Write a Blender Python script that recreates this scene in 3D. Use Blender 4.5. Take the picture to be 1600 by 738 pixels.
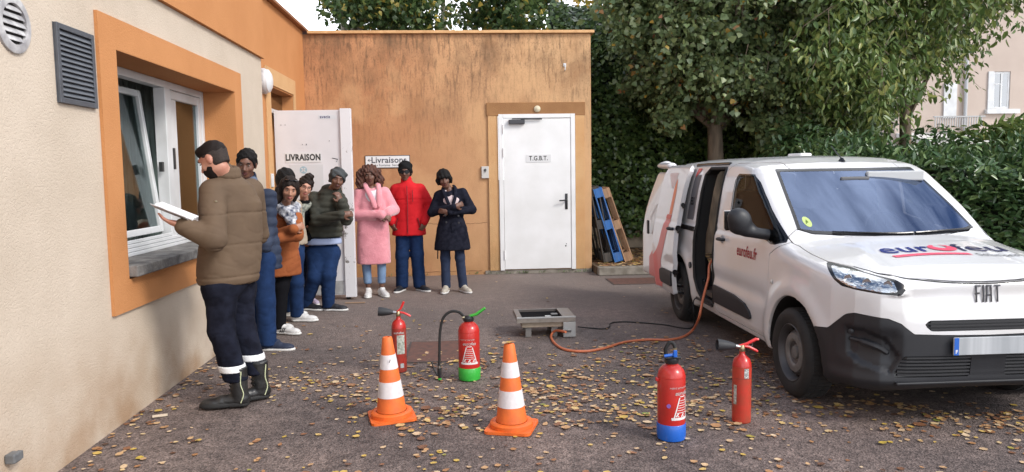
import bpy, bmesh, math, random
import numpy as np
from mathutils import Vector, Matrix
random.seed(7)
RNG = np.random.default_rng(11)
SC = bpy.context.scene
for o in list(bpy.data.objects): bpy.data.objects.remove(o)

# ---------------------------------------------------------------- camera
EYE_H = 1.55
def _n(v): return v/np.linalg.norm(v)
CY = _n(np.array([-75., 98., -1160.]))
CZ = np.array([-200., 13500., 1160.]); CZ = _n(CZ-CY*CZ.dot(CY)); CX = np.cross(CY, CZ)
ROT = np.array([CX, CY, CZ])                    # camera space -> world
cam_data = bpy.data.cameras.new("camera"); cam = bpy.data.objects.new("camera", cam_data)
SC.collection.objects.link(cam); SC.camera = cam
cam_data.sensor_width = 36; cam_data.lens = 36*1160/1600
cam_data.clip_start = .05; cam_data.clip_end = 600
m = Matrix([list(r) for r in ROT]).to_4x4(); m.translation = (0, 0, EYE_H)
cam.matrix_world = m

# ---------------------------------------------------------------- sky and sun
SUN_EL, SUN_AZ = math.radians(38), math.radians(128)     # azimuth clockwise from +Y
world = bpy.data.worlds.new("World"); SC.world = world; world.use_nodes = True
wn, wl = world.node_tree.nodes, world.node_tree.links
wn.clear()
wout = wn.new('ShaderNodeOutputWorld'); wbg = wn.new('ShaderNodeBackground'); wbg.inputs['Strength'].default_value = .15
sky = wn.new('ShaderNodeTexSky'); sky.sky_type = 'NISHITA'; sky.sun_disc = False
sky.sun_elevation = SUN_EL; sky.sun_rotation = SUN_AZ
wtc = wn.new('ShaderNodeTexCoord'); wmp = wn.new('ShaderNodeMapping'); wmp.inputs['Scale'].default_value = (1, 1, 1.9)
wmp.inputs['Location'].default_value = (2.1, .4, 1.3)
wno = wn.new('ShaderNodeTexNoise'); wno.inputs['Scale'].default_value = 1.5; wno.inputs['Detail'].default_value = 9; wno.inputs['Roughness'].default_value = .58
wcr = wn.new('ShaderNodeValToRGB'); wcr.color_ramp.elements[0].position = .45; wcr.color_ramp.elements[1].position = .60
wmx = wn.new('ShaderNodeMix'); wmx.data_type = 'RGBA'; wmx.inputs[7].default_value = (12.5, 12.8, 13.4, 1)
wl.new(wtc.outputs['Generated'], wmp.inputs['Vector']); wl.new(wmp.outputs[0], wno.inputs['Vector'])
wsp = wn.new('ShaderNodeSeparateXYZ'); wl.new(wtc.outputs['Generated'], wsp.inputs[0])
whz = wn.new('ShaderNodeMapRange'); whz.inputs[1].default_value = .55; whz.inputs[2].default_value = .22; wl.new(wsp.outputs['Z'], whz.inputs[0])
wad = wn.new('ShaderNodeMath'); wad.operation = 'MAXIMUM'
wl.new(wno.outputs['Fac'], wcr.inputs[0]); wl.new(wcr.outputs[0], wad.inputs[0]); wl.new(whz.outputs[0], wad.inputs[1]); wl.new(wad.outputs[0], wmx.inputs[0])
wl.new(sky.outputs[0], wmx.inputs[6]); wl.new(wmx.outputs[2], wbg.inputs['Color']); wl.new(wbg.outputs[0], wout.inputs[0])
sun_d = bpy.data.lights.new("sun", 'SUN'); sun_d.energy = 2.2; sun_d.angle = math.radians(17); sun_d.color = (1, .95, .88)
sun = bpy.data.objects.new("sun", sun_d); SC.collection.objects.link(sun)
sun.rotation_euler = Vector((math.sin(SUN_AZ)*math.cos(SUN_EL), math.cos(SUN_AZ)*math.cos(SUN_EL), math.sin(SUN_EL))).to_track_quat('Z', 'Y').to_euler()
SC.view_settings.view_transform = 'Standard'; SC.view_settings.look = 'None'
SC.view_settings.exposure = 0.32; SC.view_settings.gamma = 1

# ---------------------------------------------------------------- materials
MATS = {}
def nd(nt, t, **kw):
    n = nt.nodes.new(t)
    for k, v in kw.items(): setattr(n, k, v)
    return n
def lin(c):
    """sRGB 0-255 -> linear"""
    return tuple(((x/255)/12.92 if x/255 <= .04045 else ((x/255+.055)/1.055)**2.4) for x in c)
def mat(name, col=(.5, .5, .5), rough=.6, metal=0, spec=.5, coat=0, var=.0, vscale=8, bump=0, bscale=60, bdist=.01,
        island=None, trans=0, col2=None, stretch=(1, 1, 1), detail=5, sheen=0):
    """procedural principled material: colour mottled by noise, noise bump, optional colour ramp per leaf/piece"""
    if name in MATS: return MATS[name]
    M = bpy.data.materials.new(name); M.use_nodes = True; nt = M.node_tree; MATS[name] = M
    b = nt.nodes['Principled BSDF']; L = nt.links
    b.inputs['Base Color'].default_value = (*col, 1); b.inputs['Roughness'].default_value = rough
    b.inputs['Metallic'].default_value = metal; b.inputs['Specular IOR Level'].default_value = spec
    b.inputs['Coat Weight'].default_value = coat; b.inputs['Coat Roughness'].default_value = .03
    if sheen: b.inputs['Sheen Weight'].default_value = sheen
    tc = nd(nt, 'ShaderNodeTexCoord'); mp = nd(nt, 'ShaderNodeMapping'); mp.inputs['Scale'].default_value = stretch
    L.new(tc.outputs['Object'], mp.inputs['Vector'])
    src = None
    if island:
        g = nd(nt, 'ShaderNodeNewGeometry'); r = nd(nt, 'ShaderNodeValToRGB'); cr = r.color_ramp
        while len(cr.elements) < len(island): cr.elements.new(.5)
        for i, (p, c) in enumerate(island): cr.elements[i].position = p; cr.elements[i].color = (*c, 1)
        L.new(g.outputs['Random Per Island'], r.inputs[0]); src = r.outputs[0]
    if var or col2:
        n = nd(nt, 'ShaderNodeTexNoise'); n.inputs['Scale'].default_value = vscale; n.inputs['Detail'].default_value = detail
        L.new(mp.outputs[0], n.inputs['Vector'])
        mx = nd(nt, 'ShaderNodeMix', data_type='RGBA')
        rp = nd(nt, 'ShaderNodeMapRange'); rp.inputs[1].default_value = .35; rp.inputs[2].default_value = .65
        L.new(n.outputs['Fac'], rp.inputs[0]); L.new(rp.outputs[0], mx.inputs[0])
        if src is None:
            c2 = col2 or tuple(x*(1-var) for x in col)
            mx.inputs[6].default_value = (*col, 1); mx.inputs[7].default_value = (*c2, 1)
        else:
            mx.blend_type = 'MULTIPLY'; L.new(src, mx.inputs[6]); mx.inputs[7].default_value = (1-var, 1-var, 1-var, 1)
        src = mx.outputs[2]
    if src is not None: L.new(src, b.inputs['Base Color'])
    if bump:
        n = nd(nt, 'ShaderNodeTexNoise'); n.inputs['Scale'].default_value = bscale; n.inputs['Detail'].default_value = 3
        L.new(mp.outputs[0], n.inputs['Vector'])
        bm_ = nd(nt, 'ShaderNodeBump'); bm_.inputs['Strength'].default_value = bump; bm_.inputs['Distance'].default_value = bdist
        L.new(n.outputs['Fac'], bm_.inputs['Height']); L.new(bm_.outputs[0], b.inputs['Normal'])
    if trans:
        tr = nd(nt, 'ShaderNodeBsdfTranslucent'); ms = nd(nt, 'ShaderNodeMixShader'); ms.inputs[0].default_value = trans
        if src is not None: L.new(src, tr.inputs[0])
        else: tr.inputs[0].default_value = (*col, 1)
        L.new(b.outputs[0], ms.inputs[1]); L.new(tr.outputs[0], ms.inputs[2])
        L.new(ms.outputs[0], nt.nodes['Material Output'].inputs['Surface'])
    return M
def glass(name, tint, refl=.08, rough=.0, gcol=(1, 1, 1)):
    """thin pane: fresnel mirror over a tinted see-through sheet"""
    if name in MATS: return MATS[name]
    M = bpy.data.materials.new(name); M.use_nodes = True; nt = M.node_tree; nt.nodes.clear(); MATS[name] = M
    out = nd(nt, 'ShaderNodeOutputMaterial'); ms = nd(nt, 'ShaderNodeMixShader'); t = nd(nt, 'ShaderNodeBsdfTransparent'); g = nd(nt, 'ShaderNodeBsdfGlossy')
    t.inputs[0].default_value = (*tint, 1); g.inputs['Roughness'].default_value = rough; g.inputs[0].default_value = (*gcol, 1)
    lw = nd(nt, 'ShaderNodeLayerWeight'); lw.inputs[0].default_value = .5
    mr = nd(nt, 'ShaderNodeMapRange'); mr.inputs[1].default_value = 0; mr.inputs[2].default_value = 1; mr.inputs[3].default_value = refl; mr.inputs[4].default_value = 1
    pw = nd(nt, 'ShaderNodeMath', operation='POWER'); pw.inputs[1].default_value = 3.5
    nt.links.new(lw.outputs['Facing'], pw.inputs[0]); nt.links.new(pw.outputs[0], mr.inputs[0])
    nt.links.new(mr.outputs[0], ms.inputs[0]); nt.links.new(t.outputs[0], ms.inputs[1]); nt.links.new(g.outputs[0], ms.inputs[2]); nt.links.new(ms.outputs[0], out.inputs[0])
    return M
# ---------------------------------------------------------------- object helpers
COL = SC.collection
def empty(name, loc=(0, 0, 0), rz=0, label=None, cat=None, group=None):
    o = bpy.data.objects.new(name, None); COL.objects.link(o); o.location = loc; o.rotation_euler = (0, 0, rz)
    o.empty_display_size = .1
    tag(o, label, cat, group); return o
def tag(o, label=None, cat=None, group=None, kind=None):
    if label: o['label'] = label
    if cat: o['category'] = cat
    if group: o['group'] = group
    if kind: o['kind'] = kind
    return o
def mesh_obj(name, V, F, m, parent=None, smooth=False, normals=None):
    me = bpy.data.meshes.new(name)
    V = np.asarray(V, float)
    if isinstance(F, np.ndarray):
        n, k = F.shape
        me.vertices.add(len(V)); me.vertices.foreach_set('co', V.ravel())
        me.loops.add(n*k); me.loops.foreach_set('vertex_index', F.ravel().astype(np.int32))
        me.polygons.add(n); me.polygons.foreach_set('loop_start', np.arange(0, n*k, k, dtype=np.int32))
        me.polygons.foreach_set('loop_total', np.full(n, k, np.int32))
        me.update(calc_edges=True)
    else:
        me.from_pydata([tuple(v) for v in V], [], [tuple(f) for f in F]); me.update()
    if smooth: me.polygons.foreach_set('use_smooth', np.ones(len(me.polygons), bool))
    if normals is not None: me.normals_split_custom_set_from_vertices([tuple(n) for n in normals])
    if m is not None: me.materials.append(m)
    o = bpy.data.objects.new(name, me); COL.objects.link(o)
    if parent is not None: o.parent = parent
    return o
class MB:
    """collects simple shapes into one mesh"""
    def __init__(s): s.V = []; s.F = []
    def add(s, V, F):
        n = len(s.V); s.V += [tuple(v) for v in V]; s.F += [tuple(i+n for i in f) for f in F]; return s
    def box(s, lo, hi, M=None, bev=0):
        x0, y0, z0 = lo; x1, y1, z1 = hi
        if bev <= 0:
            V = [(x0, y0, z0), (x1, y0, z0), (x1, y1, z0), (x0, y1, z0), (x0, y0, z1), (x1, y0, z1), (x1, y1, z1), (x0, y1, z1)]
            F = [(0, 3, 2, 1), (4, 5, 6, 7), (0, 1, 5, 4), (1, 2, 6, 5), (2, 3, 7, 6), (3, 0, 4, 7)]
        else:
            bm = bmesh.new(); bmesh.ops.create_cube(bm, size=1)
            for v in bm.verts: v.co = Vector((x0+(v.co.x+.5)*(x1-x0), y0+(v.co.y+.5)*(y1-y0), z0+(v.co.z+.5)*(z1-z0)))
            bmesh.ops.bevel(bm, geom=bm.edges[:], offset=bev, segments=2, affect='EDGES', profile=.5)
            V = [tuple(v.co) for v in bm.verts]; bm.verts.index_update(); F = [[v.index for v in f.verts] for f in bm.faces]; bm.free()
        if M is not None: V = [tuple(M @ Vector(v)) for v in V]
        return s.add(V, F)
    def tube(s, pts, r, n=10, caps=True, sq=1.0):
        pts = [Vector(p) for p in pts]; rr = r if isinstance(r, (list, tuple)) else [r]*len(pts)
        up = Vector((0, 0, 1)); V = []; F = []; prev = None
        for i, p in enumerate(pts):
            t = (pts[min(i+1, len(pts)-1)]-pts[max(i-1, 0)]).normalized()
            if prev is None:
                a = t.cross(up)
                if a.length < .05: a = t.cross(Vector((1, 0, 0)))
            else: a = prev-t*prev.dot(t)
            a.normalize(); b = t.cross(a); prev = a
            for k in range(n):
                th = 2*math.pi*k/n
                V.append(p+(a*math.cos(th)+b*math.sin(th)*sq)*rr[i])
        for i in range(len(pts)-1):
            for k in range(n):
                a0 = i*n+k; a1 = i*n+(k+1) % n
                F.append((a0, a1, a1+n, a0+n))
        if caps:
            F.append(tuple(range(n-1, -1, -1))); F.append(tuple(range((len(pts)-1)*n, len(pts)*n)))
        return s.add(V, F)
    def lathe(s, prof, c=(0, 0, 0), n=24, M=None, cap=True):
        """prof: (r, z) from bottom to top around +Z"""
        V = []; F = []
        for r, z in prof:
            for k in range(n):
                th = 2*math.pi*k/n; V.append(Vector((r*math.cos(th), r*math.sin(th), z)))
        for i in range(len(prof)-1):
            for k in range(n):
                a0 = i*n+k; a1 = i*n+(k+1) % n
                F.append((a0, a1, a1+n, a0+n))
        if cap: F.append(tuple(range(n-1, -1, -1))); F.append(tuple(range((len(prof)-1)*n, len(prof)*n)))
        if M is not None: V = [M @ v for v in V]
        V = [v+Vector(c) for v in V]
        return s.add(V, F)
    def prism(s, poly, a, b, axis=2):
        """extrude a 2D polygon between a and b along an axis"""
        n = len(poly); V = []
        for t in (a, b):
            for p, q in poly:
                V.append({0: (t, p, q), 1: (p, t, q), 2: (p, q, t)}[axis])
        F = [tuple(range(n-1, -1, -1)), tuple(range(n, 2*n))]+[(i, (i+1) % n, (i+1) % n+n, i+n) for i in range(n)]
        return s.add(V, F)
    def quadring(s, outer, inner, x, axis=0):
        pass
    def obj(s, name, m, parent=None, smooth=False):
        o = mesh_obj(name, s.V, s.F, m, parent)
        bm = bmesh.new(); bm.from_mesh(o.data); bmesh.ops.recalc_face_normals(bm, faces=bm.faces); bm.to_mesh(o.data); bm.free()
        if smooth:
            o.data.polygons.foreach_set('use_smooth', np.ones(len(o.data.polygons), bool))
            try: o.data.set_sharp_from_angle(angle=math.radians(40))
            except Exception: pass
        return o
def copy_tree(o, parent=None):
    c = o.copy(); COL.objects.link(c); c.parent = parent
    for ch in list(o.children): copy_tree(ch, c)
    return c
def rotz(a): return Matrix.Rotation(a, 4, 'Z')
def text_mesh(txt, size, extrude=.0005, bold=0, align='CENTER', squeeze=1.0, shear=0):
    cu = bpy.data.curves.new('lettering', 'FONT'); cu.body = txt; cu.size = size; cu.extrude = extrude; cu.offset = bold
    cu.align_x = align; cu.align_y = 'CENTER'; cu.resolution_u = 3; cu.shear = shear; cu.space_character = 1.05
    o = bpy.data.objects.new('lettering', cu); COL.objects.link(o)
    dg = bpy.context.evaluated_depsgraph_get(); dg.update()
    me = o.evaluated_get(dg).to_mesh()
    V = [(v.co.x*squeeze, v.co.y, v.co.z) for v in me.vertices]; F = [tuple(p.vertices) for p in me.polygons]
    o.evaluated_get(dg).to_mesh_clear(); bpy.data.objects.remove(o); bpy.data.curves.remove(cu)
    return V, F
def frame_map(V, o, u, v, w):
    """(x,y,z) text coordinates -> o + x*u + y*v + z*w"""
    o, u, v, w = map(np.array, (o, u, v, w))
    return [tuple(o+p[0]*u+p[1]*v+p[2]*w) for p in V]
def bez(pts, n=8):
    """Catmull-Rom through points"""
    P = [np.array(p, float) for p in pts]; P = [2*P[0]-P[1]]+P+[2*P[-1]-P[-2]]; out = []
    for i in range(1, len(P)-2):
        for t in np.linspace(0, 1, n, endpoint=False):
            a, b, c, d = P[i-1:i+3]
            out.append(tuple(.5*((2*b)+(-a+c)*t+(2*a-5*b+4*c-d)*t*t+(-a+3*b-3*c+d)*t**3)))
    out.append(tuple(P[-2])); return out
# ================================================================ SETTING
XL, XR2, YB = -2.19, -2.33, 11.3        # left wall face, recessed part, back wall face
# ---- ground
def asphalt_mat():
    M = bpy.data.materials.new('asphalt'); M.use_nodes = True; nt = M.node_tree; L = nt.links; b = nt.nodes['Principled BSDF']
    tc = nd(nt, 'ShaderNodeTexCoord')
    n1 = nd(nt, 'ShaderNodeTexNoise'); n1.inputs['Scale'].default_value = .7; n1.inputs['Detail'].default_value = 6
    n2 = nd(nt, 'ShaderNodeTexVoronoi'); n2.inputs['Scale'].default_value = 95
    n3 = nd(nt, 'ShaderNodeTexNoise'); n3.inputs['Scale'].default_value = 60; n3.inputs['Detail'].default_value = 4
    n4 = nd(nt, 'ShaderNodeTexNoise'); n4.inputs['Scale'].default_value = 9; n4.inputs['Detail'].default_value = 6; n4.inputs['Roughness'].default_value = .7
    for n in (n1, n2, n3, n4): L.new(tc.outputs['Object'], n.inputs['Vector'])
    r1 = nd(nt, 'ShaderNodeValToRGB'); r1.color_ramp.elements[0].position = .36; r1.color_ramp.elements[0].color = (.085, .072, .070, 1)
    r1.color_ramp.elements[1].position = .66; r1.color_ramp.elements[1].color = (.175, .140, .126, 1)
    L.new(n1.outputs['Fac'], r1.inputs[0])
    # pale and dark aggregate
    r2 = nd(nt, 'ShaderNodeValToRGB'); r2.color_ramp.elements[0].position = 0; r2.color_ramp.elements[0].color = (.30, .30, .30, 1)
    r2.color_ramp.elements[1].position = 1; r2.color_ramp.elements[1].color = (2.1, 2.0, 1.95, 1)
    L.new(n2.outputs['Color'], r2.inputs[0])
    m1 = nd(nt, 'ShaderNodeMix', data_type='RGBA', blend_type='MULTIPLY'); m1.inputs[0].default_value = .85
    L.new(r1.outputs[0], m1.inputs[6]); L.new(r2.outputs[0], m1.inputs[7])
    r4 = nd(nt, 'ShaderNodeValToRGB'); r4.color_ramp.elements[0].position = .35; r4.color_ramp.elements[0].color = (.62, .6, .6, 1)
    r4.color_ramp.elements[1].position = .62; r4.color_ramp.elements[1].color = (1.15, 1.12, 1.1, 1); L.new(n4.outputs['Fac'], r4.inputs[0])
    m2 = nd(nt, 'ShaderNodeMix', data_type='RGBA', blend_type='MULTIPLY'); m2.inputs[0].default_value = 1
    L.new(m1.outputs[2], m2.inputs[6]); L.new(r4.outputs[0], m2.inputs[7])
    # paler towards the far wall
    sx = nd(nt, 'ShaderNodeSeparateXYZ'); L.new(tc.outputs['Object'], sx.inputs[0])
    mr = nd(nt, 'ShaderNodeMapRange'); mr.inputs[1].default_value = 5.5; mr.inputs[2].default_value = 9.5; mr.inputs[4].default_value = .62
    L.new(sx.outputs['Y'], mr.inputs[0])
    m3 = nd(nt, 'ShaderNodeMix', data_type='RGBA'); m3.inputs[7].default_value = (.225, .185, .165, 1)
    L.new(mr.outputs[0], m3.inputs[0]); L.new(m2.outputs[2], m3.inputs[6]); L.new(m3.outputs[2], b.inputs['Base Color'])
    b.inputs['Roughness'].default_value = .82; b.inputs['Specular IOR Level'].default_value = .35
    bp = nd(nt, 'ShaderNodeBump'); bp.inputs['Strength'].default_value = .9; bp.inputs['Distance'].default_value = .006
    ad = nd(nt, 'ShaderNodeMath', operation='ADD'); L.new(n2.outputs['Distance'], ad.inputs[0]); L.new(n3.outputs['Fac'], ad.inputs[1])
    L.new(ad.outputs[0], bp.inputs['Height']); L.new(bp.outputs[0], b.inputs['Normal'])
    return M
g = MB(); g.add([(-60, -30, 0), (120, -30, 0), (120, 160, 0), (-60, 160, 0)], [(0, 1, 2, 3)])
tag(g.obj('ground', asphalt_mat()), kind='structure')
earth = mat('earth', (.16, .10, .055), .95, col2=(.07, .05, .03), vscale=6, bump=1, bscale=25, bdist=.03)
g = MB(); g.box((1.96, 10.99, .004), (30, 17.9, .115)); tag(g.obj('planting_bed', earth), kind='structure')
concrete = mat('concrete', (.30, .27, .23), .9, col2=(.17, .15, .12), vscale=7, bump=.6, bscale=70, bdist=.006)
kerb = empty('kerb', (0, 0, 0)); tag(kerb, kind='structure')
x = 1.97
while x < 9:
    w = .98; MB().box((x, 10.84, .002), (x+w, 10.988, .128+random.uniform(-.003, .003)), bev=.012).obj('kerb_stone', concrete, kerb); x += w+.012
# plinth wall behind the bed
o = MB().box((1.962, 13.62, .116), (3.7, 13.78, .75), bev=.02).obj('low_wall', mat('plinth', (.42, .33, .23), .9, col2=(.25, .2, .14), vscale=5, bump=.5), None)
tag(o, 'low tan retaining wall at the foot of the ivy behind the pallets', 'wall')
rust = mat('rusty_iron', (.145, .065, .048), .75, col2=(.09, .05, .04), vscale=18, bump=.5, bscale=90, bdist=.003)
def cover(x0, y0, x1, y1, label, n=0):
    r = empty('drain_cover', ((x0+x1)/2, (y0+y1)/2, 0), 0, label, 'drain cover')
    w, d = (x1-x0)/2, (y1-y0)/2
    b = MB(); b.box((-w, -d, .002), (w, d, .009), bev=.002); b.obj('plate', rust, r)
    b = MB()
    for s in (-1, 1):
        b.box((-w-.018, s*d-(.018 if s < 0 else 0), .002), (w+.018, s*d+(.018 if s > 0 else 0), .007)); b.box((s*w-(.018 if s < 0 else 0), -d+.001, .002), (s*w+(.018 if s > 0 else 0), d-.001, .0065))
    b.obj('frame', mat('old_iron', (.07, .055, .05), .7, bump=.3), r)
cover(-.51, 6.06, -.03, 6.78, 'flat rusty brown inspection cover in the asphalt behind the left traffic cone')
cover(2.02, 9.95, 2.72, 10.5, 'rusty drain cover in the ground in front of the kerb by the pallets')

# ---- facade materials
def render_mat(name, c1, c2, streak=0, dirt=None, rough_bump=.9, scale=85):
    """roughcast: mottled colour, worm-like relief, vertical weather streaks below the coping"""
    M = bpy.data.materials.new(name); M.use_nodes = True; nt = M.node_tree; L = nt.links; b = nt.nodes['Principled BSDF']; MATS[name] = M
    b.inputs['Roughness'].default_value = .93; b.inputs['Specular IOR Level'].default_value = .2
    tc = nd(nt, 'ShaderNodeTexCoord'); sx = nd(nt, 'ShaderNodeSeparateXYZ'); L.new(tc.outputs['Object'], sx.inputs[0])
    n = nd(nt, 'ShaderNodeTexNoise'); n.inputs['Scale'].default_value = 1.6; n.inputs['Detail'].default_value = 7; n.inputs['Roughness'].default_value = .6; L.new(tc.outputs['Object'], n.inputs['Vector'])
    rp = nd(nt, 'ShaderNodeMapRange'); rp.inputs[1].default_value = .36; rp.inputs[2].default_value = .66; L.new(n.outputs['Fac'], rp.inputs[0])
    mx = nd(nt, 'ShaderNodeMix', data_type='RGBA'); mx.inputs[6].default_value = (*c1, 1); mx.inputs[7].default_value = (*c2, 1); L.new(rp.outputs[0], mx.inputs[0])
    src = mx.outputs[2]
    if streak:
        # fade to ochre towards the right-hand end
        mr = nd(nt, 'ShaderNodeMapRange'); mr.inputs[1].default_value = -1.2; mr.inputs[2].default_value = 1.4; L.new(sx.outputs['X'], mr.inputs[0])
        m4 = nd(nt, 'ShaderNodeMix', data_type='RGBA'); m4.inputs[7].default_value = (.58, .37, .20, 1); ml = nd(nt, 'ShaderNodeMath', operation='MULTIPLY'); ml.inputs[1].default_value = .85
        L.new(mr.outputs[0], ml.inputs[0]); L.new(ml.outputs[0], m4.inputs[0]); L.new(src, m4.inputs[6]); src = m4.outputs[2]
        for (sxs, szs, p0, p1, z0, z1, colr, amt) in ((5, 1.8, .46, .66, 2.0, 3.5, (.15, .09, .055), .50), (24, 4.2, .50, .64, 1.6, 3.5, (.11, .07, .045), .75), (1.6, 1.5, .47, .66, 2.2, 3.5, (.16, .10, .06), .70), (40, 30, .52, .62, 1.9, 3.4, (.16, .09, .05), .5), (2.6, 1.6, .52, .75, -.5, 2.6, (.34, .17, .08), .55), (1.1, .9, .50, .62, -3, 1, (.62, .37, .19), .5)):
            mp = nd(nt, 'ShaderNodeMapping'); mp.inputs['Scale'].default_value = (sxs, sxs, szs); L.new(tc.outputs['Object'], mp.inputs['Vector'])
            ns = nd(nt, 'ShaderNodeTexNoise'); ns.inputs['Scale'].default_value = 1; ns.inputs['Detail'].default_value = 6; ns.inputs['Roughness'].default_value = .65; L.new(mp.outputs[0], ns.inputs['Vector'])
            a = nd(nt, 'ShaderNodeMapRange'); a.inputs[1].default_value = p0; a.inputs[2].default_value = p1; L.new(ns.outputs['Fac'], a.inputs[0])
            zf = nd(nt, 'ShaderNodeMapRange'); zf.inputs[1].default_value = z0; zf.inputs[2].default_value = z1; zf.inputs[3].default_value = .06; L.new(sx.outputs['Z'], zf.inputs[0])
            mu = nd(nt, 'ShaderNodeMath', operation='MULTIPLY'); L.new(a.outputs[0], mu.inputs[0]); L.new(zf.outputs[0], mu.inputs[1])
            mu2 = nd(nt, 'ShaderNodeMath', operation='MULTIPLY'); mu2.inputs[1].default_value = amt*streak; L.new(mu.outputs[0], mu2.inputs[0])
            mm = nd(nt, 'ShaderNodeMix', data_type='RGBA'); mm.inputs[7].default_value = (*colr, 1); L.new(mu2.outputs[0], mm.inputs[0]); L.new(src, mm.inputs[6]); src = mm.outputs[2]
    if dirt:
        mr = nd(nt, 'ShaderNodeMapRange'); mr.inputs[1].default_value = .75; mr.inputs[2].default_value = 0.0; L.new(sx.outputs['Z'], mr.inputs[0])
        ns = nd(nt, 'ShaderNodeTexNoise'); ns.inputs['Scale'].default_value = 3; ns.inputs['Detail'].default_value = 7; L.new(tc.outputs['Object'], ns.inputs['Vector'])
        a = nd(nt, 'ShaderNodeMapRange'); a.inputs[1].default_value = .3; a.inputs[2].default_value = .7; L.new(ns.outputs['Fac'], a.inputs[0])
        mu = nd(nt, 'ShaderNodeMath', operation='MULTIPLY'); L.new(a.outputs[0], mu.inputs[0]); L.new(mr.outputs[0], mu.inputs[1])
        mm = nd(nt, 'ShaderNodeMix', data_type='RGBA'); mm.inputs[7].default_value = (*dirt, 1); L.new(mu.outputs[0], mm.inputs[0]); L.new(src, mm.inputs[6]); src = mm.outputs[2]
    L.new(src, b.inputs['Base Color'])
    n1 = nd(nt, 'ShaderNodeTexNoise'); n1.inputs['Scale'].default_value = scale; n1.inputs['Detail'].default_value = 2; n1.inputs['Distortion'].default_value = .6; L.new(tc.outputs['Object'], n1.inputs['Vector'])
    cr = nd(nt, 'ShaderNodeValToRGB'); cr.color_ramp.elements[0].position = .38; cr.color_ramp.elements[1].position = .52; L.new(n1.outputs['Fac'], cr.inputs[0])
    bp = nd(nt, 'ShaderNodeBump'); bp.inputs['Strength'].default_value = rough_bump; bp.inputs['Distance'].default_value = .006
    L.new(cr.outputs[0], bp.inputs['Height']); L.new(bp.outputs[0], b.inputs['Normal'])
    return M
beige = render_mat('beige_roughcast', (.585, .495, .40), (.52, .435, .345), dirt=(.36, .24, .15), rough_bump=.35, scale=85)
orange = render_mat('orange_render', (.55, .25, .10), (.50, .22, .085), rough_bump=.35, scale=110)
stained = render_mat('stained_orange_render', (.53, .27, .135), (.44, .205, .10), streak=1, dirt=(.36, .20, .09), rough_bump=.3, scale=90)
ochre = render_mat('ochre_render', (.62, .38, .19), (.56, .31, .14), rough_bump=.5, scale=90, dirt=(.40, .25, .12))
brownstain = render_mat('stained_band_render', (.36, .19, .085), (.26, .13, .06), rough_bump=.5, scale=90)
white_pvc = mat('white_pvc', (.68, .69, .70), .35, spec=.5, col2=(.55, .56, .56), vscale=3)
dark_room = mat('dark_interior', (.05, .048, .045), .9)

# ---- left building (front wing with window) : wall pieces round the opening
lb = empty('left_building', (0, 0, 0), 0, 'beige roughcast building on the left with orange window surround and orange top band', 'building')
WY0, WY1, WZ0, WZ1 = 4.90, 7.33, .90, 2.36          # window opening in the wall
SY0, SY1, SZ0, SZ1 = 4.68, 7.55, .70, 2.555          # orange surround
b = MB()
T = .34
b.box((XL-T, -4, 0), (XL, WY0, 2.83)); b.box((XL-T, WY1, 0), (XL, 8.40, 2.83))
b.box((XL-T, WY0, 0), (XL, WY1, WZ0)); b.box((XL-T, WY0, WZ1), (XL, WY1, 2.83))
b.obj('wall', beige, lb)
b = MB(); b.box((XL-T-.003, -4, 2.832), (XL+.035, 8.43, 3.70)); b.obj('parapet_band', orange, lb)
b = MB()
S = .022
b.box((XL+.001, SY0, SZ0), (XL+S, WY0, SZ1)); b.box((XL+.001, WY1, SZ0), (XL+S, SY1, SZ1))
b.box((XL+.001, WY0, SZ0), (XL+S, WY1, WZ0)); b.box((XL+.001, WY0, WZ1), (XL+S, WY1, SZ1))
# orange reveals
b.box((XL-T+.04, WY1-.004, WZ0), (XL+S-.001, WY1+.002, WZ1)); b.box((XL-T+.04, WY0-.002, WZ0), (XL+S-.001, WY0+.004, WZ1)); b.box((XL-T+.04, WY0+.005, WZ1-.004), (XL+S-.001, WY1-.005, WZ1+.002))
b.obj('window_surround', orange, lb)
sill_m = mat('grey_stone', (.21, .20, .19), .85, col2=(.10, .095, .09), vscale=9, bump=.8, bscale=35, bdist=.01)
b = MB(); b.box((XL-T+.05, WY0+.006, .912), (XL+.075, WY1-.03, .985), bev=.008); b.obj('sill', sill_m, lb)
cop = mat('coping_metal', (.32, .13, .055), .5, var=.3)
b = MB(); b.box((XL-T-.06, -4, 3.702), (XL+.075, 8.47, 3.735)); b.obj('coping', cop, lb)
# window: fixed frame, mullion, tilted sash, second sash
FX = XL-.30
win = empty('window', (0, 0, 0)); win.parent = lb
def rect_frame(name, x0, x1, y0, y1, z0, z1, w, m, par, Mx=None, bev=.006):
    b = MB()
    b.box((x0, y0, z0), (x1, y0+w, z1), Mx, bev); b.box((x0, y1-w, z0), (x1, y1, z1), Mx, bev)
    b.box((x0+.002, y0+w+.001, z1-w), (x1-.002, y1-w-.001, z1), Mx, bev); b.box((x0+.002, y0+w+.001, z0), (x1-.002, y1-w-.001, z0+w), Mx, bev)
    return b.obj(name, m, par)
pane_m = glass('window_glass', (.60, .66, .65), .12, gcol=(.6, .66, .68))
wb = .985
rect_frame('frame', FX-.06, FX+.03, WY0+.004, WY1-.008, wb, WZ1-.006, .06, white_pvc, win)
MB().box((FX-.05, 6.36, wb+.062), (FX+.045, 6.47, WZ1-.068), bev=.006).obj('mullion', white_pvc, win)
b = MB()
for i in range(4): b.box((FX+.032, WY0+.01, wb+.0+i*.028), (FX+.032+.045-.011*i, WY1-.012, wb+.025+i*.028), bev=.004)
b.obj('lower_rail', white_pvc, win)
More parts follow.
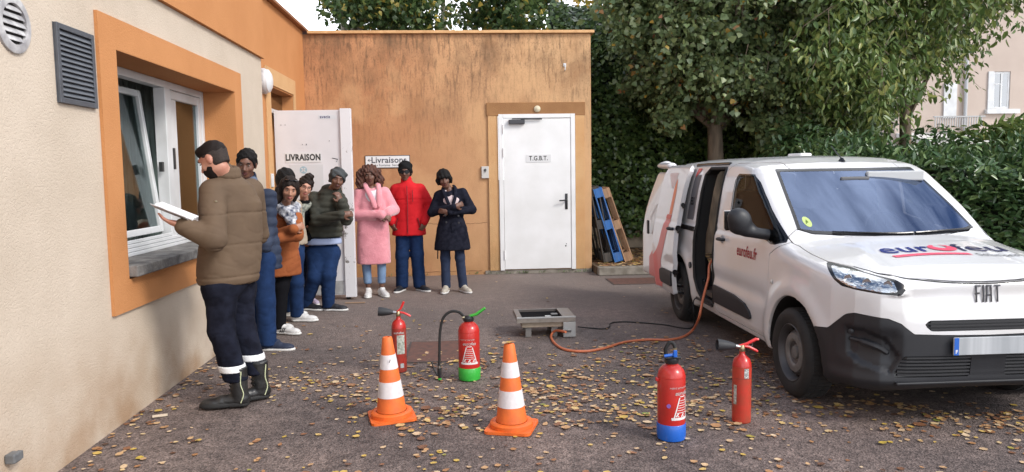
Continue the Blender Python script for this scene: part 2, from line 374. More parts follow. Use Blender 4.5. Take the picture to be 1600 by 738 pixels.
# left sash tilted inwards at the top
Mt = Matrix.Translation((FX-.03, 0, wb+.13)) @ Matrix.Rotation(math.radians(-6.5), 4, 'Y') @ Matrix.Translation((-(FX-.03), 0, -(wb+.13)))
s1 = rect_frame('tilted_sash', FX-.07, FX-.015, WY0+.07, 6.35, wb+.12, WZ1-.09, .052, white_pvc, win, Mt)
b = MB(); b.box((FX-.045, WY0+.121, wb+.171), (FX-.04, 6.299, WZ1-.141), Mt); b.obj('pane', pane_m, win)
s2 = rect_frame('sash', FX-.03, FX+.022, 6.475, WY1-.07, wb+.125, WZ1-.07, .075, white_pvc, win)
b = MB(); b.box((FX-.006, 6.551, wb+.201), (FX-.002, WY1-.146, WZ1-.146)); b.obj('pane', pane_m, win)
MB().box((FX-.028, 6.552, wb+.2), (FX+.018, 6.66, WZ1-.147), bev=.005).obj('sash_stile', white_pvc, win)
b = MB(); b.box((FX+.024, 6.50, 1.62), (FX+.045, 6.53, 1.80), bev=.004); b.box((FX-.01, 6.30, 1.60), (FX+.02, 6.335, 1.68), bev=.003); b.obj('handle', mat('dark_plastic', (.03, .03, .03), .4), win)
# room behind
rm = MB(); x0, x1, y0, y1, z0, z1 = XL-2.6, XL-T-.01, 3.9, 9.0, .3, 2.7
rm.add([(x0, y0, z0), (x1, y0, z0), (x1, y1, z0), (x0, y1, z0), (x0, y0, z1), (x1, y0, z1), (x1, y1, z1), (x0, y1, z1)], [(0, 3, 2, 1), (4, 5, 6, 7), (0, 1, 5, 4), (2, 3, 7, 6), (3, 0, 4, 7)])
rm.obj('room', mat('room_wall', (.50, .42, .33), .9, var=.3, vscale=1.2), lb)
b = MB()
for i in range(34):
    yy = 5.9+i*.045; b.tube([(FX-.42-.03*(i % 2), yy, 2.5), (FX-.46-.03*math.sin(i*2.1), yy+.05, 1.7), (FX-.40, yy+.03*math.sin(i), .92)], .028, 6)
cu = b.obj('curtain', mat('grey_net_curtain', (.52, .56, .54), .9, trans=.4), lb); 
MB().box((FX-1.3, 4.6, .31), (FX-.5, 5.9, 1.38), bev=.03).obj('cupboard', mat('tan_wood', (.24, .15, .08), .7, var=.3), lb)
# vents and little box on the beige wall
galv = mat('grey_zinc', (.105, .115, .135), .45, metal=.3, var=.2)
v = empty('louvre_vent', (XL, 4.42, 2.18), 0, 'grey rectangular louvred vent on the beige wall left of the window', 'vent')
b = MB(); b.box((.001, -.205, -.215), (.012, .205, .215)); 
for s in (-1, 1):
    b.box((.013, s*.19-.015, -.215), (.042, s*.19+.015, .215), bev=.003); b.box((.013, -.174, s*.2-.015), (.041, .174, s*.2+.015), bev=.003)
b.obj('frame', galv, v)
sl = None
for i in range(13):
    z = -.165+i*.0275
    if sl is None:
        b = MB(); b.add([(.014, -.173, .012), (.014, .173, .012), (.040, .173, -.012), (.040, -.173, -.012), (.014, -.173, .016), (.014, .173, .016), (.040, .173, -.008), (.040, -.173, -.008)],
                        [(0, 1, 2, 3), (7, 6, 5, 4), (0, 4, 5, 1), (1, 5, 6, 2), (2, 6, 7, 3), (3, 7, 4, 0)]); sl = b.obj('slat', galv, v); sl.location = (0, 0, z)
    else:
        c = sl.copy(); COL.objects.link(c); c.parent = v; c.location = (0, 0, z)
MB().box((.0135, -.172, -.184), (.0145, .172, .184)).obj('backing', mat('vent_black', (.012, .012, .014), .8), v)
v.scale = (.55, 1, 1)
v = empty('round_vent', (XL, 3.85, 2.31), 0, 'round white wall vent with sooty slats, top left corner', 'vent')
Mx = Matrix.Rotation(math.radians(90), 4, 'Y')
v.scale = (.6, 1, 1)
wv = mat('dirty_white_plastic', (.55, .54, .54), .5, col2=(.3, .29, .3), vscale=14)
b = MB(); b.lathe([(.10, .001), (.142, .001), (.142, .022), (.128, .03), (.10, .03), (.10, .001)], n=32, M=Mx, cap=False); b.obj('ring', wv, v, True)
b = MB(); b.lathe([(.099, .003), (.001, .0035)], n=24, M=Mx, cap=False); b.obj('duct', mat('soot', (.02, .018, .018), .9), v)
for i in range(5):
    z = -.072+i*.036; w = math.sqrt(max(.0985**2-z*z, 0))-.003
    MB().add([(.006, -w, z+.012), (.006, w, z+.012), (.026, w, z-.01), (.026, -w, z-.01), (.006, -w, z+.016), (.006, w, z+.016), (.026, w, z-.006), (.026, -w, z-.006)],
             [(0, 1, 2, 3), (7, 6, 5, 4), (0, 4, 5, 1), (1, 5, 6, 2), (2, 6, 7, 3), (3, 7, 4, 0)]).obj('slat', wv, v)
v = empty('outlet_box', (XL, 3.575, .235), 0, 'small grey plastic pipe outlet low on the beige wall', 'outlet')
gp = mat('grey_plastic', (.16, .165, .17), .5, var=.3, vscale=20)
MB().box((.001, -.035, -.022), (.05, .03, .024), bev=.008).obj('body', gp, v); MB().box((.02, .031, -.02), (.046, .045, .02), bev=.004).obj('lip', gp, v)

# ---- recessed side wall with the delivery door, and the back block
bb = empty('back_building', (0, 0, 0), 0, 'stained orange flat-roofed delivery block closing the yard', 'building')
DY0, DY1, DZ = 9.28, 10.52, 2.36
b = MB()
b.box((XR2-.3, 8.405, 0), (XR2, DY0, 3.665)); b.box((XR2-.3, DY1, 0), (XR2, YB, 3.665)); b.box((XR2-.3, DY0, DZ+.28), (XR2, DY1, 3.665))
b.obj('side_wall', orange, bb)
b = MB(); b.box((XR2+.001, DY0-.22, 0), (XR2+.014, DY0, DZ+.5)); b.box((XR2+.001, DY1, 0), (XR2+.014, DY1+.12, DZ+.5)); b.box((XR2+.001, DY0, DZ+.3), (XR2+.014, DY1, DZ+.5)); b.obj('door_surround', ochre, bb)
b = MB(); b.box((XR2-.2, DY0, DZ), (XR2-.1, DY1, DZ+.05)); b.box((XR2-.2, DY0, 0), (XR2-.1, DY0+.06, DZ)); b.box((XR2-.2, DY1-.06, 0), (XR2-.1, DY1, DZ)); b.obj('door_frame', white_pvc, bb)
b = MB(); b.box((XR2-.16, DY0, DZ+.052), (XR2-.15, DY1, DZ+.278)); b.obj('transom_pane', glass('dark_glass', (.1, .09, .08), .1), bb)
b = MB(); b.box((XR2-2.5, DY0-.8, .002), (XR2-2.4, DY1+1.5, 2.7)); b.box((XR2-2.5, DY1+.6, .002), (XR2-.31, DY1+.7, 2.7)); b.box((XR2-2.5, DY0-.8, 2.7), (XR2-.31, DY1+.7, 2.8)); b.obj('corridor', mat('room_wall', (.2, .16, .12)), bb)
RX = 1.945
RDX0, RDX1, RDZ = .565, 1.655, 2.40       # steel door opening
b = MB()
b.box((XR2-.3, YB, 0), (RDX0-.04, YB+.3, 3.62)); b.box((RDX1+.04, YB, 0), (RX, YB+.3, 3.62)); b.box((RDX0-.04, YB, RDZ+.03), (RDX1+.04, YB+.3, 3.62)); b.box((RDX0-.04, YB, 0), (RDX1+.04, YB+.3, .05))
b.box((RX-.3, YB+.301, 0), (RX, 16, 3.62))
b.obj('wall', stained, bb)
zt = 2.60
MB().box((.375, YB-.03, .06), (RDX0-.042, YB-.001, RDZ)).obj('door_surround', ochre, bb); MB().box((RDX1+.042, YB-.03, .06), (1.835, YB-.001, RDZ)).obj('door_surround', ochre, bb)
MB().box((.355, YB-.034, RDZ+.001), (1.85, YB-.001, zt), bev=.006).obj('door_lintel_band', brownstain, bb)
MB().box((.30, YB-.022, .002), (RX-.003, YB-.0015, .058)).obj('threshold_patch', concrete, bb)
lightcop = mat('painted_coping', (.62, .36, .16), .6, col2=(.5, .27, .11), vscale=10)
b = MB(); b.box((XR2+.075, YB-.055, 3.622), (RX+.05, YB+.36, 3.665), bev=.006); b.obj('coping', lightcop, bb)
b = MB(); b.box((XR2-.36, 8.5, 3.667), (XR2+.07, YB+.36, 3.70)); b.obj('side_coping', cop, bb)
MB().box((XR2-.3, YB+.31, 3.3), (RX-.31, 16, 3.4)).obj('roof', mat('roof_felt', (.1, .1, .1), .9), bb)
# hairline cracks
crack = mat('crack', (.14, .075, .035), .95)
b = MB()
def crackline(pts, w=.0025):
    pp = []
    for i in range(len(pts)-1):
        for t in np.linspace(0, 1, 9, endpoint=False):
            pp.append((pts[i][0]+(pts[i+1][0]-pts[i][0])*t+random.uniform(-.004, .004), YB-.0015, pts[i][1]+(pts[i+1][1]-pts[i][1])*t+random.uniform(-.006, .006)))
    b.tube(pp, w, 4)
crackline([(-.05, .78), (.15, .79), (.36, .80)]); crackline([(-.55, .80), (-.3, .775)]); crackline([(-.75, .05), (-.2, .06), (.3, .055)], .003)
b.obj('crack', crack, bb)
# white steel door
rd = empty('steel_door', (RDX0, YB, 0), 0, 'white steel door with T.G.B.T. notice, black lever handle and closer', 'door')
wsteel = mat('white_steel', (.80, .80, .80), .38, col2=(.72, .72, .71), vscale=2.5, spec=.4)
W = RDX1-RDX0
b = MB(); b.box((-.035, -.055, .06), (.03, .03, RDZ+.025), bev=.004); b.box((W-.03, -.055, .06), (W+.035, .03, RDZ+.025), bev=.004); b.box((.031, -.055, RDZ-.035), (W-.031, .03, RDZ+.025), bev=.004); b.obj('frame', wsteel, rd)
b = MB(); b.box((.036, -.045, .075), (W-.036, -.005, RDZ-.042), bev=.004); leaf = b.obj('leaf', wsteel, rd)
blk = mat('black_plastic', (.018, .018, .02), .4)
b = MB(); b.box((W-.125, -.053, .98), (W-.085, -.046, 1.22), bev=.003); b.tube([(W-.105, -.054, 1.12), (W-.105, -.10, 1.12), (W-.12, -.105, 1.12), (W-.22, -.105, 1.115)], .011, 8); b.obj('lever_handle', blk, rd, True)
b = MB(); b.box((.12, -.105, RDZ-.125), (.36, -.047, RDZ-.06), bev=.006); b.tube([(.30, -.085, RDZ-.05), (.62, -.075, RDZ-.052)], .011, 6); b.box((.17, -.09, RDZ-.054), (.60, -.07, RDZ-.04)); b.obj('door_closer', mat('dark_anodised', (.06, .06, .065), .4, metal=.5), rd)
b = MB()
for z in (.3, 1.85, 2.2): b.tube([(.033, -.062, z-.07), (.033, -.062, z+.07)], .011, 8)
b.obj('hinge', wsteel, rd)
b = MB(); b.tube([(W-.12, -.048, .42), (W-.12, -.044, .42)], .012, 8); b.tube([(W-.11, -.048, .45), (W-.11, -.044, .45)], .007, 8); b.obj('mark', blk, rd)
sg = MB(); sg.box((.375, -.05, 1.70), (.755, -.0455, 1.815)); nt_ = sg.obj('notice', mat('offwhite_card', (.66, .66, .66), .6), rd)
V, F = text_mesh('T.G.B.T.', .095, .0004, .0015, squeeze=.85); mesh_obj('lettering', frame_map(V, (.565, -.0515, 1.758), (1, 0, 0), (0, 0, 1), (0, -1, 0)), F, mat('black_ink', (.03, .03, .03), .6), nt_)
v = empty('bell_light', (1.12, YB-.036, 2.50), 0, 'small cream round fitting on the band above the white steel door', 'wall fitting')
Mf = Matrix.Rotation(math.radians(90), 4, 'X')
b = MB(); b.lathe([(.05, 0), (.05, .012), (.035, .025), (.0, .03)], n=16, M=Mf, cap=False); b.obj('cap', mat('cream_plastic', (.6, .52, .36), .5), v, True)
v = empty('key_switch', (.32, YB-.036+.034, 1.56), 0, 'small white key switch box left of the steel door', 'switch box')
MB().box((-.055, -.035, -.09), (.055, 0, .09), bev=.005).obj('case', mat('cream_plastic2', (.55, .53, .5), .5), v)
b = MB(); b.lathe([(.02, .036), (.02, .044), (.0, .045)], n=12, M=Mf, c=(0, 0, .035), cap=False); b.tube([(0, -.046, .035), (0, -.05, -.0)], .006, 6); b.obj('lock', mat('dark_plastic', (.03, .03, .03)), v)
v = empty('wall_hook', (1.55, YB-.001, 3.10), 0, 'tiny white bracket high on the right of the back wall', 'bracket')
b = MB(); b.tube([(0, 0, .06), (0, -.04, .05), (0, -.04, -.02), (.0, 0, -.03)], .008, 6); b.box((-.02, -.006, .03), (.02, 0, .08)); b.obj('arm', white_pvc, v)
# livraisons sign
v = empty('delivery_sign', (-1.14, YB, 1.74), 0, 'white rectangular sign reading Livraisons with a left arrow on the back wall', 'sign')
MB().box((-.335, -.012, -.095), (.335, -.001, .095)).obj('rim', mat('black_ink', (.03, .03, .03)), v)
MB().box((-.325, -.016, -.085), (.325, -.013, .085)).obj('board', mat('sign_white', (.74, .74, .74), .45), v)
ink = mat('grey_ink', (.07, .07, .085), .6)
V, F = text_mesh('Livraisons', .125, .0004, .0022); mesh_obj('lettering', frame_map(V, (.02, -.0172, .022), (1, 0, 0), (0, 0, 1), (0, -1, 0)), F, ink, v)
V, F = text_mesh('\u2190' if False else 'La Fontaine  Secteur ', .046, .0003, .0003); mesh_obj('small_lettering', frame_map(V, (.02, -.0172, -.052), (1, 0, 0), (0, 0, 1), (0, -1, 0)), F, ink, v)
b = MB(); b.box((-.285, -.0172, .019), (-.235, -.0166, .027)); b.add([(-.295, -.0172, .023), (-.27, -.0172, .045), (-.265, -.0172, .038), (-.282, -.0172, .023), (-.265, -.0172, .008), (-.27, -.0172, .001)], [(0, 1, 2, 3), (0, 3, 4, 5)]); b.obj('arrow', ink, v)
# bulkhead light on the recessed wall
v = empty('bulkhead_light', (XR2, 8.98, 2.66), 0, 'round white bulkhead lamp on the orange side wall', 'lamp')
b = MB(); b.lathe([(.15, 0), (.15, .03), (.14, .045)], n=32, M=Mx, cap=False); b.obj('base', wv, v, True)
b = MB(); b.lathe([(.139, .04), (.13, .075), (.09, .10), (.04, .112), (.0, .115)], n=32, M=Mx, cap=False); b.obj('shade', mat('opal_plastic', (.68, .70, .72), .3), v, True)
# grey switch plate between the door surround and the women
v = MB().box((XR2+.0145, 9.1, 1.42), (XR2+.03, 9.2, 1.58), bev=.004).obj('notice_plate', white_pvc); tag(v, 'small white plate on the wall by the delivery door hinge', 'plate')
# open delivery door leaf
ddx, ddy = XR2+.03, 9.36
dd = empty('delivery_door', (ddx, ddy, 0), math.radians(-2), 'white chipped delivery door standing open with LIVRAISON plate', 'door')
chip = bpy.data.materials.new('chipped_white_paint'); chip.use_nodes = True; nt = chip.node_tree; b_ = nt.nodes['Principled BSDF']
tc = nd(nt, 'ShaderNodeTexCoord'); n1 = nd(nt, 'ShaderNodeTexNoise'); n1.inputs['Scale'].default_value = 7; n1.inputs['Detail'].default_value = 9; n1.inputs['Roughness'].default_value = .75
cr = nd(nt, 'ShaderNodeValToRGB'); cr.color_ramp.elements[0].position = .60; cr.color_ramp.elements[0].color = (.70, .69, .71, 1); cr.color_ramp.elements[1].position = .615; cr.color_ramp.elements[1].color = (.16, .14, .13, 1)
nt.links.new(tc.outputs['Object'], n1.inputs['Vector']); nt.links.new(n1.outputs['Fac'], cr.inputs[0]); nt.links.new(cr.outputs[0], b_.inputs['Base Color']); b_.inputs['Roughness'].default_value = .45
lw = .80
plain = mat('worn_white_paint', (.69, .68, .705), .45, col2=(.63, .62, .64), vscale=3)
MB().box((0, -.045, .06), (lw, 0, 2.345), bev=.003).obj('leaf', plain, dd)
MB().box((lw+.004, -.075, .035), (lw+.135, -.002, 2.36), bev=.004).obj('edge_leaf', chip, dd)
MB().box((.02, -.050, .07), (lw-.02, -.0452, .24), bev=.002).obj('kick_plate', mat('scuffed_steel', (.42, .42, .42), .5, col2=(.3, .3, .3), vscale=12), dd)
MB().box((.12, -.050, 1.71), (.555, -.0455, 1.83)).obj('plate', mat('offwhite_card', (.66, .66, .66)), dd)
V, F = text_mesh('LIVRAISON', .105, .0004, .004, squeeze=.80); mesh_obj('lettering', frame_map(V, (.337, -.0512, 1.77), (1, 0, 0), (0, 0, 1), (0, -1, 0)), F, mat('black_ink', (.03, .03, .03)), dd)
MB().box((.165, -.0475, 1.18), (.575, -.0455, 1.685)).obj('poster', mat('poster_paper', (.58, .585, .60), .7), dd)
b = MB(); b.lathe([(.045, 0), (.045, .001), (.0, .0012)], n=20, M=Mf, c=(.335, -.0478, 1.62), cap=False); b.obj('poster_mark', mat('pale_blue_print', (.30, .42, .48), .7), dd)
b = MB()
for a in (45, 135): b.box((-.035, -.0006, -.007), (.035, .0, .007), Matrix.Translation((.335, -.0493, 1.62)) @ Matrix.Rotation(math.radians(a), 4, 'Y'))
b.obj('poster_cross', mat('poster_paper', (.58, .585, .60)), dd)
MB().box((.54, -.0475, 2.235), (.755, -.0455, 2.285)).obj('sticker', mat('sticker_grey', (.6, .62, .65), .5), dd)
V, F = text_mesh('avecis', .05, .0003, .001); mesh_obj('sticker_logo', frame_map(V, (.62, -.048, 2.262), (1, 0, 0), (0, 0, 1), (0, -1, 0)), F, mat('navy_ink', (.03, .03, .12)), dd)
b = MB()
for p in ((.08, 2.17), (.13, 2.17), (.38, 1.93), (.33, 1.93), (.66, 1.97), (.74, 1.72), (.72, 1.58), (.77, 1.6)): b.tube([(p[0], -.0465, p[1]), (p[0]+.006, -.0452, p[1])], .009 if p[0] == .38 else .006, 7)
b.tube([(.69, -.0465, 1.76), (.76, -.0465, 1.745), (.75, -.0465, 1.735)], .004, 5); b.obj('scratch', blk, dd)
b = MB(); b.box((.70, -.056, 1.02), (.75, -.0455, 1.25), bev=.003); b.tube([(.725, -.057, 1.16), (.725, -.10, 1.16), (.66, -.105, 1.155), (.60, -.105, 1.15)], .01, 8); b.obj('lever_handle', mat('steel', (.4, .4, .4), .3, metal=1), dd, True)
# ---------------------------------------------------------------- implicit surface kit
def poly_sdf(pts, P, Q):
    """signed distance of (P,Q) arrays to a closed 2D polygon, negative inside"""
    d = np.full(P.shape, 1e9); inside = np.zeros(P.shape, bool)
    n = len(pts)
    for i in range(n):
        ax, ay = pts[i]; bx, by = pts[(i+1) % n]
        ex, ey = bx-ax, by-ay
        wx, wy = P-ax, Q-ay
        t = np.clip((wx*ex+wy*ey)/(ex*ex+ey*ey+1e-12), 0, 1)
        d = np.minimum(d, (wx-ex*t)**2+(wy-ey*t)**2)
        c = ((ay > Q) != (by > Q))
        if ey != 0:
            inside ^= c & (P < ex*(Q-ay)/ey+ax)
    d = np.sqrt(d)
    return np.where(inside, -d, d)

def smin(a, b, k):
    if k <= 0: return np.minimum(a, b)
    h = np.maximum(k-np.abs(a-b), 0)/k
    return np.minimum(a, b)-h*h*k*0.25

def smax(a, b, k): return -smin(-a, -b, k)

def surface_nets(D, lo, h):
    """vertices and quads of the zero level of D on a regular grid"""
    S = D < 0
    nx, ny, nz = D.shape
    cnt = np.zeros((nx-1, ny-1, nz-1), np.int16)
    for i in (0, 1):
        for j in (0, 1):
            for k in (0, 1):
                cnt += S[i:nx-1+i, j:ny-1+j, k:nz-1+k]
    act = (cnt > 0) & (cnt < 8)
    idx = np.full(act.shape, -1, np.int64)
    ii, jj, kk = np.nonzero(act)
    idx[ii, jj, kk] = np.arange(len(ii))
    acc = np.zeros((len(ii), 3)); num = np.zeros(len(ii))
    cor = [(i, j, k) for i in (0, 1) for j in (0, 1) for k in (0, 1)]
    for a in cor:
        for ax in range(3):
            if a[ax] == 0:
                b = list(a); b[ax] = 1
                va = D[ii+a[0], jj+a[1], kk+a[2]]; vb = D[ii+b[0], jj+b[1], kk+b[2]]
                m = (va < 0) != (vb < 0)
                t = np.where(m, va/np.where(m, va-vb, 1), 0)
                p = np.tile(np.array(a, float), (len(ii), 1)); p[:, ax] += t
                acc[m] += p[m]; num[m] += 1
    V = (acc/num[:, None]+np.stack([ii, jj, kk], 1))*h+np.array(lo)
    F = []
    for ax in range(3):
        sl0 = [slice(None)]*3; sl1 = [slice(None)]*3
        sl0[ax] = slice(0, -1); sl1[ax] = slice(1, None)
        a = S[tuple(sl0)]; b = S[tuple(sl1)]
        x = a != b
        e = np.stack(np.nonzero(x), 1)
        o1, o2 = [q for q in range(3) if q != ax]
        e = e[(e[:, o1] > 0) & (e[:, o2] > 0) & (e[:, o1] < D.shape[o1]-1) & (e[:, o2] < D.shape[o2]-1)]
        fl = a[e[:, 0], e[:, 1], e[:, 2]]
        def g(d1, d2):
            q = e.copy(); q[:, o1] -= d1; q[:, o2] -= d2
            return idx[q[:, 0], q[:, 1], q[:, 2]]
        q = np.stack([g(1, 1), g(0, 1), g(0, 0), g(1, 0)], 1)
        flip = ~fl if ax != 1 else fl
        q[flip] = q[flip][:, ::-1]
        F.append(q)
    F = np.concatenate(F)
    return V, F

class Field:
    """a signed distance grid that shapes are blended into"""
    def __init__(s, lo, hi, h):
        s.h = h; s.lo = np.array(lo, float)
        s.n = np.ceil((np.array(hi)-s.lo)/h).astype(int)+1
        s.D = np.full(s.n, 1.0, np.float32)
        s.ax = [s.lo[i]+np.arange(s.n[i])*h for i in range(3)]
    def sub(s, lo, hi, pad):
        a = np.clip(((np.array(lo)-pad-s.lo)/s.h).astype(int), 0, s.n)
        b = np.clip(((np.array(hi)+pad-s.lo)/s.h).astype(int)+2, 0, s.n)
        sl = tuple(slice(a[i], b[i]) for i in range(3))
        X, Y, Z = np.meshgrid(*[s.ax[i][sl[i]] for i in range(3)], indexing='ij', sparse=True)
        return sl, X, Y, Z
    def put(s, sl, d, k, mode='add'):
        if mode == 'add': s.D[sl] = smin(s.D[sl], d, k)
        elif mode == 'cut': s.D[sl] = smax(s.D[sl], -d, k)
    def cap(s, a, b, ra, rb=None, k=.02, mode='add', sq=(1, 1, 1)):
        """tapered capsule"""
        rb = ra if rb is None else rb
        a = np.array(a, float); b = np.array(b, float); r = max(ra, rb)
        sl, X, Y, Z = s.sub(np.minimum(a, b)-r, np.maximum(a, b)+r, k+2*s.h)
        e = b-a; L = max(e @ e, 1e-9)
        t = np.clip(((X-a[0])*e[0]+(Y-a[1])*e[1]+(Z-a[2])*e[2])/L, 0, 1)
        d = np.sqrt(((X-a[0]-e[0]*t)/sq[0])**2+((Y-a[1]-e[1]*t)/sq[1])**2+((Z-a[2]-e[2]*t)/sq[2])**2)-(ra+(rb-ra)*t)
        s.put(sl, d, k, mode)
    def chain(s, pts, rs, k=.02, mode='add'):
        for i in range(len(pts)-1): s.cap(pts[i], pts[i+1], rs[i], rs[i+1], k, mode)
    def ell(s, c, r, k=.02, M=None, mode='add'):
        """ellipsoid, M = 3x3 whose rows are its axes"""
        c = np.array(c, float); r = np.array(r, float); R = r.max()
        ext = r if M is None else np.full(3, R)
        sl, X, Y, Z = s.sub(c-ext, c+ext, k+2*s.h)
        x, y, z = X-c[0], Y-c[1], Z-c[2]
        if M is not None: x, y, z = [M[i][0]*x+M[i][1]*y+M[i][2]*z for i in range(3)]
        q = np.sqrt((x/r[0])**2+(y/r[1])**2+(z/r[2])**2)
        q2 = np.sqrt((x/r[0]**2)**2+(y/r[1]**2)**2+(z/r[2]**2)**2)+1e-9
        s.put(sl, q*(q-1)/q2, k, mode)
    def loft(s, secs, k=.02, mode='add', p=2.3):
        """upright loft: rows of (z, cx, cy, rx, ry)"""
        q = np.array(sorted(secs)); z0, z1 = q[0, 0], q[-1, 0]
        R = q[:, 3:].max()
        sl, X, Y, Z = s.sub([(q[:, 1]-R).min(), (q[:, 2]-R).min(), z0], [(q[:, 1]+R).max(), (q[:, 2]+R).max(), z1], k+2*s.h)
        z = Z.ravel()
        zz = np.clip(z, z0, z1)
        cx, cy, rx, ry = [np.interp(zz, q[:, 0], q[:, i])[None, None, :] for i in (1, 2, 3, 4)]
        g = (np.abs((X-cx)/rx)**p+np.abs((Y-cy)/ry)**p)**(1/p)
        d = (g-1)*np.minimum(rx, ry)
        cap = np.maximum(z0-z, z-z1)[None, None, :]
        s.put(sl, smax(d, cap, .02), k, mode)
    def warp(s, fn):
        """displace the surface; worked out only close to it"""
        q = np.nonzero(np.abs(s.D) < 4.5*s.h)
        s.D[q] += fn(s.ax[0][q[0]], s.ax[1][q[1]], s.ax[2][q[2]]).astype(np.float32)
    def box(s, lo, hi, k=0, mode='add'):
        sl, X, Y, Z = s.sub(lo, hi, k+2*s.h)
        d = np.maximum(np.maximum(np.maximum(lo[0]-X, X-hi[0]), np.maximum(lo[1]-Y, Y-hi[1])), np.maximum(lo[2]-Z, Z-hi[2]))
        s.put(sl, d, k, mode)
    def mesh(s):
        D = s.D
        for ax in range(3):
            a = [slice(None)]*3; a[ax] = 0; D[tuple(a)] = np.maximum(D[tuple(a)], .001)
            a[ax] = -1; D[tuple(a)] = np.maximum(D[tuple(a)], .001)
        return surface_nets(D, s.lo, s.h)

_LAT = np.random.default_rng(3).random((32, 32, 32)).astype(np.float32)*2-1
def vnoise(X, Y, Z, seed=0):
    """smooth value noise on broadcastable coordinates (unit lattice)"""
    X, Y, Z = np.broadcast_arrays(X+seed*3.7, Y+seed*1.9, Z+seed*5.3)
    xi, yi, zi = np.floor(X).astype(int), np.floor(Y).astype(int), np.floor(Z).astype(int)
    u, v, w = X-xi, Y-yi, Z-zi; u = u*u*(3-2*u); v = v*v*(3-2*v); w = w*w*(3-2*w); r = 0
    for a in (0, 1):
        for b in (0, 1):
            for c in (0, 1): r = r+_LAT[(xi+a) % 32, (yi+b) % 32, (zi+c) % 32]*(u if a else 1-u)*(v if b else 1-v)*(w if c else 1-w)
    return r
def folds(X, Y, Z, seed, amp):
    """cloth creases: sharp valleys, longer sideways than down, slanting"""
    a = vnoise(X*7+Z*3, Y*7, Z*17-X*6, seed); b = vnoise(X*15-Z*7, Y*13, Z*30+X*9, seed+2)
    return amp*(.85*np.exp(-(a/.13)**2)-.5*a+.30*np.exp(-(b/.2)**2)-.2)
# ---------------------------------------------------------------- the van's shell as a closed form
VAN_SIDE = [(-.72,.235),(-.79,.27),(-.83,.35),(-.85,.46),(-.845,.60),(-.825,.74),(-.80,.86),(-.755,.905),(-.60,.955),(-.35,1.005),(-.05,1.05),(.08,1.075),
            (.80,1.545),(.92,1.595),(1.15,1.64),(1.5,1.665),(2.0,1.67),(2.6,1.665),(3.05,1.645),(3.20,1.61),(3.27,1.50),(3.33,1.05),(3.37,.80),(3.37,.32),(3.32,.25)]
VAN_CROSS = [(-.2,.19),(.70,.205),(.79,.25),(.82,.33),(.84,.50),(.842,.72),(.832,.90),(.815,1.0),(.79,1.08),(.75,1.36),(.72,1.49),(.685,1.57),(.62,1.64),(.5,1.68),(-.2,1.70)]
VAN_PLAN = [(-.2,-.87),(.30,-.865),(.50,-.83),(.62,-.77),(.72,-.66),(.79,-.50),(.83,-.28),(.85,-.05),(.852,1.5),(.85,2.8),(.83,3.15),(.77,3.34),(.68,3.40),(-.2,3.42)]
WHEEL_Y = (-.05, 2.60)
def van_sdf(x, y, z):
    ax = np.abs(x)
    cr = (ax/.75)**2
    a = poly_sdf(VAN_SIDE, y-.10*cr*np.clip((y+.9)/.9, 0, 1)*np.clip((2.6-y)/1.5, 0, 1), z+.030*cr+.03*cr*cr*np.clip((1.25-z)/.2, 0, 1))
    b = poly_sdf(VAN_CROSS, ax, z)
    c = poly_sdf(VAN_PLAN, ax, y)
    d = smax(smax(a, b, .07), c, .09)
    # swage along the doors, flared wheel arches, bonnet creases
    for wy in WHEEL_Y:
        r = np.sqrt((y-wy)**2+(z-.30)**2)
        d = d-.022*np.exp(-((r-.43)/.07)**2)*(ax > .5)*(z > .2)
    d = d+.012*np.exp(-((z-.60)/.06)**2)*np.clip((ax-.7)/.08, 0, 1)*np.clip((y-.35)/.15, 0, 1)*np.clip((2.0-y)/.2, 0, 1)
    d = d+.010*np.exp(-((z-1.02)/.025)**2)*np.clip((ax-.7)/.08, 0, 1)*np.clip((y-.3)/.15, 0, 1)
    bon = np.clip((-.02-y)/.15, 0, 1)*(z > .8)
    d = d-.010*np.exp(-((ax-.52+.12*(y+.8))/.05)**2)*bon
    # nose: recess between the lamps, corner scallops below them
    f = np.clip((-.55-y)/.08, 0, 1)
    d = d+.016*f*np.clip((.50-ax)/.06, 0, 1)*np.exp(-((z-.76)/.075)**4)
    d = d+.022*f*np.clip((ax-.50)/.05, 0, 1)*np.exp(-((z-.50)/.09)**4)
    fog = poly_sdf([(.15, .605), (.13, .43), (.02, .375), (-.22, .335), (-.30, .45), (-.18, .56), (-.02, .605)], ax+y, z)
    d = d+.020*np.clip(-fog/.03, 0, 1)*(y < -.25)
    d = d-.018*np.clip((-.45-y)/.1, 0, 1)*np.exp(-((z-.29)/.04)**2)
    for wy in WHEEL_Y:
        r = np.sqrt((y-wy)**2+(z-.30)**2)
        d = np.where(ax > .55, np.maximum(d, .385-r), d)
    return d
# ================================================================ VAN
VAN_O = (3.03, 4.90, 0)
van = empty('delivery_van', VAN_O, 0, 'white small delivery van with its sliding and rear doors open and red and blue lettering', 'van')
vw = mat('van_white_paint', (.72, .72, .735), .28, coat=.8, spec=.5, col2=(.65, .635, .62), vscale=1.3)
clad_m = mat('charcoal_plastic', (.017, .018, .022), .5, var=.25, vscale=4, bump=.15, bscale=260, bdist=.001)
vblack = mat('black_gloss', (.012, .012, .014), .2)
rubber = mat('rubber', (.012, .012, .012), .75, bump=.2, bscale=90, bdist=.002)
wsg = glass('windscreen_glass', (.40, .42, .46), .27, gcol=(.36, .45, .68))
sdg = glass('side_glass', (.20, .20, .19), .08, gcol=(.24, .25, .27))

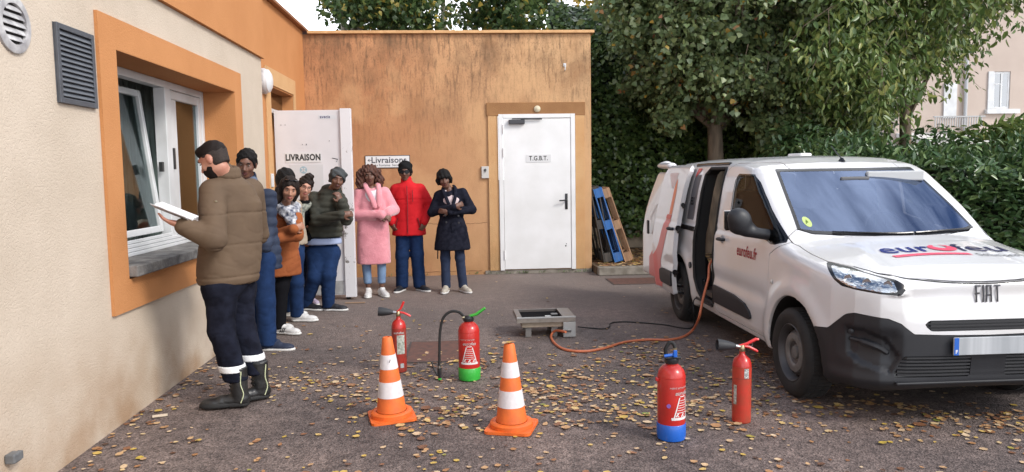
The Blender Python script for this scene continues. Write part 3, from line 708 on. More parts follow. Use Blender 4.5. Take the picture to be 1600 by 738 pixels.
class Surf:
    """polygon soup with shared vertices that can be cut along level sets"""
    def __init__(s, V): s.V = [V]; s.n = len(V)
    def all(s):
        if len(s.V) > 1: s.V = [np.concatenate(s.V)]
        return s.V[0]
    def cut(s, faces, fn):
        Q, P = faces; V = s.all(); f = fn(V[:, 0], V[:, 1], V[:, 2])
        f = np.where(np.abs(f) < 1e-7, 1e-7, f)
        sg = f[Q] < 0; c = sg.sum(1)
        inn = [Q[c == 4], []]; out = [Q[c == 0], []]
        mixed = [tuple(q) for q in Q[(c > 0) & (c < 4)]]+P
        cache = {}; new = []
        def mid(a, b):
            k = (a, b) if a < b else (b, a)
            if k not in cache:
                t = f[a]/(f[a]-f[b]); cache[k] = s.n+len(new); new.append(V[a]+(V[b]-V[a])*t)
            return cache[k]
        for p in mixed:
            si = [f[v] < 0 for v in p]
            if all(si): inn[1].append(p); continue
            if not any(si): out[1].append(p); continue
            A, B = [], []
            for i in range(len(p)):
                a, b = p[i], p[(i+1) % len(p)]
                (A if si[i] else B).append(a)
                if si[i] != si[(i+1) % len(p)]:
                    m_ = mid(a, b); A.append(m_); B.append(m_)
            if len(A) > 2: inn[1].append(tuple(A))
            if len(B) > 2: out[1].append(tuple(B))
        if new: s.V.append(np.array(new)); s.n += len(new)
        return inn, out
    def emit(s, name, faces, m, parent, fn=None, shift=0, move=None, thick=0, back=None, origin=None):
        Q, P = faces
        V = s.all(); fl = [tuple(q) for q in Q.tolist()]+P
        if not fl: return None
        used = np.unique(np.concatenate([np.array(q) for q in fl])) if P else np.unique(Q)
        remap = np.full(s.n, -1); remap[used] = np.arange(len(used))
        W = V[used].copy(); e = .004
        N = np.stack([van_sdf(W[:, 0]+e, W[:, 1], W[:, 2])-van_sdf(W[:, 0]-e, W[:, 1], W[:, 2]), van_sdf(W[:, 0], W[:, 1]+e, W[:, 2])-van_sdf(W[:, 0], W[:, 1]-e, W[:, 2]),
                      van_sdf(W[:, 0], W[:, 1], W[:, 2]+e)-van_sdf(W[:, 0], W[:, 1], W[:, 2]-e)], 1)
        N /= np.linalg.norm(N, axis=1)[:, None]+1e-9
        W += N*shift
        if fn is not None: W, N = fn(W, N)
        if move is not None: W += np.array(move)
        fl = [tuple(remap[list(q)]) for q in fl]
        if thick:
            # rim and back face give the sheet its thickness
            n = len(W); edges = {}
            for q in fl:
                for i in range(len(q)):
                    a, b = q[i], q[(i+1) % len(q)]; edges[(a, b)] = 1
            rim = [(b, a, a+n, b+n) for (a, b) in edges if (b, a) not in edges]
            W2 = np.concatenate([W, W-N*thick]); me_f = fl+[tuple(x+n for x in reversed(q)) for q in fl]
            o = mesh_obj(name, W2, me_f, m, parent, True, None)
            o.data.materials.append(back or m)
            mi = np.zeros(len(me_f), np.int32); mi[len(fl):] = 1; o.data.polygons.foreach_set('material_index', mi)
            NN = np.concatenate([N, -N]); o.data.normals_split_custom_set_from_vertices([tuple(x) for x in NN])
            # rim as its own shell so that shading stays crisp
            ids = sorted({x for q in rim for x in q}); mp_ = {x: i for i, x in enumerate(ids)}
            if ids: 
                r_ = mesh_obj(name+'_edge', W2[ids], [tuple(mp_[x] for x in q) for q in rim], m, None)
                jn = o.data; bm = bmesh.new(); bm.from_mesh(jn); k0 = len(bm.verts)
                bpy.data.objects.remove(r_)
                vs = [bm.verts.new(tuple(W2[i])) for i in ids]; 
                for q in rim:
                    try: f_ = bm.faces.new([vs[mp_[x]] for x in q]); f_.smooth = False
                    except Exception: pass
                bm.to_mesh(jn); bm.free()
            return o
        return mesh_obj(name, W, fl, m, parent, True, N)

hV = .0165
fv = Field((-.95, -1.0, .10), (.95, 3.52, 1.78), hV)
st_ = 5
Xc_, Yc_, Zc_ = np.meshgrid(*[a_[::st_] for a_ in fv.ax], indexing='ij'); Dc = van_sdf(Xc_, Yc_, Zc_)
Df = np.repeat(np.repeat(np.repeat(Dc, st_, 0), st_, 1), st_, 2)
ofs = st_//2
fv.D = np.ones(fv.n, np.float32)
ix = [np.minimum((np.arange(k_)+ofs)//st_, Dc.shape[i_]-1) for i_, k_ in enumerate(fv.n)]
fv.D = Dc[np.ix_(*ix)].astype(np.float32)
near = np.nonzero(np.abs(fv.D) < hV*5.5)
fv.D[near] = van_sdf(fv.ax[0][near[0]], fv.ax[1][near[1]], fv.ax[2][near[2]])
V, Q = fv.mesh()
for _ in range(2):
    e = .004
    d = van_sdf(V[:, 0], V[:, 1], V[:, 2])
    N = np.stack([van_sdf(V[:, 0]+e, V[:, 1], V[:, 2])-d, van_sdf(V[:, 0], V[:, 1]+e, V[:, 2])-d, van_sdf(V[:, 0], V[:, 1], V[:, 2]+e)-d], 1)/e
    g2 = (N**2).sum(1)+1e-6
    stp = np.clip(d/g2, -hV*.5, hV*.5)
    V = V-N*stp[:, None]*(g2 > .3)[:, None]
sf = Surf(V); body = [Q, []]
BIG = 10
side = lambda x: .45-np.abs(x)
def wellf(x, y, z):
    r = BIG
    for wy in WHEEL_Y: r = np.minimum(r, np.sqrt((y-wy)**2+(z-.30)**2)-.3885)
    return np.maximum(r, np.abs(x)-.815)
well, body = sf.cut(body, wellf)
under, body = sf.cut(body, lambda x, y, z: np.maximum(z-.235, np.maximum(np.abs(x)-.74, -.70-y)))
G = .0035
def take(faces, fn, gap=G):
    a, rest = sf.cut(faces, lambda x, y, z: fn(x, y, z)+gap)
    _, rest = sf.cut(rest, lambda x, y, z: fn(x, y, z)-gap)
    return a, rest
# polygons measured on the surface
P_WS = [(-.56, 1.546), (.56, 1.546), (.62, 1.281), (.655, 1.10), (.57, 1.085), (.3, 1.072), (-.3, 1.072), (-.57, 1.085), (-.655, 1.10), (-.62, 1.281)]
P_BON = [(-.733, .24), (-.712, .097), (-.722, -.114), (-.712, -.30), (-.640, -.458), (-.568, -.625), (-.485, -.72), (-.40, -.745), (-.30, -.765), (-.2, -.777), (-.1, -.783), (0, -.785),
         (.1, -.783), (.2, -.777), (.30, -.765), (.40, -.745), (.485, -.72), (.568, -.625), (.640, -.458), (.712, -.30), (.722, -.114), (.712, .097), (.733, .24), (.655, .27), (.57, .19), (.3, .085), (0, .065), (-.3, .085), (-.57, .19), (-.655, .27)]
P_DOOR = [(.43, .29), (.385, .45), (.365, .63), (.363, .93), (.20, 1.015), (.17, 1.06), (.56, 1.38), (.86, 1.565), (1.00, 1.60), (1.44, 1.60), (1.55, 1.54), (1.57, 1.12), (1.54, .72), (1.52, .385), (1.50, .29)]
P_WIN = [(1.47, 1.15), (1.41, 1.46), (1.36, 1.515), (.93, 1.51), (.80, 1.455), (.592, 1.318), (.237, 1.062), (.206, 1.027), (.30, 1.003), (.375, 1.0)]
P_WINM = [(1.28, 1.153), (1.295, 1.46), (1.25, 1.512), (.93, 1.507), (.80, 1.445), (.592, 1.308), (.237, 1.062), (.206, 1.027), (.30, 1.003), (.375, 1.0)]
P_SLID = [(1.59, .29), (1.60, .7), (1.60, 1.12), (1.58, 1.54), (1.62, 1.60), (2.38, 1.60), (2.42, 1.52), (2.42, .76), (2.35, .70), (2.23, .52), (2.19, .29)]
P_OPEN = [(1.575, .345), (1.575, 1.50), (1.60, 1.56), (2.02, 1.56), (2.10, 1.50), (2.13, 1.1), (2.13, .72), (2.10, .52), (2.02, .40), (1.92, .345)]
P_LAMP = [(.42, .952), (.175, .936), (-.066, .907), (-.226, .893), (-.287, .868), (-.307, .838), (-.28, .803), (-.158, .808), (.041, .822), (.187, .834), (.266, .864), (.351, .912)]
P_LENS = [(.345, .934), (.10, .920), (-.215, .880), (-.262, .822), (-.156, .820), (.12, .838), (.225, .866)]
P_CLAD = [(.46, .10), (.46, .548), (.309, .561), (.142, .668), (.06, .685), (-.20, .668), (-.29, .640), (-.375, .580), (-.655, .571), (-1.0, .566), (-1.0, .10)]
uu = lambda x, y: np.abs(x)+y
bonnet, body = take(body, lambda x, y, z: np.maximum(poly_sdf(P_BON, x, y), .83-z))
ws, body = sf.cut(body, lambda x, y, z: np.maximum(poly_sdf(P_WS, x, z), y-1.2))
ws_in, ws_rim = sf.cut(ws, lambda x, y, z: poly_sdf(P_WS, x, z)+.022)
lamps, body = sf.cut(body, lambda x, y, z: np.maximum(np.maximum(poly_sdf(P_LAMP, uu(x, y), z), y+.05), .3-np.abs(x)))
clad, body = take(body, lambda x, y, z: np.maximum(poly_sdf(P_CLAD, uu(x, y), z), y+.30), .0015)
P_UG = [(-.385, .632), (-.357, .660), (.357, .660), (.385, .632), (.345, .596), (-.345, .596)]
ugr, body = sf.cut(body, lambda x, y, z: np.maximum(poly_sdf(P_UG, x, z), y+.6))
P_LG = [(.555, .325), (.50, .452), (.105, .452), (.105, .325)]
lgr, clad = sf.cut(clad, lambda x, y, z: np.maximum(poly_sdf(P_LG, np.abs(x), z), y+.5))
# sides: door cuts
dR, body = take(body, lambda x, y, z: np.maximum(poly_sdf(P_DOOR, y, z), x+.45))
dL, body = take(body, lambda x, y, z: np.maximum(poly_sdf(P_DOOR, y, z), .45-x))
slR, body_ = sf.cut(body, lambda x, y, z: np.maximum(poly_sdf(P_SLID, y, z), x+.45))
hole, body = sf.cut(body, lambda x, y, z: np.maximum(poly_sdf(P_OPEN, y, z), x+.45))
slL, body = take(body, lambda x, y, z: np.maximum(poly_sdf(P_SLID, y, z), .45-x))
wsl, slL = sf.cut(slL, lambda x, y, z: poly_sdf([(1.70, 1.12), (1.72, 1.50), (2.26, 1.50), (2.30, 1.12)], y, z))
rear, body = take(body, lambda x, y, z: np.maximum(3.25-y, np.maximum(np.abs(x)-.70, np.maximum(.30-z, z-1.57))))
dwR, dR = sf.cut(dR, lambda x, y, z: poly_sdf(P_WINM, y, z))
dwL, dL = sf.cut(dL, lambda x, y, z: poly_sdf(P_WINM, y, z))
# painted sheets
inner = mat('van_inner_grey', (.10, .10, .105), .8, var=.4)
fm = mat('filler_cap_seam', (.2, .2, .2), .6)
sf.emit('body', body, vw, van, thick=.012, back=inner)
_a, _b = sf.cut(well, lambda x, y, z: x)
for q_ in (_a, _b):
    for r_ in sf.cut(q_, lambda x, y, z: y-1.3): sf.emit('wheel_arch_liner', r_, rubber, van)
sf.emit('underbody', under, rubber, van)
bo = sf.emit('bonnet', bonnet, vw, van, shift=.001, thick=.01)
sf.emit('windscreen', ws_in, wsg, van, shift=.001)
sf.emit('windscreen_seal', ws_rim, vblack, van, shift=.002)
bp = sf.emit('bumper', clad, clad_m, van, shift=.004, thick=.012)
fdr = sf.emit('front_door', dR, vw, van, thick=.03); fdl = sf.emit('front_door', dL, vw, van, thick=.03)
for par, f in ((fdr, dwR), (fdl, dwL)):
    a, r = sf.cut(f, lambda x, y, z: poly_sdf(P_WINM, y, z)+.012)
    t_, a = sf.cut(a, lambda x, y, z: np.maximum(poly_sdf([(.1, .9), (.62, .9), (.60, 1.32), (.5, 1.30), (.1, 1.10)], y, z), 0*z-1)) if par is fdr else ([a[0][:0], []], a)
    sf.emit('door_window', a, sdg, par, shift=-.006)
    sf.emit('window_seal', r, vblack, par, shift=.001)
    if t_[1] or len(t_[0]): sf.emit('quarter_pane', t_, sdg, par, shift=-.004)
sldl = sf.emit('sliding_door', slL, vw, van); sf.emit('door_window', wsl, sdg, sldl, shift=-.004)
# opened sliding door, moved back and outwards, leaning like the body side
def open_slide(W, N):
    W = W.copy(); t = np.clip((1.65-W[:, 2])/1.2, 0, 1)
    W[:, 1] += .845; W[:, 0] -= .075+.055*t
    return W, N
sd = sf.emit('sliding_door', slR, vw, van, fn=open_slide, thick=.045, back=mat('door_card_grey', (.5, .5, .51), .5))
# coloured stripe on it: cut from the same surface
def stripe(poly): return lambda x, y, z: poly_sdf(poly, y, z)
P_ST1 = [(1.86, 1.47), (1.80, 1.33), (1.82, 1.09), (1.925, 1.09), (1.90, 1.30), (1.90, 1.38)]
P_ST2 = [(1.81, 1.088), (1.99, 1.088), (2.01, 1.04), (1.83, 1.04)]
P_ST3 = [(1.83, 1.038), (2.01, 1.038), (2.16, .76), (2.30, .62), (2.24, .45), (2.21, .31), (1.99, .31), (1.97, .36), (2.02, .50), (2.03, .60), (1.96, .72), (1.85, .95)]
# back door swung open 90 degrees
def open_rear(W, N):
    c = np.array([-.80, 3.36]); W2 = W.copy(); N2 = N.copy()
    dx, dy = W[:, 0]+.70, W[:, 1]-3.36
    W2[:, 0] = c[0]-dy*1.0+.0; W2[:, 1] = c[1]+dx*1.0
    t = np.clip((W[:, 2]-1.0)/.65, 0, 1); W2[:, 0] += .14*t**1.4-.02
    N2[:, 0] = -N[:, 1]; N2[:, 1] = N[:, 0]; return W2, N2
rl, rr = sf.cut(rear, lambda x, y, z: x-.12)
rdv = sf.emit('rear_door', rl, vw, van, fn=open_rear, thick=.03)
sf.emit('rear_door', rr, vw, van, thick=.02)
def table(fn, lo, hi, A, B, n=20):
    """root of a monotone field on an (A, B) grid, looked up bilinearly"""
    AA, BB = np.meshgrid(A, B, indexing='ij'); l = np.full(AA.shape, float(lo)); h = np.full(AA.shape, float(hi))
    for _ in range(n):
        m_ = (l+h)/2; ins = fn(m_, AA, BB) < 0
        l = np.where(ins, m_, l); h = np.where(ins, h, m_)
    def look(a, b):
        i = min(max((a-A[0])/(A[1]-A[0]), 0), len(A)-1.001); j = min(max((b-B[0])/(B[1]-B[0]), 0), len(B)-1.001)
        i0, j0 = int(i), int(j); u, v = i-i0, j-j0
        return l[i0, j0]*(1-u)*(1-v)+l[i0+1, j0]*u*(1-v)+l[i0, j0+1]*(1-u)*v+l[i0+1, j0+1]*u*v
    return look
_sx = table(lambda m_, y, z: van_sdf(m_, y, z), .3, .95, np.linspace(.2, 3.2, 61), np.linspace(.28, 1.64, 70))
_sz = table(lambda m_, x, y: van_sdf(x, y, m_), .72, 1.8, np.linspace(-.62, .62, 43), np.linspace(-.62, .02, 32))
_sr = table(lambda m_, x, y: van_sdf(x, y, m_), 1.3, 1.8, np.linspace(-.3, .3, 5), np.linspace(.85, 2.0, 20))
_sy = table(lambda m_, x, z: van_sdf(x, m_, z), 0, -.95, np.linspace(-.58, .58, 41), np.linspace(.29, .87, 60))
_sw = table(lambda m_, x, z: van_sdf(x, m_, z), 1.3, -.4, np.linspace(-.66, .66, 34), np.linspace(1.07, 1.22, 26))
_sc = table(lambda m_, u_, z: van_sdf(m_, u_-m_, z), .45, .86, np.linspace(-.3, .4, 36), np.linspace(.28, .95, 50))
def sx_(y, z, sgn=-1, o=.003): return sgn*(_sx(y, z)+o)
def sz_(x, y, o=.003, lo=.5, hi=1.8): return (_sz if y < .03 else _sr)(x, y)+o
def sy_(x, z, o=.003): return _sy(x, z)-o
red_m = mat('faded_red_film', (.70, .20, .19), .4); red_d = mat('red_film', (.62, .045, .03), .35); org_m = mat('orange_film', (.80, .22, .09), .4); pink_m = mat('pale_pink_film', (.68, .55, .53), .4)
for nm, pl, m_ in (('stripe', P_ST1, org_m), ('stripe', P_ST2, red_d), ('stripe', P_ST3, red_m), ('stripe', [(1.90, 1.52), (2.22, 1.52), (1.98, 1.35), (1.90, 1.42)], pink_m)):
    a, _ = sf.cut(slR, stripe(pl)); sf.emit(nm, a, m_, sd, fn=open_slide, shift=.0025)
a, _ = sf.cut(rl, lambda x, y, z: poly_sdf([(-.2, .3), (-.2, .52), (-.42, .66), (-.48, .52), (-.48, .3)], x, z)); sf.emit('stripe', a, red_m, rdv, fn=open_rear, shift=.0025)
def slab(faces, poly, name, m_, par, fn=None, h=.018):
    a, _ = sf.cut(faces, stripe(poly)); return sf.emit(name, a, m_, par, fn=fn, shift=h, thick=h)
slab(slR, [(1.60, .375), (1.60, .525), (1.95, .525), (2.02, .50), (2.02, .40), (1.98, .375)], 'rub_strip', clad_m, sd, open_slide)
for p_, f_ in ((fdr, dR), (fdl, dL)):
    slab(f_, [(1.53, .375), (1.535, .53), (1.05, .52), (.80, .49), (.70, .44), (.68, .40), (.70, .378)], 'rub_strip', clad_m, p_)
# front door details
def handle(y, z, par, sgn=-1, dx=0, dy=0):
    x = sx_(y, z, sgn)
    b = MB(); b.lathe([(.036, 0), (.034, .003), (.0, .0035)], n=20, M=Matrix.Rotation(math.radians(-90*1 if sgn < 0 else 90), 4, 'Y'), c=(x+dx-sgn*.0, y+dy, z), cap=False); b.obj('handle_cup', mat('cup_grey', (.35, .35, .36), .4), par)
    b = MB(); b.tube(bez([(x+dx, y+dy-.055, z), (x+dx+sgn*.03, y+dy-.05, z+.001), (x+dx+sgn*.034, y+dy+.03, z), (x+dx+sgn*.004, y+dy+.05, z)], 4), .014, 8); b.obj('handle', clad_m, par, True)
handle(1.36, .95, fdr); handle(1.36, .95, fdl, 1)
def open_pt(y, z):
    x = sx_(y, z); t = min(max((1.65-z)/1.2, 0), 1); return x-.075-.055*t, y+.845
hx, hy = open_pt(1.71, .955)
b = MB(); b.tube(bez([(hx, hy-.055, .955), (hx-.03, hy-.05, .956), (hx-.034, hy+.03, .955), (hx-.004, hy+.05, .955)], 4), .016, 8); b.obj('handle', clad_m, sd, True)
# latch hardware on the sliding door's front edge
b = MB()
for z, r in ((1.20, .022), (.965, .03), (.52, .028)):
    lx, ly = open_pt(1.60, z); b.tube([(lx+.03, ly-.02, z), (lx+.03, ly-.004, z)], r, 10); b.tube([(lx+.03, ly-.012, z-r*1.6), (lx+.035, ly-.012, z-r*.4)], .010, 6)
b.obj('latch', vblack, sd)
lx, ly = open_pt(1.62, .30)
b = MB()
for z in (.30, .37): b.tube([(lx+.05, ly+.10, z), (-.74, 2.25, z+.005), (-.66, 2.02, z+.01)], .014, 8)
b.box((-.76, 2.02, .24), (-.70, 2.10, .50), bev=.01); b.obj('slide_arm', vblack, van)
# lower sill step, rails
b = MB(); b.box((-.80, 1.60, .335), (-.55, 2.05, .348)); b.box((-.822, 1.60, .31), (-.80, 2.06, .334)); b.obj('step_tray', vblack, van)
b = MB(); b.box((sx_(2.5, .97)-.004, 2.17, .955), (sx_(2.5, .97)+.01, 3.15, 1.0)); b.obj('slide_rail', vblack, van)
b = MB(); b.tube([(sx_(1.60, 1.598, -1, .004), 1.60, 1.598), (sx_(2.2, 1.598, -1, .004), 2.2, 1.598), (sx_(2.5, 1.59, -1, .004), 2.5, 1.592)], .016, 8); b.obj('roof_rail_channel', vblack, van, True)
# opening seal
ring = []
P2 = P_OPEN; n2 = len(P2)
pp = []
for i in range(n2):
    a, c = P2[i], P2[(i+1) % n2]
    for t in np.linspace(0, 1, 5, endpoint=False): y, z = a[0]+(c[0]-a[0])*t, a[1]+(c[1]-a[1])*t; pp.append((sx_(y, z)+.006, y, z))
b = MB(); b.tube(pp+[pp[0]], .017, 8, caps=False)
V0 = [(p[0]+.0, p[1], p[2]) for p in pp]; V1 = [(p[0]+.11, p[1]+(.0 if p[1] < 1.7 else -.0), p[2]) for p in pp]; k = len(pp)
b.add(V0+V1, [(i, (i+1) % k, (i+1) % k+k, i+k) for i in range(k)]); b.obj('opening_seal', rubber, van, True)
# C pillar glass-grey panel with lettering, fuel flap, catches
q = MB(); ys = [(2.22, 1.50), (2.40, 1.50), (2.45, 1.06), (2.25, 1.06)]
pn, _ = sf.cut(body, lambda x, y, z: np.maximum(poly_sdf(ys, y, z), x+.4)); sf.emit('quarter_film', pn, mat('grey_film', (.09, .095, .11), .35), van, shift=.003)
pn, _ = sf.cut(body, lambda x, y, z: np.maximum(poly_sdf([(2.26, 1.56), (2.40, 1.56), (2.38, 1.47)], y, z), x+.4)); sf.emit('quarter_flash', pn, red_d, van, shift=.005)
Vt, Ft = text_mesh('EU', .10, .0003, .003, squeeze=.8); mesh_obj('quarter_lettering', [(sx_(2.335-v[0], 1.24+v[1], -1, .008), 2.335-v[0], 1.24+v[1]) for v in Vt], Ft, vblack, van)
b = MB()
for y, z, r in ((2.21, .62, .032),): b.tube([(sx_(y, z)+.005, y, z), (sx_(y, z)-.008, y, z)], r, 14)
b.obj('catch', vblack, van)
b = MB(); b.tube([(sx_(2.2, .86)+.004, 2.2, .86), (sx_(2.2, .86)-.004, 2.2, .86)], .03, 16); b.obj('bump_stop', mat('offwhite_plastic', (.6, .6, .6), .5), van)
# door lettering
Vt, Ft = text_mesh('eurofeu.fr', .125, .0003, .0022, squeeze=.78)
mesh_obj('lettering', [(sx_(.79-v[0], .895+v[1], -1, .0045), .79-v[0], .895+v[1]) for v in Vt], Ft, mat('crimson_film', (.50, .03, .045), .4), fdr)
# bonnet logo
def on_bonnet(pts, o=.006): return [(p[0], p[1], sz_(p[0], p[1], o, .7, 1.25)) for p in pts]
navy, blue = mat('navy_film', (.025, .03, .14), .35), mat('blue_film', (.035, .06, .34), .35)
pinkred = mat('rose_film', (.72, .06, .13), .35)
def blogo(txt, x0, x1, yb, h, m_, bold=.004, name='lettering', gap=None):
    Vt, Ft = text_mesh(txt, h*1.35, .0003, bold, align='LEFT'); a = np.array(Vt); w = a[:, 0].max()-a[:, 0].min()
    a[:, 0] = (a[:, 0]-a[:, 0].min())/w*(x1-x0)+x0; a[:, 1] = (a[:, 1]-a[:, 1].min())+yb
    mesh_obj(name, on_bonnet([(p[0], p[1]) for p in a]), Ft, m_, bo)
blogo('eur', -.355, -.02, -.355, .18, blue, .003); blogo('f', .150, .222, -.355, .18, navy, .003); blogo('eu', .222, .475, -.355, .18, navy, .003)
# flame-shaped o
fl = []
for i in range(40):
    t = i/39*2*math.pi; r = 1
    fl.append((.068+.088*math.cos(t), -.275+.078*math.sin(t)))
fi = [(.072+.040*math.cos(i/39*2*math.pi), -.245+.042*math.sin(i/39*2*math.pi)) for i in range(40)]
Vt = on_bonnet(fl+fi); mesh_obj('logo_flame', Vt, [(i, (i+1) % 40, (i+1) % 40+40, i+40) for i in range(40) if not (7 < i < 13)], pinkred, bo)
bar = [(-.33+.5*i/20, -.435+.012*math.sin(i/20*3.1)) for i in range(21)]+[(-.345+.5*i/20, -.400+.014*math.sin(i/20*3.1)) for i in range(21)]
mesh_obj('logo_bar', on_bonnet(bar), [(i, i+1, i+22, i+21) for i in range(20)], pinkred, bo)
blogo('Solutions', .20, .47, -.455, .055, mat('grey_film2', (.22, .22, .24), .4), .0008, 'small_lettering')
b = MB(); lf_ = [(-.63, -.475), (-.568, -.630), (-.485, -.727), (-.40, -.752), (-.30, -.772), (-.2, -.784), (-.1, -.790)]
lf_ = lf_+[(0, -.792)]+[(-a_, c_) for a_, c_ in reversed(lf_)]
def zb_(x, y):
    a_, c_ = .7, 1.05
    for _ in range(16):
        m_ = (a_+c_)/2
        if van_sdf(np.array([x]), np.array([y]), np.array([m_]))[0] < 0: a_ = m_
        else: c_ = m_
    return a_
b.tube([(x, y, zb_(x, y)-.002) for x, y in bez(lf_, 2)], .0055, 6); b.obj('bonnet_gap_line', vblack, van, True)  # black tube added to stand for the shade in the bonnet's front gap
# badge
Vt, Ft = text_mesh('FIAT', .105, .004, .002, squeeze=.50, align='CENTER')
ax_ = np.array(Vt); ax_[:, 1] *= 1.30
# heavy bars for the badge letters
b = MB()
def bar2(p, q_, w=.0045):
    p, q_ = np.array(p), np.array(q_); d = (q_-p); d = d/np.linalg.norm(d); n_ = np.array([-d[1], d[0]])*w
    c = [p+n_, p-n_, q_-n_, q_+n_]; xs = [(c_[0]-.0, c_[1]) for c_ in c]
    b.add([(u, sy_(u, v, .003), v) for u, v in xs]+[(u, sy_(u, v, .006), v) for u, v in xs], [(0, 1, 2, 3), (7, 6, 5, 4), (0, 4, 5, 1), (1, 5, 6, 2), (2, 6, 7, 3), (3, 7, 4, 0)])
z0, z1 = .757, .858; xo = -.0
bar2((xo-.064, z0), (xo-.070, z1)); bar2((xo-.070, z1-.005), (xo-.040, z1-.005)); bar2((xo-.066, z0+.052), (xo-.044, z0+.052))
bar2((xo-.023, z0), (xo-.026, z1))
bar2((xo-.004, z0), (xo-.004, z1)); bar2((xo+.026, z0), (xo+.019, z1)); bar2((xo-.004, z1-.005), (xo+.020, z1-.005)); bar2((xo-.002, z0+.040), (xo+.022, z0+.040))
bar2((xo+.064, z0), (xo+.058, z1)); bar2((xo+.042, z1-.005), (xo+.078, z1-.005))
b.obj('badge', mat('dark_chrome', (.10, .10, .11), .3, metal=.8), van)
# lamps
for sgn in (-1, 1):
    side_f, _ = sf.cut(lamps, lambda x, y, z: -sgn*x+.2)
    hl = sf.emit('headlight', side_f, vblack, van, shift=.0)
    lf, _ = sf.cut(side_f, lambda x, y, z: poly_sdf(P_LENS, uu(x, y), z))
    refl = mat('lamp_chrome', (.75, .76, .78), .12, metal=1, bump=.35, bscale=12, bdist=.03, col2=(.38, .38, .40), vscale=12, stretch=(1, 1, 3))
    sf.emit('reflector', lf, refl, hl, shift=.001)
    lp = sf.emit('lens', lf, glass('clear_lens', (.92, .94, .95), .10), hl, shift=.006)
    b = MB()
    for u_, z in ((-.18, .862), (-.02, .868), (.14, .880)):
        lo_ = _sc(u_, z)
        p_ = Vector((sgn*(lo_+.001), u_-lo_-.001, z)); d_ = Vector((sgn*.6, -1, 0)).normalized()
        Mt_ = Matrix.Translation(p_) @ d_.to_track_quat('Z', 'Y').to_matrix().to_4x4()
        b.lathe([(.026, -.012), (.024, .003), (.016, .001), (.0, -.004)], n=16, M=Mt_, cap=False)
    b.obj('bulb_cup', mat('bulb_cup', (.82, .82, .84), .08, metal=1), hl, True)
# grilles
def grille(name, faces, n, z0, z1, xa, xb, par, arch=0):
    g_ = sf.emit(name, faces, vblack, van, shift=-.012)
    for i in range(n):
        z = z0+(z1-z0)*(i+.5)/n
        b = MB(); K = 10; xs = np.linspace(xa, xb, K)
        w = (z1-z0)/n*.26
        V_ = []
        for x in xs:
            y = sy_(x, z, .002); V_ += [(x, y, z-w), (x, y+.02, z-w), (x, y+.02, z+w), (x, y, z+w)]
        F_ = []
        for j in range(K-1):
            for q_ in range(4): F_.append((j*4+q_, j*4+(q_+1) % 4, (j+1)*4+(q_+1) % 4, (j+1)*4+q_))
        F_ += [(0, 1, 2, 3), tuple((K-1)*4+t for t in (3, 2, 1, 0))]
        b.add(V_, F_); b.obj('slat', mat('grille_plastic', (.03, .031, .034), .4), g_)
    return g_
grille('upper_grille', ugr, 3, .598, .658, -.35, .35, van)
ll, lr = sf.cut(lgr, lambda x, y, z: x)
grille('lower_grille', ll, 6, .328, .450, -.53, -.107, van); grille('lower_grille', lr, 6, .328, .450, .107, .53, van)
b = MB(); b.box((-.55, -.835, .285), (.55, -.80, .300), bev=.005); b.obj('bumper_lip', clad_m, bp)
# fog-lamp recess trims on the bumper corners
for sgn in (-1, 1):
    b = MB()
    pts = [(.12, .60), (.11, .50), (.13, .42), (.02, .38), (-.10, .335)]
    def cor(u_, z, o=.004):
        lo_ = _sc(u_, z)
        return (sgn*(lo_+o), u_-lo_-o*.7, z)
    b.tube(bez([cor(.10, .520, .006), cor(.0, .512, .009), (cor(-.12, .49, .006)), cor(-.2, .455, .004)], 6), [.014]*6+[.022]*6+[.018]*6+[.004], 8)
    b.lathe([(.018, 0), (.016, .012), (.0, .018)], n=12, M=Matrix.Translation(cor(.10, .565)) @ Vector((sgn*.6, -1, 0)).to_track_quat('Z', 'Y').to_matrix().to_4x4(), cap=False)
    b.obj('fog_trim', clad_m, bp, True)
# number plate
pl = MB().box((-.235, -.868, .462), (.235, -.857, .565), bev=.003).obj('number_plate', mat('plate_white', (.50, .52, .54), .4, col2=(.34, .36, .38), vscale=3, stretch=(5, 1, .2)), van)
MB().box((-.234, -.8695, .463), (-.206, -.8685, .564)).obj('blue_band', mat('plate_blue', (.02, .12, .50), .4), pl)
MB().box((.212, -.8695, .463), (.234, -.8685, .564)).obj('blue_band', mat('plate_blue', (.02, .12, .50), .4), pl)
Vt, Ft = text_mesh('F', .03, .0002, .001); mesh_obj('lettering', frame_map(Vt, (-.220, -.8702, .482), (1, 0, 0), (0, 0, 1), (0, -1, 0)), Ft, mat('sign_white', (.74, .74, .74)), pl)
# repeater, wipers, antenna, roof box, sticker
b = MB(); b.lathe([(.017, 0), (.015, .008), (.0, .011)], n=12, M=Matrix.Translation((sx_(.29, .735), .29, .735)) @ Matrix.Rotation(math.radians(-90), 4, 'Y'), cap=False); b.obj('side_repeater', mat('repeater', (.6, .58, .55), .3), van)
b = MB()
xa, ya = .02, .80
b.lathe([(.026, 0), (.02, .012), (.009, .03)], n=12, c=(xa, ya+.15, sz_(xa, ya+.15, 0, 1.3)), M=Matrix.Scale(1.5, 4, (0, 1, 0))); zr = sz_(xa, ya+.15, 0, 1.3)
b.tube([(xa, ya+.15, zr+.02), (xa-.03, ya+.27, zr+.13)], [.006, .003], 6); b.obj('antenna', vblack, van, True)
b = MB(); b.box((.30, 2.3, 1.65), (.42, 2.6, 1.70), bev=.015); b.obj('roof_beacon_box', mat('beacon_white', (.75, .75, .74), .4), van)
b = MB()
st = []
for i in range(24): t = i/24*2*math.pi; st.append((-.565+.026*math.cos(t), 1.165+.034*math.sin(t)))
def wsy(x, z, o=.004): return _sw(x, z)-o
b.add([(x, wsy(x, z), z) for x, z in st], [tuple(range(24))]); b.obj('windscreen_sticker', mat('lime_sticker', (.50, .62, .20), .5), van)
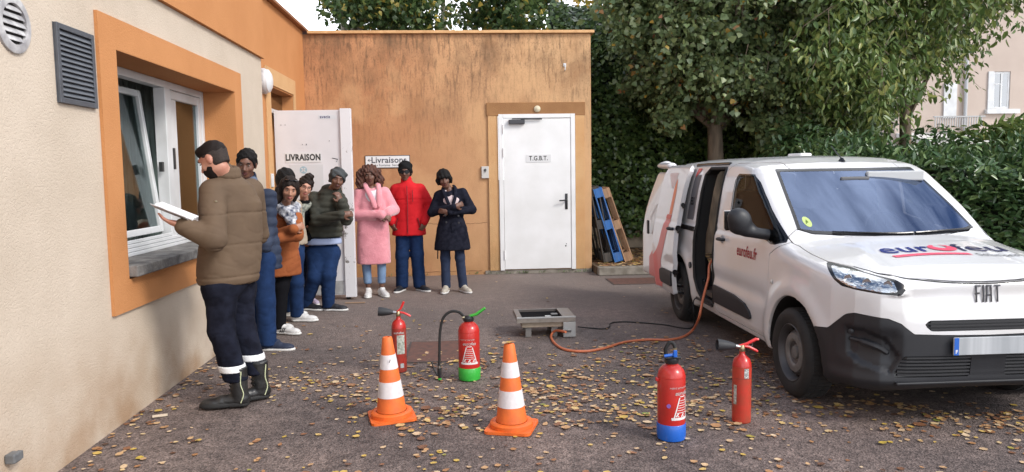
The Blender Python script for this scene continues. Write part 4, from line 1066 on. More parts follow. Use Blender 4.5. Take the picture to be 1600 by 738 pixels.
Vt, Ft = text_mesh('A', .035, .0002, .001); mesh_obj('sticker_mark', [(-.565+v[0], wsy(-.565, 1.165+v[1], .006), 1.165+v[1]) for v in Vt], Ft, mat('sticker_green', (.2, .3, .05)), van)
b = MB()
for x0, x1 in ((-.45, .10), (.12, .62)):
    b.tube([(x, wsy(x, 1.087+.01*abs(x)/.6, .012), 1.087+.02*(abs(x)/.6)) for x in np.linspace(x0, x1, 10)], .007, 6)
b.obj('wiper', vblack, van)
# mirrors
for sgn in (-1, 1):
    f_ = Field((-1.2, .25, .95), (-.72, .80, 1.32), .010)
    f_.ell((-.985, .50, 1.165), (.085, .065, .092), .03); f_.ell((-.96, .52, 1.115), (.10, .06, .055), .03); f_.ell((-1.01, .50, 1.195), (.065, .055, .065), .03)
    f_.cap((-.93, .50, 1.085), (-.77, .46, 1.06), .040, .042, .03); f_.box((-1.2, .565, 1.0), (-.85, .8, 1.32), 0, 'cut')
    V_, Q_ = f_.mesh()
    if sgn > 0: V_ = (V_+np.array([.15, .42, 0]))*np.array([-1, 1, 1]); Q_ = Q_[:, ::-1]
    mr = mesh_obj('mirror', V_, Q_, clad_m, fdr if sgn < 0 else fdl, True)
    b = MB(); yo_ = 0 if sgn < 0 else .42; xc_ = -1.0 if sgn < 0 else .85; b.box((xc_-.085, .566+yo_, 1.09), (xc_+.085, .572+yo_, 1.24), bev=.002); b.obj('mirror_glass', mat('mirror_silver', (.8, .8, .8), .03, metal=1), mr)
# wheels
tyre = mat('tyre_rubber', (.013, .013, .014), .8, bump=.4, bscale=55, bdist=.003, col2=(.024, .022, .02), vscale=9)
steel_w = mat('grey_steel_wheel', (.085, .085, .09), .5, metal=.4, var=.25, vscale=10)
hubc = mat('grey_hubcap', (.17, .168, .165), .45, var=.35, vscale=16)
def wheel(x, y, sgn):
    w = empty('wheel', (x, y, .30), 0 if sgn > 0 else math.pi); w.parent = van
    Mx_ = Matrix.Rotation(math.radians(90), 4, 'Y')
    prof = [(.196, -.085), (.215, -.096), (.262, -.103), (.288, -.088), (.299, -.07), (.301, 0), (.299, .07), (.288, .088), (.262, .103), (.215, .096), (.196, .085), (.196, -.085)]
    ty = MB(); ty.lathe(prof, n=56, M=Mx_, cap=False); t_ = ty.obj('tyre', tyre, w, True)
    b = MB()
    for k in range(60):
        a = k/60*2*math.pi; c_, s_ = math.cos(a), math.sin(a)
        for u0, u1 in ((-.068, -.028), (-.02, .02), (.028, .068)):
            Mk = Matrix.Rotation(a, 4, 'X') @ Matrix.Translation((0, 0, .3005)); b.box((u0, -.010, 0), (u1, .010, .004), Mk)
    o_ = b.obj('tread', tyre, t_); tag(o_, kind='stuff')
    b = MB(); b.lathe([(.199, .084), (.192, .090), (.182, .08), (.176, .03), (.165, .018), (.155, .035), (.150, .045), (.140, .052), (.075, .058), (.05, .04), (.001, .036)], n=48, M=Mx_, cap=False); b.obj('rim', steel_w, w, True)
    b = MB(); b.lathe([(.138, .053), (.132, .064), (.10, .070), (.085, .066), (.078, .058), (.07, .046), (.045, .042), (.042, .06), (.0, .066)], n=40, M=Mx_, cap=False); b.obj('hub_cover', hubc, w, True)
    b = MB()
    for k in range(14):
        a = k/14*2*math.pi; Mk = Matrix.Rotation(a, 4, 'X') @ Matrix.Translation((0, 0, .157)); b.box((.020, -.013, -.015), (.038, .013, .014), Mk, bev=.004)
    b.obj('rim_slots', vblack, w)
    return w
wheel(-.745, WHEEL_Y[0], -1); wheel(-.745, WHEEL_Y[1], -1); wheel(.745, WHEEL_Y[0], 1); wheel(.745, WHEEL_Y[1], 1)
# interior
gi = mat('cabin_grey', (.035, .036, .042), .7); gl_ = mat('trim_grey', (.10, .10, .105), .6)
b = MB(); b.box((-.75, .25, .36), (.75, 3.3, .40)); b.obj('floor', mat('ply_floor', (.13, .10, .08), .8, var=.3), van)
b = MB()
ds = [(-.72, .42, .98), (-.6, .2, 1.04), (.6, .2, 1.04), (.72, .42, .98), (.72, .62, 1.0), (-.72, .62, 1.0)]
b.prism([(.20, 1.035), (.60, 1.05), (.66, .98), (.64, .62), (.5, .5), (.30, .5)], -.72, .72, 0)
b.V = [(p[0], p[1]+.12*(abs(p[0])/.72)**2 if p[1] < .3 else p[1], p[2]) for p in b.V]; b.obj('dashboard', gi, van)
b = MB(); b.prism([(.60, 1.052), (.72, 1.09), (.66, 1.045)], -.1, .6, 0); b.obj('instrument_hood', gi, van)
b = MB(); ct = Vector((.32, .80, 1.04)); tl = Matrix.Rotation(math.radians(62), 4, 'X')
b.tube([tuple(ct+tl @ Vector((.175*math.cos(a), .175*math.sin(a), 0))) for a in np.linspace(0, 2*math.pi, 33)], .014, 8, caps=False)
for a in (0, math.pi, -math.pi/2): b.tube([tuple(ct), tuple(ct+tl @ Vector((.17*math.cos(a), .17*math.sin(a), 0)))], .014, 6)
b.lathe([(.05, -.02), (.05, .02), (.0, .03)], n=14, M=Matrix.Translation(ct) @ tl); b.obj('steering_wheel', mat('wheel_grey', (.06, .06, .065), .5), van, True)
def seat(x, w=.24):
    s_ = empty('seat', (x, 1.25, .40)); s_.parent = van
    f_ = Field((-w-.06, -.35, .2), (w+.06, .45, 1.14), .02)
    f_.cap((-w+.09, .05, .33), (w-.09, .05, .33), .13, .13, .03); f_.cap((-w+.10, -.15, .35), (w-.10, -.15, .35), .10, .10, .12); V_, Q_ = f_.mesh(); mesh_obj('cushion', V_, Q_, gi, s_, True)
    f_ = Field((-w-.06, -.1, .2), (w+.06, .55, 1.2), .02)
    for q_ in np.linspace(0, 1, 5): f_.cap((-w+.10, .18+.10*q_, .42+.45*q_), (w-.10, .18+.10*q_, .42+.45*q_), .09, .09, .08)
    V_, Q_ = f_.mesh(); mesh_obj('backrest', V_, Q_, gi, s_, True)
    f_ = Field((-.2, .1, .8), (.2, .45, 1.2), .02); f_.ell((0, .30, 1.04), (.13, .055, .085), .0); V_, Q_ = f_.mesh(); mesh_obj('headrest', V_, Q_, gi, s_, True)
seat(-.32, .36); seat(.36)
b = MB(); b.box((-.13, .665, 1.41), (.10, .69, 1.48), bev=.01); b.obj('rear_view_mirror', gl_, van)
b = MB(); b.box((.10, .70, 1.44), (.56, .74, 1.52), bev=.012); b.obj('sun_visor', mat('visor', (.45, .46, .46), .7), van)
b = MB(); b.box((-.30, .28, 1.046), (-.14, .42, 1.052), Matrix.Rotation(.2, 4, 'Z')); b.obj('paper', mat('poster_paper', (.58, .585, .60)), van)
b = MB(); b.box((-.1, 1.66, .42), (.72, 1.69, 1.2), bev=.005); b.obj('bulkhead', gl_, van)
b = MB(); b.box((.0, 1.95, .40), (.70, 2.5, .98), bev=.01); b.box((.05, 2.52, .40), (.70, 3.1, 1.1), bev=.01); b.obj('cargo_rack', mat('rack_grey', (.12, .12, .115), .7, var=.3), van)
b = MB(); b.tube([(-.30, 2.0, 1.55), (-.18, 1.96, .78)], .028, 8); b.tube([(-.45, 1.9, 1.36), (.1, 1.9, 1.34)], .010, 6); b.obj('belt_strut', mat('pale_strut', (.30, .34, .38), .5), van)
cg = empty('cargo', (0, 0, 0)); cg.parent = van
for (x, y, z, r, h_, m_) in ((-.45, 1.95, .40, .07, .42, red_d), (-.30, 2.0, .40, .07, .38, red_d), (-.55, 1.82, .40, .05, .25, gl_), (-.42, 1.75, .40, .09, .2, vblack)):
    b = MB(); b.lathe([(r*.9, 0), (r, .02), (r, h_*.8), (r*.5, h_*.95), (.015, h_)], n=16, c=(x, y, z)); b.obj('canister', m_, cg, True)
b = MB(); b.tube([( -.52+.12*math.cos(a), 1.88, .86+.12*math.sin(a)) for a in np.linspace(0, 5, 20)], .01, 6); b.obj('hose_coil', vblack, cg)
# roof end cap over the rear door, rear door hinge, rear edge seal, rear lamp
f_ = Field((-1.0, 3.1, 1.46), (-.2, 4.3, 1.75), .014)
f_.cap((-.66, 3.48, 1.60), (-.64, 3.98, 1.605), .036, .036, .03, sq=(1.6, 1, 1)); f_.cap((-.60, 3.9, 1.62), (-.58, 4.0, 1.615), .040, .036, .03, sq=(1.6, 1, 1))
V_, Q_ = f_.mesh(); mesh_obj('door_spoiler', V_, Q_, vw, rdv, True)
b = MB(); b.box((-.862, 3.78, .80), (-.842, 3.84, .96), bev=.005); b.obj('hinge', clad_m, rdv)
MB().box((.72, 3.30, .7), (.80, 3.38, 1.15), bev=.01).obj('tail_lamp', red_d, van)
MB().box((-.83, 3.27, .7), (-.76, 3.33, 1.15), bev=.01).obj('tail_lamp', red_d, van)
# ================================================================ PROPS
def ray_(px, py): return ROT @ np.array([px-800, 369-py, -1160.])
def onZ(px, py, z=0):
    r = ray_(px, py); return np.array([0, 0, EYE_H])+r*((z-EYE_H)/r[2])
def onY(px, py, Y):
    r = ray_(px, py); return np.array([0, 0, EYE_H])+r*(Y/r[1])
def onX(px, py, X):
    r = ray_(px, py); return np.array([0, 0, EYE_H])+r*(X/r[0])
# ---- cones
c_or = mat('cone_orange', (.80, .17, .03), .55, col2=(.62, .13, .03), vscale=13); c_wh = mat('cone_white', (.74, .70, .71), .45, col2=(.62, .58, .59), vscale=20)
c_ed = mat('cone_orange_base', (.80, .15, .02), .55, col2=(.62, .12, .02), vscale=14)
def cone(x, y, rz, tilt, label):
    r = empty('traffic_cone', (x, y, 0), rz, label, 'traffic cone', 'traffic cones in the yard'); r.rotation_euler = (0, tilt, rz)
    H = .53
    rad = lambda z: .094+(.030-.094)*(z-.05)/(H-.05)
    b = MB(); s = .142; pr = []
    for cx, cy, a0 in ((1, 1, 0), (-1, 1, 90), (-1, -1, 180), (1, -1, 270)):
        for a in (0, 30, 60, 90): t = math.radians(a0+a); pr.append((cx*(s-.03)+.03*math.cos(t), cy*(s-.03)+.03*math.sin(t)))
    b.prism(pr, .003, .020, 2); b.obj('base', c_ed, r)
    b = MB(); b.lathe([(.132, .0202), (.132, .043), (.124, .051), (.104, .053), (.096, .0505)], n=48, cap=False); b.obj('skirt', c_ed, r, True)
    zs = [(.052, .145, c_or), (.145, .245, c_wh), (.245, .325, c_or), (.325, .415, c_wh), (.415, .525, c_or)]
    for i, (a, c, m_) in enumerate(zs):
        o = .0016 if m_ is c_wh else 0
        b = MB(); p = [(rad(a)+o, a), (rad(c)+o, c)]
        if o: p = [(rad(a)-.001, a)]+p+[(rad(c)-.001, c)]
        if i == 4: p = [(rad(a), a), (rad(.515), .515), (rad(.515)-.004, .524), (.018, .526), (.016, .50)]
        b.lathe(p, n=40, cap=False); b.obj('white_band' if o else 'orange_band', m_, r, True)
    return r
P = onZ(612, 654); c1 = cone(P[0], P[1]+.02, .22, -.03, 'left orange and white traffic cone in front of the rear extinguisher')
P = onZ(800, 671); c2 = cone(P[0], P[1]+.02, -.30, -.015, 'right orange and white traffic cone with dead leaves on its tip')
MB().box((-.052, -.0, .0), (.052, .0012, .0)) if False else None
# scuffs on the first cone
b = MB(); b.tube([(-.004, -.0640, .372), (.004, -.0635, .392)], .0022, 5); b.obj('scuff', blk, c1)
# ---- extinguishers
ered = mat('extinguisher_red', (.54, .022, .016), .35, coat=.35, col2=(.40, .022, .016), vscale=11)
ered_old = mat('old_extinguisher_red', (.52, .040, .022), .45, coat=.2, col2=(.36, .055, .028), vscale=13)
lab_w = mat('label_white', (.70, .68, .67), .5); brass = mat('brass', (.45, .38, .24), .35, metal=1); lev_red = mat('lever_red', (.66, .03, .03), .35)
def ext_water(name, x, y, rz, label, colr, hose_up=False, lab_rot=0):
    r = empty(name, (x, y, 0), 0, label, 'fire extinguisher', 'fire extinguishers for the drill')
    R_ = .080
    b = MB(); b.lathe([(R_-.002, .09), (R_, .10), (R_, .375), (R_-.008, .405), (R_-.028, .43), (.030, .443), (.028, .45)], n=48); b.obj('cylinder', ered, r, True)
    b = MB(); b.lathe([(R_-.01, .002), (R_, .008), (R_+.0035, .03), (R_+.0035, .096), (R_+.001, .10)], n=48); b.obj('base_cup', colr, r, True)
    b = MB(); b.lathe([(R_+.0006, .368), (R_+.0012, .371), (R_+.0006, .374)], n=48, cap=False); b.obj('weld_seam', ered, r, True)
    b = MB(); b.lathe([(.036, .446), (.040, .452), (.040, .47), (.032, .476), (.022, .49), (.0, .492)], n=24); b.obj('valve', blk, r, True)
    # printed label: bands, triangle of instructions
    def wrap(pts, o=.0012, a0=0): return [((R_+o)*math.sin(p[0]/R_+a0), -(R_+o)*math.cos(p[0]/R_+a0), p[1]) for p in pts]
    def strip(p, q_, w, nm, m_=lab_w, o=.0012, n=8):
        p, q_ = np.array(p), np.array(q_); d = q_-p; nn = np.array([-d[1], d[0]])/np.linalg.norm(d)*w
        pts = [tuple(p+d*t/n+nn) for t in range(n+1)]+[tuple(p+d*t/n-nn) for t in range(n+1)]
        return wrap(pts, o, lab_rot), [(i, i+1, i+n+2, i+n+1) for i in range(n)]
    b = MB()
    for p, q_, w in (((-.058, .135), (-.022, .262), .0035), ((.058, .135), (.022, .262), .0035), ((-.070, .140), (.070, .140), .0075), ((-.020, .268), (.020, .268), .0025)): b.add(*strip(p, q_, w, ''))
    for i in range(6):
        b.add(*strip((-.020-.004*i, .245-.014*i), (.022+.003*i, .245-.014*i), .0016, ''))
    for x_, y_ in ((-.035, .162), (0, .160), (.035, .162)): b.add(*strip((x_-.009, y_-.009), (x_+.006, y_+.010), .004, '', n=3)); b.add(*strip((x_+.002, y_-.008), (x_+.010, y_-.008), .003, '', n=3))
    b.obj('instruction_label', lab_w, r)
    Vt, Ft = text_mesh('eurofeu', .034, .0002, .0008, squeeze=.9, shear=.2); mesh_obj('lettering', wrap([(v[0], v[1]+.288) for v in Vt], .0016, lab_rot), Ft, lab_w, r)
    Vt, Ft = text_mesh('AGENT EXTINCTEUR', .012, .0001, .0002); mesh_obj('small_lettering', wrap([(v[0]-.02, v[1]+.318) for v in Vt], .0016, lab_rot), Ft, lab_w, r)
    return r
grn = mat('cup_green', (.035, .40, .045), .4, coat=.3); blu = mat('cup_blue', (.01, .11, .50), .4, coat=.3)
P = onZ(734, 597); ex, ey = P[0], P[1]+.07
e1 = ext_water('fire_extinguisher', ex, ey, 0, 'red fire extinguisher with green base and raised green lever between the two cones', grn, lab_rot=.02)
b = MB(); b.tube([(-.01, 0, .478), (.06, -.01, .498), (.125, -.015, .545)], [.016, .024, .020], 8, sq=.55); b.obj('lever', grn, e1, True)
b = MB(); b.tube([(-.045, 0, .475), (-.02, 0, .47)], .014, 10); b.obj('hose_ferrule', brass, e1, True)
hp = [(-.03, 0, .475), (-.07, -.0, .515), (-.135, -.0, .52), (-.19, .0, .47), (-.215, .0, .36), (-.222, -.01, .22), (-.225, -.02, .11)]
b = MB(); b.tube(bez(hp, 6), .0105, 10); b.obj('hose', rubber, e1, True)
b = MB(); b.tube([(-.225, -.02, .118), (-.225, -.021, .098)], .0125, 10); b.obj('hose_clip', mat('steel', (.4, .4, .4), .3, metal=1), e1, True)
b = MB(); b.tube([(-.225, -.02, .10), (-.224, -.022, .05), (-.224, -.022, .004)], [.017, .014, .011], 8); b.tube([(-.235, -.02, .04), (-.262, -.02, .085), (-.282, -.02, .15)], [.01, .007, .006], 6); b.obj('spray_gun', blk, e1, True)
MB().tube([(-.224, -.024, .012), (-.224, -.024, .024)], .0135, 8).obj('gun_ring', grn, e1)
P = onZ(1054, 692); e2 = ext_water('fire_extinguisher', P[0], P[1]+.07, 0, 'red fire extinguisher with blue base and looped black hose, front right', blu, lab_rot=.62)
b = MB(); b.box((-.045, -.03, .475), (.05, .03, .487), bev=.004); b.obj('guard', blk, e2)
b = MB(); b.tube([(-.05, -.03, .495), (-.01, -.03, .50), (.02, -.028, .505)], .009, 8); b.box((.0, -.045, .488), (.022, -.02, .53), bev=.004); b.obj('lever', blu, e2)
b = MB(); b.tube(bez([(-.035, -.01, .485), (-.036, -.012, .535), (-.012, -.015, .570), (.010, -.02, .555), (.012, -.03, .52)], 6), .0105, 10); b.obj('hose', rubber, e2, True)
MB().tube([(.011, -.03, .52), (.011, -.03, .54)], .012, 10).obj('hose_ferrule', brass, e2)
b = MB(); b.lathe([(.012, 0), (.012, .001), (.0, .001)], n=14, M=Matrix.Translation((-.035, -.0728, .215)) @ Matrix.Rotation(math.radians(90), 4, 'X') @ Matrix.Rotation(-.4, 4, 'Y'), cap=False); b.obj('round_sticker', mat('violet_sticker', (.25, .12, .45), .5), e2)
MB().box((-.092, -.02, .345), (-.078, .01, .365), bev=.003).obj('pin_clip', lev_red, e2)
def ext_co2(x, y, rz, label, old):
    r = empty('fire_extinguisher', (x, y, 0), rz, label, 'fire extinguisher', 'fire extinguishers for the drill')
    R_ = .057
    b = MB(); b.lathe([(R_-.006, .001), (R_-.001, .006), (R_, .012), (R_, .35)], n=40); b.obj('cylinder', old, r, True)
    b = MB(); b.lathe([(R_, .351), (R_-.003, .375), (R_-.012, .398), (.022, .418), (.017, .425), (.017, .44)], n=40); b.obj('shoulder', ered, r, True)
    b = MB(); b.lathe([(.016, .441), (.018, .445), (.018, .465), (.012, .48)], n=16); b.obj('valve', brass, r, True)
    b = MB(); b.tube([(-.02, 0, .476), (.03, 0, .487), (.085, 0, .515), (.10, 0, .512)] if old is ered_old else [(-.012, 0, .476), (.02, 0, .50), (.045, 0, .555)], [.006, .009, .010, .008][:4 if old is ered_old else 3], 6); b.tube([(-.01, 0, .474), (.04, 0, .468), (.085, 0, .445), (.095, 0, .437)], [.006, .009, .009, .007], 6); b.obj('lever', lev_red, r, True)
    b = MB(); b.tube([(.05+.012*math.cos(a), -.004, .482+.014*math.sin(a)) for a in np.linspace(0, 6.28, 12)], .002, 5); b.obj('pin_ring', mat('steel', (.4, .4, .4), .3, metal=1), r)
    b = MB(); b.tube([(-.015, 0, .468), (-.045, 0, .474)], .012, 10); b.obj('horn_joint', mat('steel', (.4, .4, .4), .3, metal=1), r, True)
    b = MB(); M_ = Matrix.Translation((-.04, 0, .473)) @ Matrix.Rotation(math.radians(-85), 4, 'Y')
    b.lathe([(.014, 0), (.022, .02), (.031, .06), (.036, .10), (.0355, .115), (.031, .113), (.028, .08), (.0, .02)], n=28, M=M_, cap=False); b.obj('horn', mat('horn_black', (.02, .021, .025), .6), r, True)
    return r
P = onZ(624, 583); e3 = ext_co2(P[0], P[1]+.05, 0, 'red carbon dioxide extinguisher with black horn behind the left traffic cone', mat('worn_red', (.42, .030, .020), .4, coat=.2, col2=(.28, .045, .03), vscale=18))
def cyl_patch(par, R_, a0, a1, z0, z1, nm, m_, o=.0012, n=8):
    V_ = []
    for k in range(n+1):
        a = a0+(a1-a0)*k/n; V_ += [((R_+o)*math.sin(a), -(R_+o)*math.cos(a), z0), ((R_+o)*math.sin(a), -(R_+o)*math.cos(a), z1)]
    return mesh_obj(nm, V_, [(2*k, 2*k+2, 2*k+3, 2*k+1) for k in range(n)], m_, par)
grime = mat('scuffed_label', (.55, .57, .52), .6, col2=(.22, .25, .20), vscale=60, detail=6)
cyl_patch(e3, .057, -.2, .9, .15, .30, 'label', grime); Vt, Ft = text_mesh('eurofeu', .026, .0001, .001)
mesh_obj('lettering', [(.0585*math.sin(v[0]/.0585+.1), -.0585*math.cos(v[0]/.0585+.1), .318+v[1]) for v in Vt], Ft, lab_w, e3)
cyl_patch(e3, .057, .2, .7, .04, .075, 'round_label', mat('grey_sticker', (.4, .42, .43), .5))
P = onZ(1163, 663); e4 = ext_co2(P[0], P[1]+.05, -.05, 'tall faded red carbon dioxide extinguisher standing near the van front wheel', ered_old)
cyl_patch(e4, .057, -.05, .45, .285, .345, 'label', mat('bw_label', (.62, .62, .6), .6, col2=(.12, .12, .12), vscale=130)); cyl_patch(e4, .057, -1.25, -.85, .12, .24, 'side_label', grime)
cyl_patch(e4, .057, -1.2, 1.2, .280, .282, 'rust_line', rust)
# ---- burner (drill fire tray)
P = onZ(856, 532); bx, by = onZ(856, 533)[0], 6.82
bu = empty('fire_training_burner', (bx, by, 0), math.radians(1), 'low stainless steel gas burner tray with black pan on the asphalt', 'gas burner')
sst = mat('stainless', (.20, .18, .17), .38, metal=.75, col2=(.20, .17, .15), vscale=9); alu = mat('light_steel', (.40, .41, .41), .4, metal=.5, col2=(.42, .42, .41), vscale=14)
w = .275
b = MB(); b.box((-w, 0, .160), (-w+.05, .44, .200), bev=.003); b.box((w-.12, 0, .160), (w, .44, .200), bev=.003); b.box((-w+.051, 0.0, .160), (w-.121, .02, .1985), bev=.002); b.box((-w+.051, .42, .160), (w-.121, .44, .1985), bev=.002); b.obj('rim', sst, bu)
b = MB(); b.box((-w+.052, .021, .158), (w-.122, .419, .174)); b.obj('pan', mat('pan_black', (.006, .006, .007), .9, spec=.1), bu)
MB().box((-w-.004, -.008, .188), (w+.004, -.001, .203), bev=.002).obj('lip', alu, bu)
MB().box((-w, -.006, .150), (w, -.001, .187)).obj('front_apron', mat('apron', (.28, .25, .22), .5, metal=.3, var=.3, vscale=12), bu)
for x_, y_, w_ in ((.035, .12, .06), (.11, .25, .065)): MB().box((x_-w_/2, y_-.03, .176), (x_+w_/2, y_+.03, .183), bev=.01 if x_ < .1 else .002).obj('ignition_plate', alu if x_ < .1 else mat('dull_plate', (.16, .16, .16), .5), bu)
b = MB(); b.box((-w+.05, .03, .098), (w-.10, .40, .149), bev=.003); b.obj('gas_box', mat('tan_steel', (.40, .33, .25), .55, metal=.2, var=.3, vscale=10), bu)
for x_ in (-w+.085, w-.22):
    for y_ in (.05, .36):
        b = MB(); b.box((x_, y_, .004), (x_+.055, y_+.006, .097)); b.box((x_+.050, y_+.007, .004), (x_+.055, y_+.03, .097)); b.obj('leg', mat('leg_steel', (.20, .19, .18), .5, metal=.4), bu)
b = MB(); b.box((w-.115, -.012, .006), (w+.002, .0, .146), bev=.002); b.box((w-.110, .001, .006), (w-.106, .38, .145)); b.box((w-.002, .001, .006), (w+.002, .38, .145)); b.obj('valve_panel', alu, bu)
b = MB(); b.tube([(w-.05, -.014, .062), (w-.10, -.05, .078), (w-.13, -.06, .085)], [.014, .012, .012], 10); b.obj('coupling', mat('steel', (.4, .4, .4), .3, metal=1), bu, True)
# ---- orange gas hose, black cable
hose_m = mat('orange_hose', (.60, .17, .075), .45, col2=(.50, .14, .06), vscale=30)
q = [onZ(884, 519, .085), onZ(868, 517, .06), onZ(861, 526, .014), onZ(868, 538, .012), onZ(885, 547, .012), onZ(915, 549, .012), onZ(945, 544, .012), onZ(975, 535, .012), onZ(1010, 531, .012), onZ(1045, 531, .012), onZ(1068, 526, .012), onZ(1083, 515, .03)]
q += [onX(1092, 497, 2.10), onX(1099, 465, 2.16), onX(1107, 435, 2.22), onX(1112, 408, 2.30), (2.50, 6.75, .80), (2.62, 6.8, .62)]
b = MB(); b.tube(bez(q, 8), .0115, 10); o = b.obj('gas_hose', hose_m, None, True); tag(o, 'orange rubber gas hose running over the leaves from burner into the van', 'hose')
q = [onZ(903, 511, .03), onZ(925, 513, .008), onZ(943, 514, .008), onZ(952, 511, .008), onZ(955, 505, .008), onZ(975, 503, .008), onZ(1010, 505, .008), onZ(1040, 508, .008), onZ(1062, 512, .008), onZ(1078, 513, .008), onZ(1085, 506, .01), onX(1084, 492, 2.17), onX(1084, 470, 2.19), (2.26, 6.98, .34)]
b = MB(); b.tube(bez(q, 8), .006, 8); o = b.obj('power_cable', rubber, None, True); tag(o, 'thin black cable trailing on the ground behind the orange hose', 'cable')
# ---- pallets leaning on the side wall
def pallet(loc, lean, rz, ms, label):
    r = empty('pallet', loc, 0, label, 'pallet', 'pallets leaning at the building corner'); r.rotation_euler = (0, lean, rz)
    # local: z = length 1.2, y = depth .8, x = thickness
    def bd(lo, hi, m_, nm):
        j = .002; MB().box(lo, hi, bev=.004).obj(nm, m_, r)
    for y in (0, .35, .70): bd((0, y, 0), (.020, y+.10, 1.2), ms[0], 'bottom_board')
    for y in (0, .33, .655):
        for z in (0, .53, 1.05): bd((.021, y, z), (.099, y+.145 if y else .10, z+.145), random.choice(ms), 'block')
    for z in (0, .53, 1.05): bd((.100, 0, z), (.119, .80, z+.145), ms[0], 'stringer_board')
    for y in (0, .165, .345, .52, .70): bd((.120, y, 0), (.140, y+.10, 1.2), random.choice(ms), 'deck_board')
    return r
wd = lambda n_, c, c2: mat(n_, c, .8, col2=c2, vscale=5, stretch=(6, 6, .7), bump=.4, bscale=14, bdist=.003)
bw = [wd('blue_wood', (.03, .16, .48), (.05, .13, .32)), wd('blue_wood_worn', (.05, .20, .52), (.16, .18, .22))]
nw = [wd('pine_wood', (.56, .34, .19), (.40, .22, .12)), wd('pine_wood_dark', (.42, .26, .15), (.28, .16, .09))]
kw = [wd('black_wood', (.03, .03, .032), (.08, .07, .06)), wd('black_wood_worn', (.05, .05, .05), (.25, .24, .22))]
pallet((2.33, 11.42, .118), math.radians(-16.5), 0, bw, 'blue painted pallet leaning between the black and the natural wood pallets')
pallet((2.50, 11.46, .118), math.radians(-18.5), math.radians(-4), nw, 'natural pine pallet leaning outermost against the blue pallet')
pallet((2.16, 11.44, .118), math.radians(-10.5), 0, kw, 'black weathered pallet leaning closest to the building corner')
# ---- small litter
P = onZ(250, 651, .004); o = MB().box((-.045, -.012, 0), (.045, .012, .012), Matrix.Translation(P) @ rotz(.3), .002).obj('wood_chip', mat('chip_wood', (.6, .5, .38), .8)); tag(o, 'small pale strip of wood on the asphalt near the wall', 'wood scrap')
P = onZ(555, 474, .004); o = MB().box((-.12, -.012, 0), (.12, .012, .014), Matrix.Translation(P), .002).obj('stick', mat('stick_wood', (.30, .20, .13), .8)); tag(o, 'brown stick lying on the ground by the white sneakers', 'stick')
P = onZ(544, 467, .002); o = MB().box((-.02, -.03, 0), (.03, .02, .05), Matrix.Translation(P) @ rotz(.4), .006).obj('door_stop', rubber); tag(o, 'small dark wedge under the open delivery door', 'wedge')
